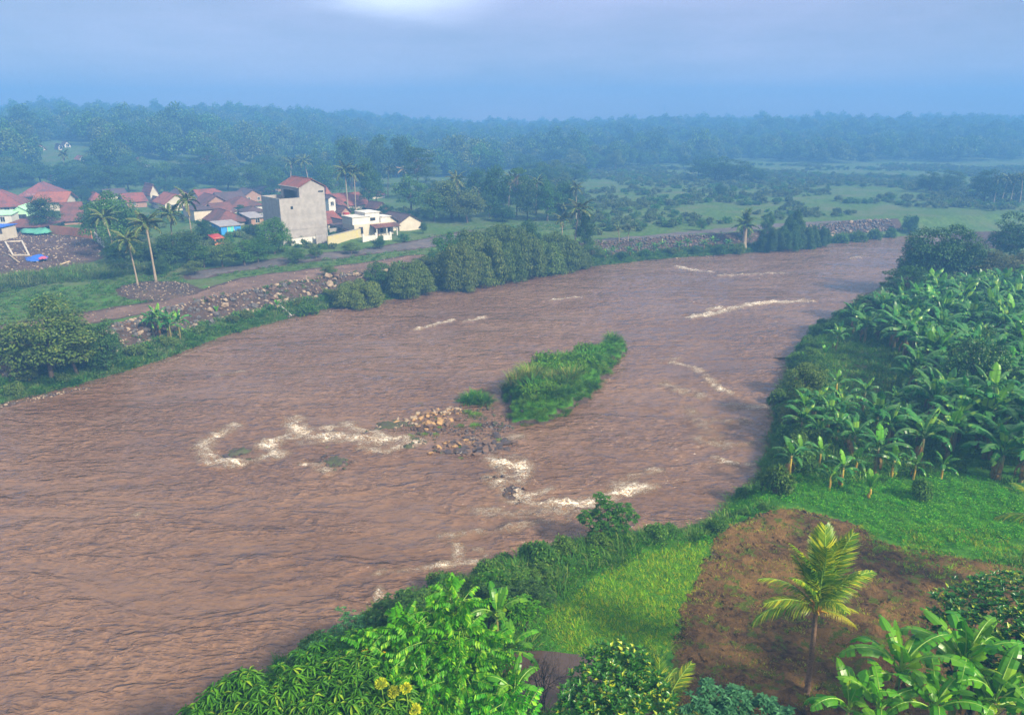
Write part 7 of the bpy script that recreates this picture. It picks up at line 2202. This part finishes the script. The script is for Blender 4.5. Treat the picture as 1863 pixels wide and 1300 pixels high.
# bare bush beside the pond
bb = ground(985, 1290); t = tag(empty('bare_bush', bb), 'leafless brown bush in front of the pond', 'bush'); mb = MB(); r = random.Random(5)
def twig(p, d, L, rad, dep):
    q = p + d * L; mb.tube([p, p.lerp(q, .5) + Vector((r.uniform(-.05, .05),) * 3) * L, q], [rad, rad * .8, rad * .55], 4, cap=False)
    if dep == 0: return
    for _ in range(3 if dep > 1 else 4):
        nd = (d + Vector((r.uniform(-.75, .75), r.uniform(-.75, .75), r.uniform(-.1, .5)))).normalized(); twig(q, nd, L * r.uniform(.55, .8), rad * .55, dep - 1)
for k in range(5): twig(Vector((r.uniform(-.3, .3), r.uniform(-.3, .3), 0)), Vector((r.uniform(-.5, .5), r.uniform(-.5, .5), 1)).normalized(), 1.0, .04, 4)
obj('twigs', mb.mesh('twigs', [M['bark_dark']]), t)

# coconut palms close by
FN = [frond(600 + i, L_, e0, dr, 62, .038, .80, 'palm_leaf_near', True, hg) for i, (L_, e0, dr, hg) in enumerate([(2.9, .25, .6, .5), (3.0, .2, .9, .6), (3.1, .15, 1.2, .9), (3.0, .1, 1.4, 1.3)])]
FNY = frond(610, 3.7, .35, 1.15, 62, .04, .75, 'palm_leaf_yellow', True, 1.3)


def near_palm():
    P = ground(1468, 1262); top = atY(1485, 1108, P.y); h = top.z - P.z; r = random.Random(3)
    t = empty('coconut_palm', P); tag(t, 'young coconut palm with orange ringed trunk standing on the ploughed field', 'palm tree')
    mb = MB(); n = 34; pts = []; rd = []
    for i in range(n + 1):
        u = i / n; pts.append((0 + (top.x - P.x) * u ** 1.3, 0, -.4 + (h + .4) * u)); rd.append((.14 - .045 * u + (.05 * max(0, 1 - u * 8))) * (1.10 if i % 2 else .95))
    mb.tube(pts, rd, 10); obj('trunk', mb.mesh('palm_trunk', [M['palm_bark']]), t); T0 = Vector(pts[-1])
    spec = [(95, 1.42, 0), (70, 1.38, 0), (120, 1.36, 0), (300, 1.38, 0), (245, 1.36, 0), (175, 1.25, 1), (20, 1.25, 1), (150, 1.05, 0), (40, 1.08, 1), (210, 1.0, 1), (335, 1.0, 0),
            (265, .9, 2), (195, .55, 2), (165, .75, 2), (10, .8, 2), (182, .25, 3), (30, .35, 3), (85, 1.45, 0)]
    for az, el, f in spec:
        m = Matrix.Translation(T0) @ Matrix.Rotation(R(az - 90), 4, 'Z') @ Matrix.Rotation(el, 4, 'X') @ Matrix.Rotation(r.uniform(-.5, .5), 4, 'Y') @ Matrix.Scale((1.32 if el > 1.1 else 1.0) * r.uniform(.92, 1.08), 4)
        obj('frond', FN[f], t, m)
    for az, el in ((-10, .12), (-30, -.1)):
        m = Matrix.Translation(T0) @ Matrix.Rotation(R(az - 90), 4, 'Z') @ Matrix.Rotation(el, 4, 'X') @ Matrix.Scale(1.08 if az == -8 else .5, 4)
        o = obj('frond', FNY, t, m); o['label'] = 'yellow frond reaching low to the right' if az == -8 else 'short yellow frond'
    mb = MB()
    for i in range(16):
        a = i * .9; mb.tube([T0 + Vector((0, 0, -.25)), T0 + Vector((math.cos(a) * .25, math.sin(a) * .25, .05 + .2 * (i % 3))), T0 + Vector((math.cos(a) * .5, math.sin(a) * .5, .1 + .3 * (i % 3)))], [.07, .05, .03], 4)
    obj('leaf_bases', mb.mesh('leaf_bases', [M['banana_stem_gold']]), t)


near_palm()


def crown_palm(name, label, base, topz, n, elev, sc, az0=0, lo=0, hi=360):
    t = empty(name, (base[0], base[1], gz(*base))); tag(t, label, 'palm tree'); h = topz - gz(*base); r = random.Random(int(base[0] * 7))
    mb = MB(); mb.tube([(0, 0, -.4), (0, 0, h * .5), (0, 0, h)], [.2, .16, .13], 9); obj('trunk', mb.mesh('palm_trunk', [M['palm_bark']], True), t)
    for i in range(n):
        u = (i + .5) / n; az = lo + (hi - lo) * ((i * .618) % 1) + az0; el = elev[1] * (1 - u) + elev[0] * u
        obj('frond', FN[min(3, int(u * 4))], t, Matrix.Translation((0, 0, h)) @ Matrix.Rotation(R(az), 4, 'Z') @ Matrix.Rotation(el, 4, 'X') @ Matrix.Rotation(r.uniform(-.4, .4), 4, 'Y') @ Matrix.Scale(sc, 4))


p = atY(1205, 1255, 24.0)
crown_palm('coconut_palm', 'young palm with thin yellow green fronds rising behind the glossy round tree', (p.x, p.y), gz(p.x, p.y) + 1.0, 12, (.2, 1.3), .95)
p = atY(1935, 960, 33)
crown_palm('coconut_palm', 'palm at the right edge, only its yellow green frond tips in view', (p.x, p.y), p.z, 18, (-.4, 1.1), 1.05)

# bananas close by
def nb(px, py_crown, Y, i, sc, rz, label):
    p = atY(px, py_crown, Y); z0 = gz(p.x, p.y); h0 = [2.6, 2.4, 1.6][i]
    s = sc; zs = max(.4, (p.z - z0) / h0)
    t = spawn(T['banana_near'][i], (p.x, p.y, z0), rz, s, label, 'banana plant')
    for c in t.children:
        if c.name.startswith('stem'):
            c.scale = (1, 1, zs / s); 
        else:
            c.location.z += h0 * (zs / s - 1)
    return t


nb(1755, 1205, 23.0, 0, 1.05, 0.4, 'large banana plant with broad torn upright leaves in the bottom right foreground')
nb(1640, 1215, 22.6, 1, 1.0, 2.0, 'banana plant with a yellow folded leaf left of the largest foreground one')
nb(1545, 1285, 21.6, 2, 1.0, 1.0, 'low banana plant at the bottom edge left of the larger ones')
nb(1700, 1285, 21.2, 1, .9, 3.1, 'low banana plant at the bottom edge below the largest foreground one')
nb(1600, 1290, 21.2, 2, 1.0, 4.0, 'small banana plant at the bottom edge between the low ones')
nb(1810, 1275, 21.4, 1, .9, 5.1, 'banana plant at the bottom right corner')
nb(1880, 1230, 23.2, 0, .8, 5.1, 'banana plant cut by the right edge near the bottom')
nb(905, 1118, 29.5, 2, .95, 1.2, 'small bright banana plant on the shore right of the bright tree')
nb(930, 1178, 26.0, 1, .62, 1.9, 'banana plant with arching leaves half hidden by the bright tree')
nb(935, 1255, 22.6, 2, .75, .5, 'banana plant behind the bright sapling')

# ------------------------------------------------------------------ morning haze
mb = MB(); mb.box(-1260, 1260, -320, 1260, -4.5, 84)
m = bpy.data.materials.new('haze'); m.use_nodes = True; nt = m.node_tree; nt.nodes.clear()
o_ = nt.nodes.new('ShaderNodeOutputMaterial'); pv = nt.nodes.new('ShaderNodeVolumePrincipled')
pv.inputs['Color'].default_value = (0.14, 0.365, 0.76, 1); pv.inputs['Density'].default_value = 0.0019; pv.inputs['Anisotropy'].default_value = 0.0
nt.links.new(pv.outputs[0], o_.inputs['Volume'])
hz = obj('haze', mb.mesh('haze', [m])); tag(hz, None, None, None, 'stuff')
m.cycles.volume_sampling = 'MULTIPLE_IMPORTANCE'
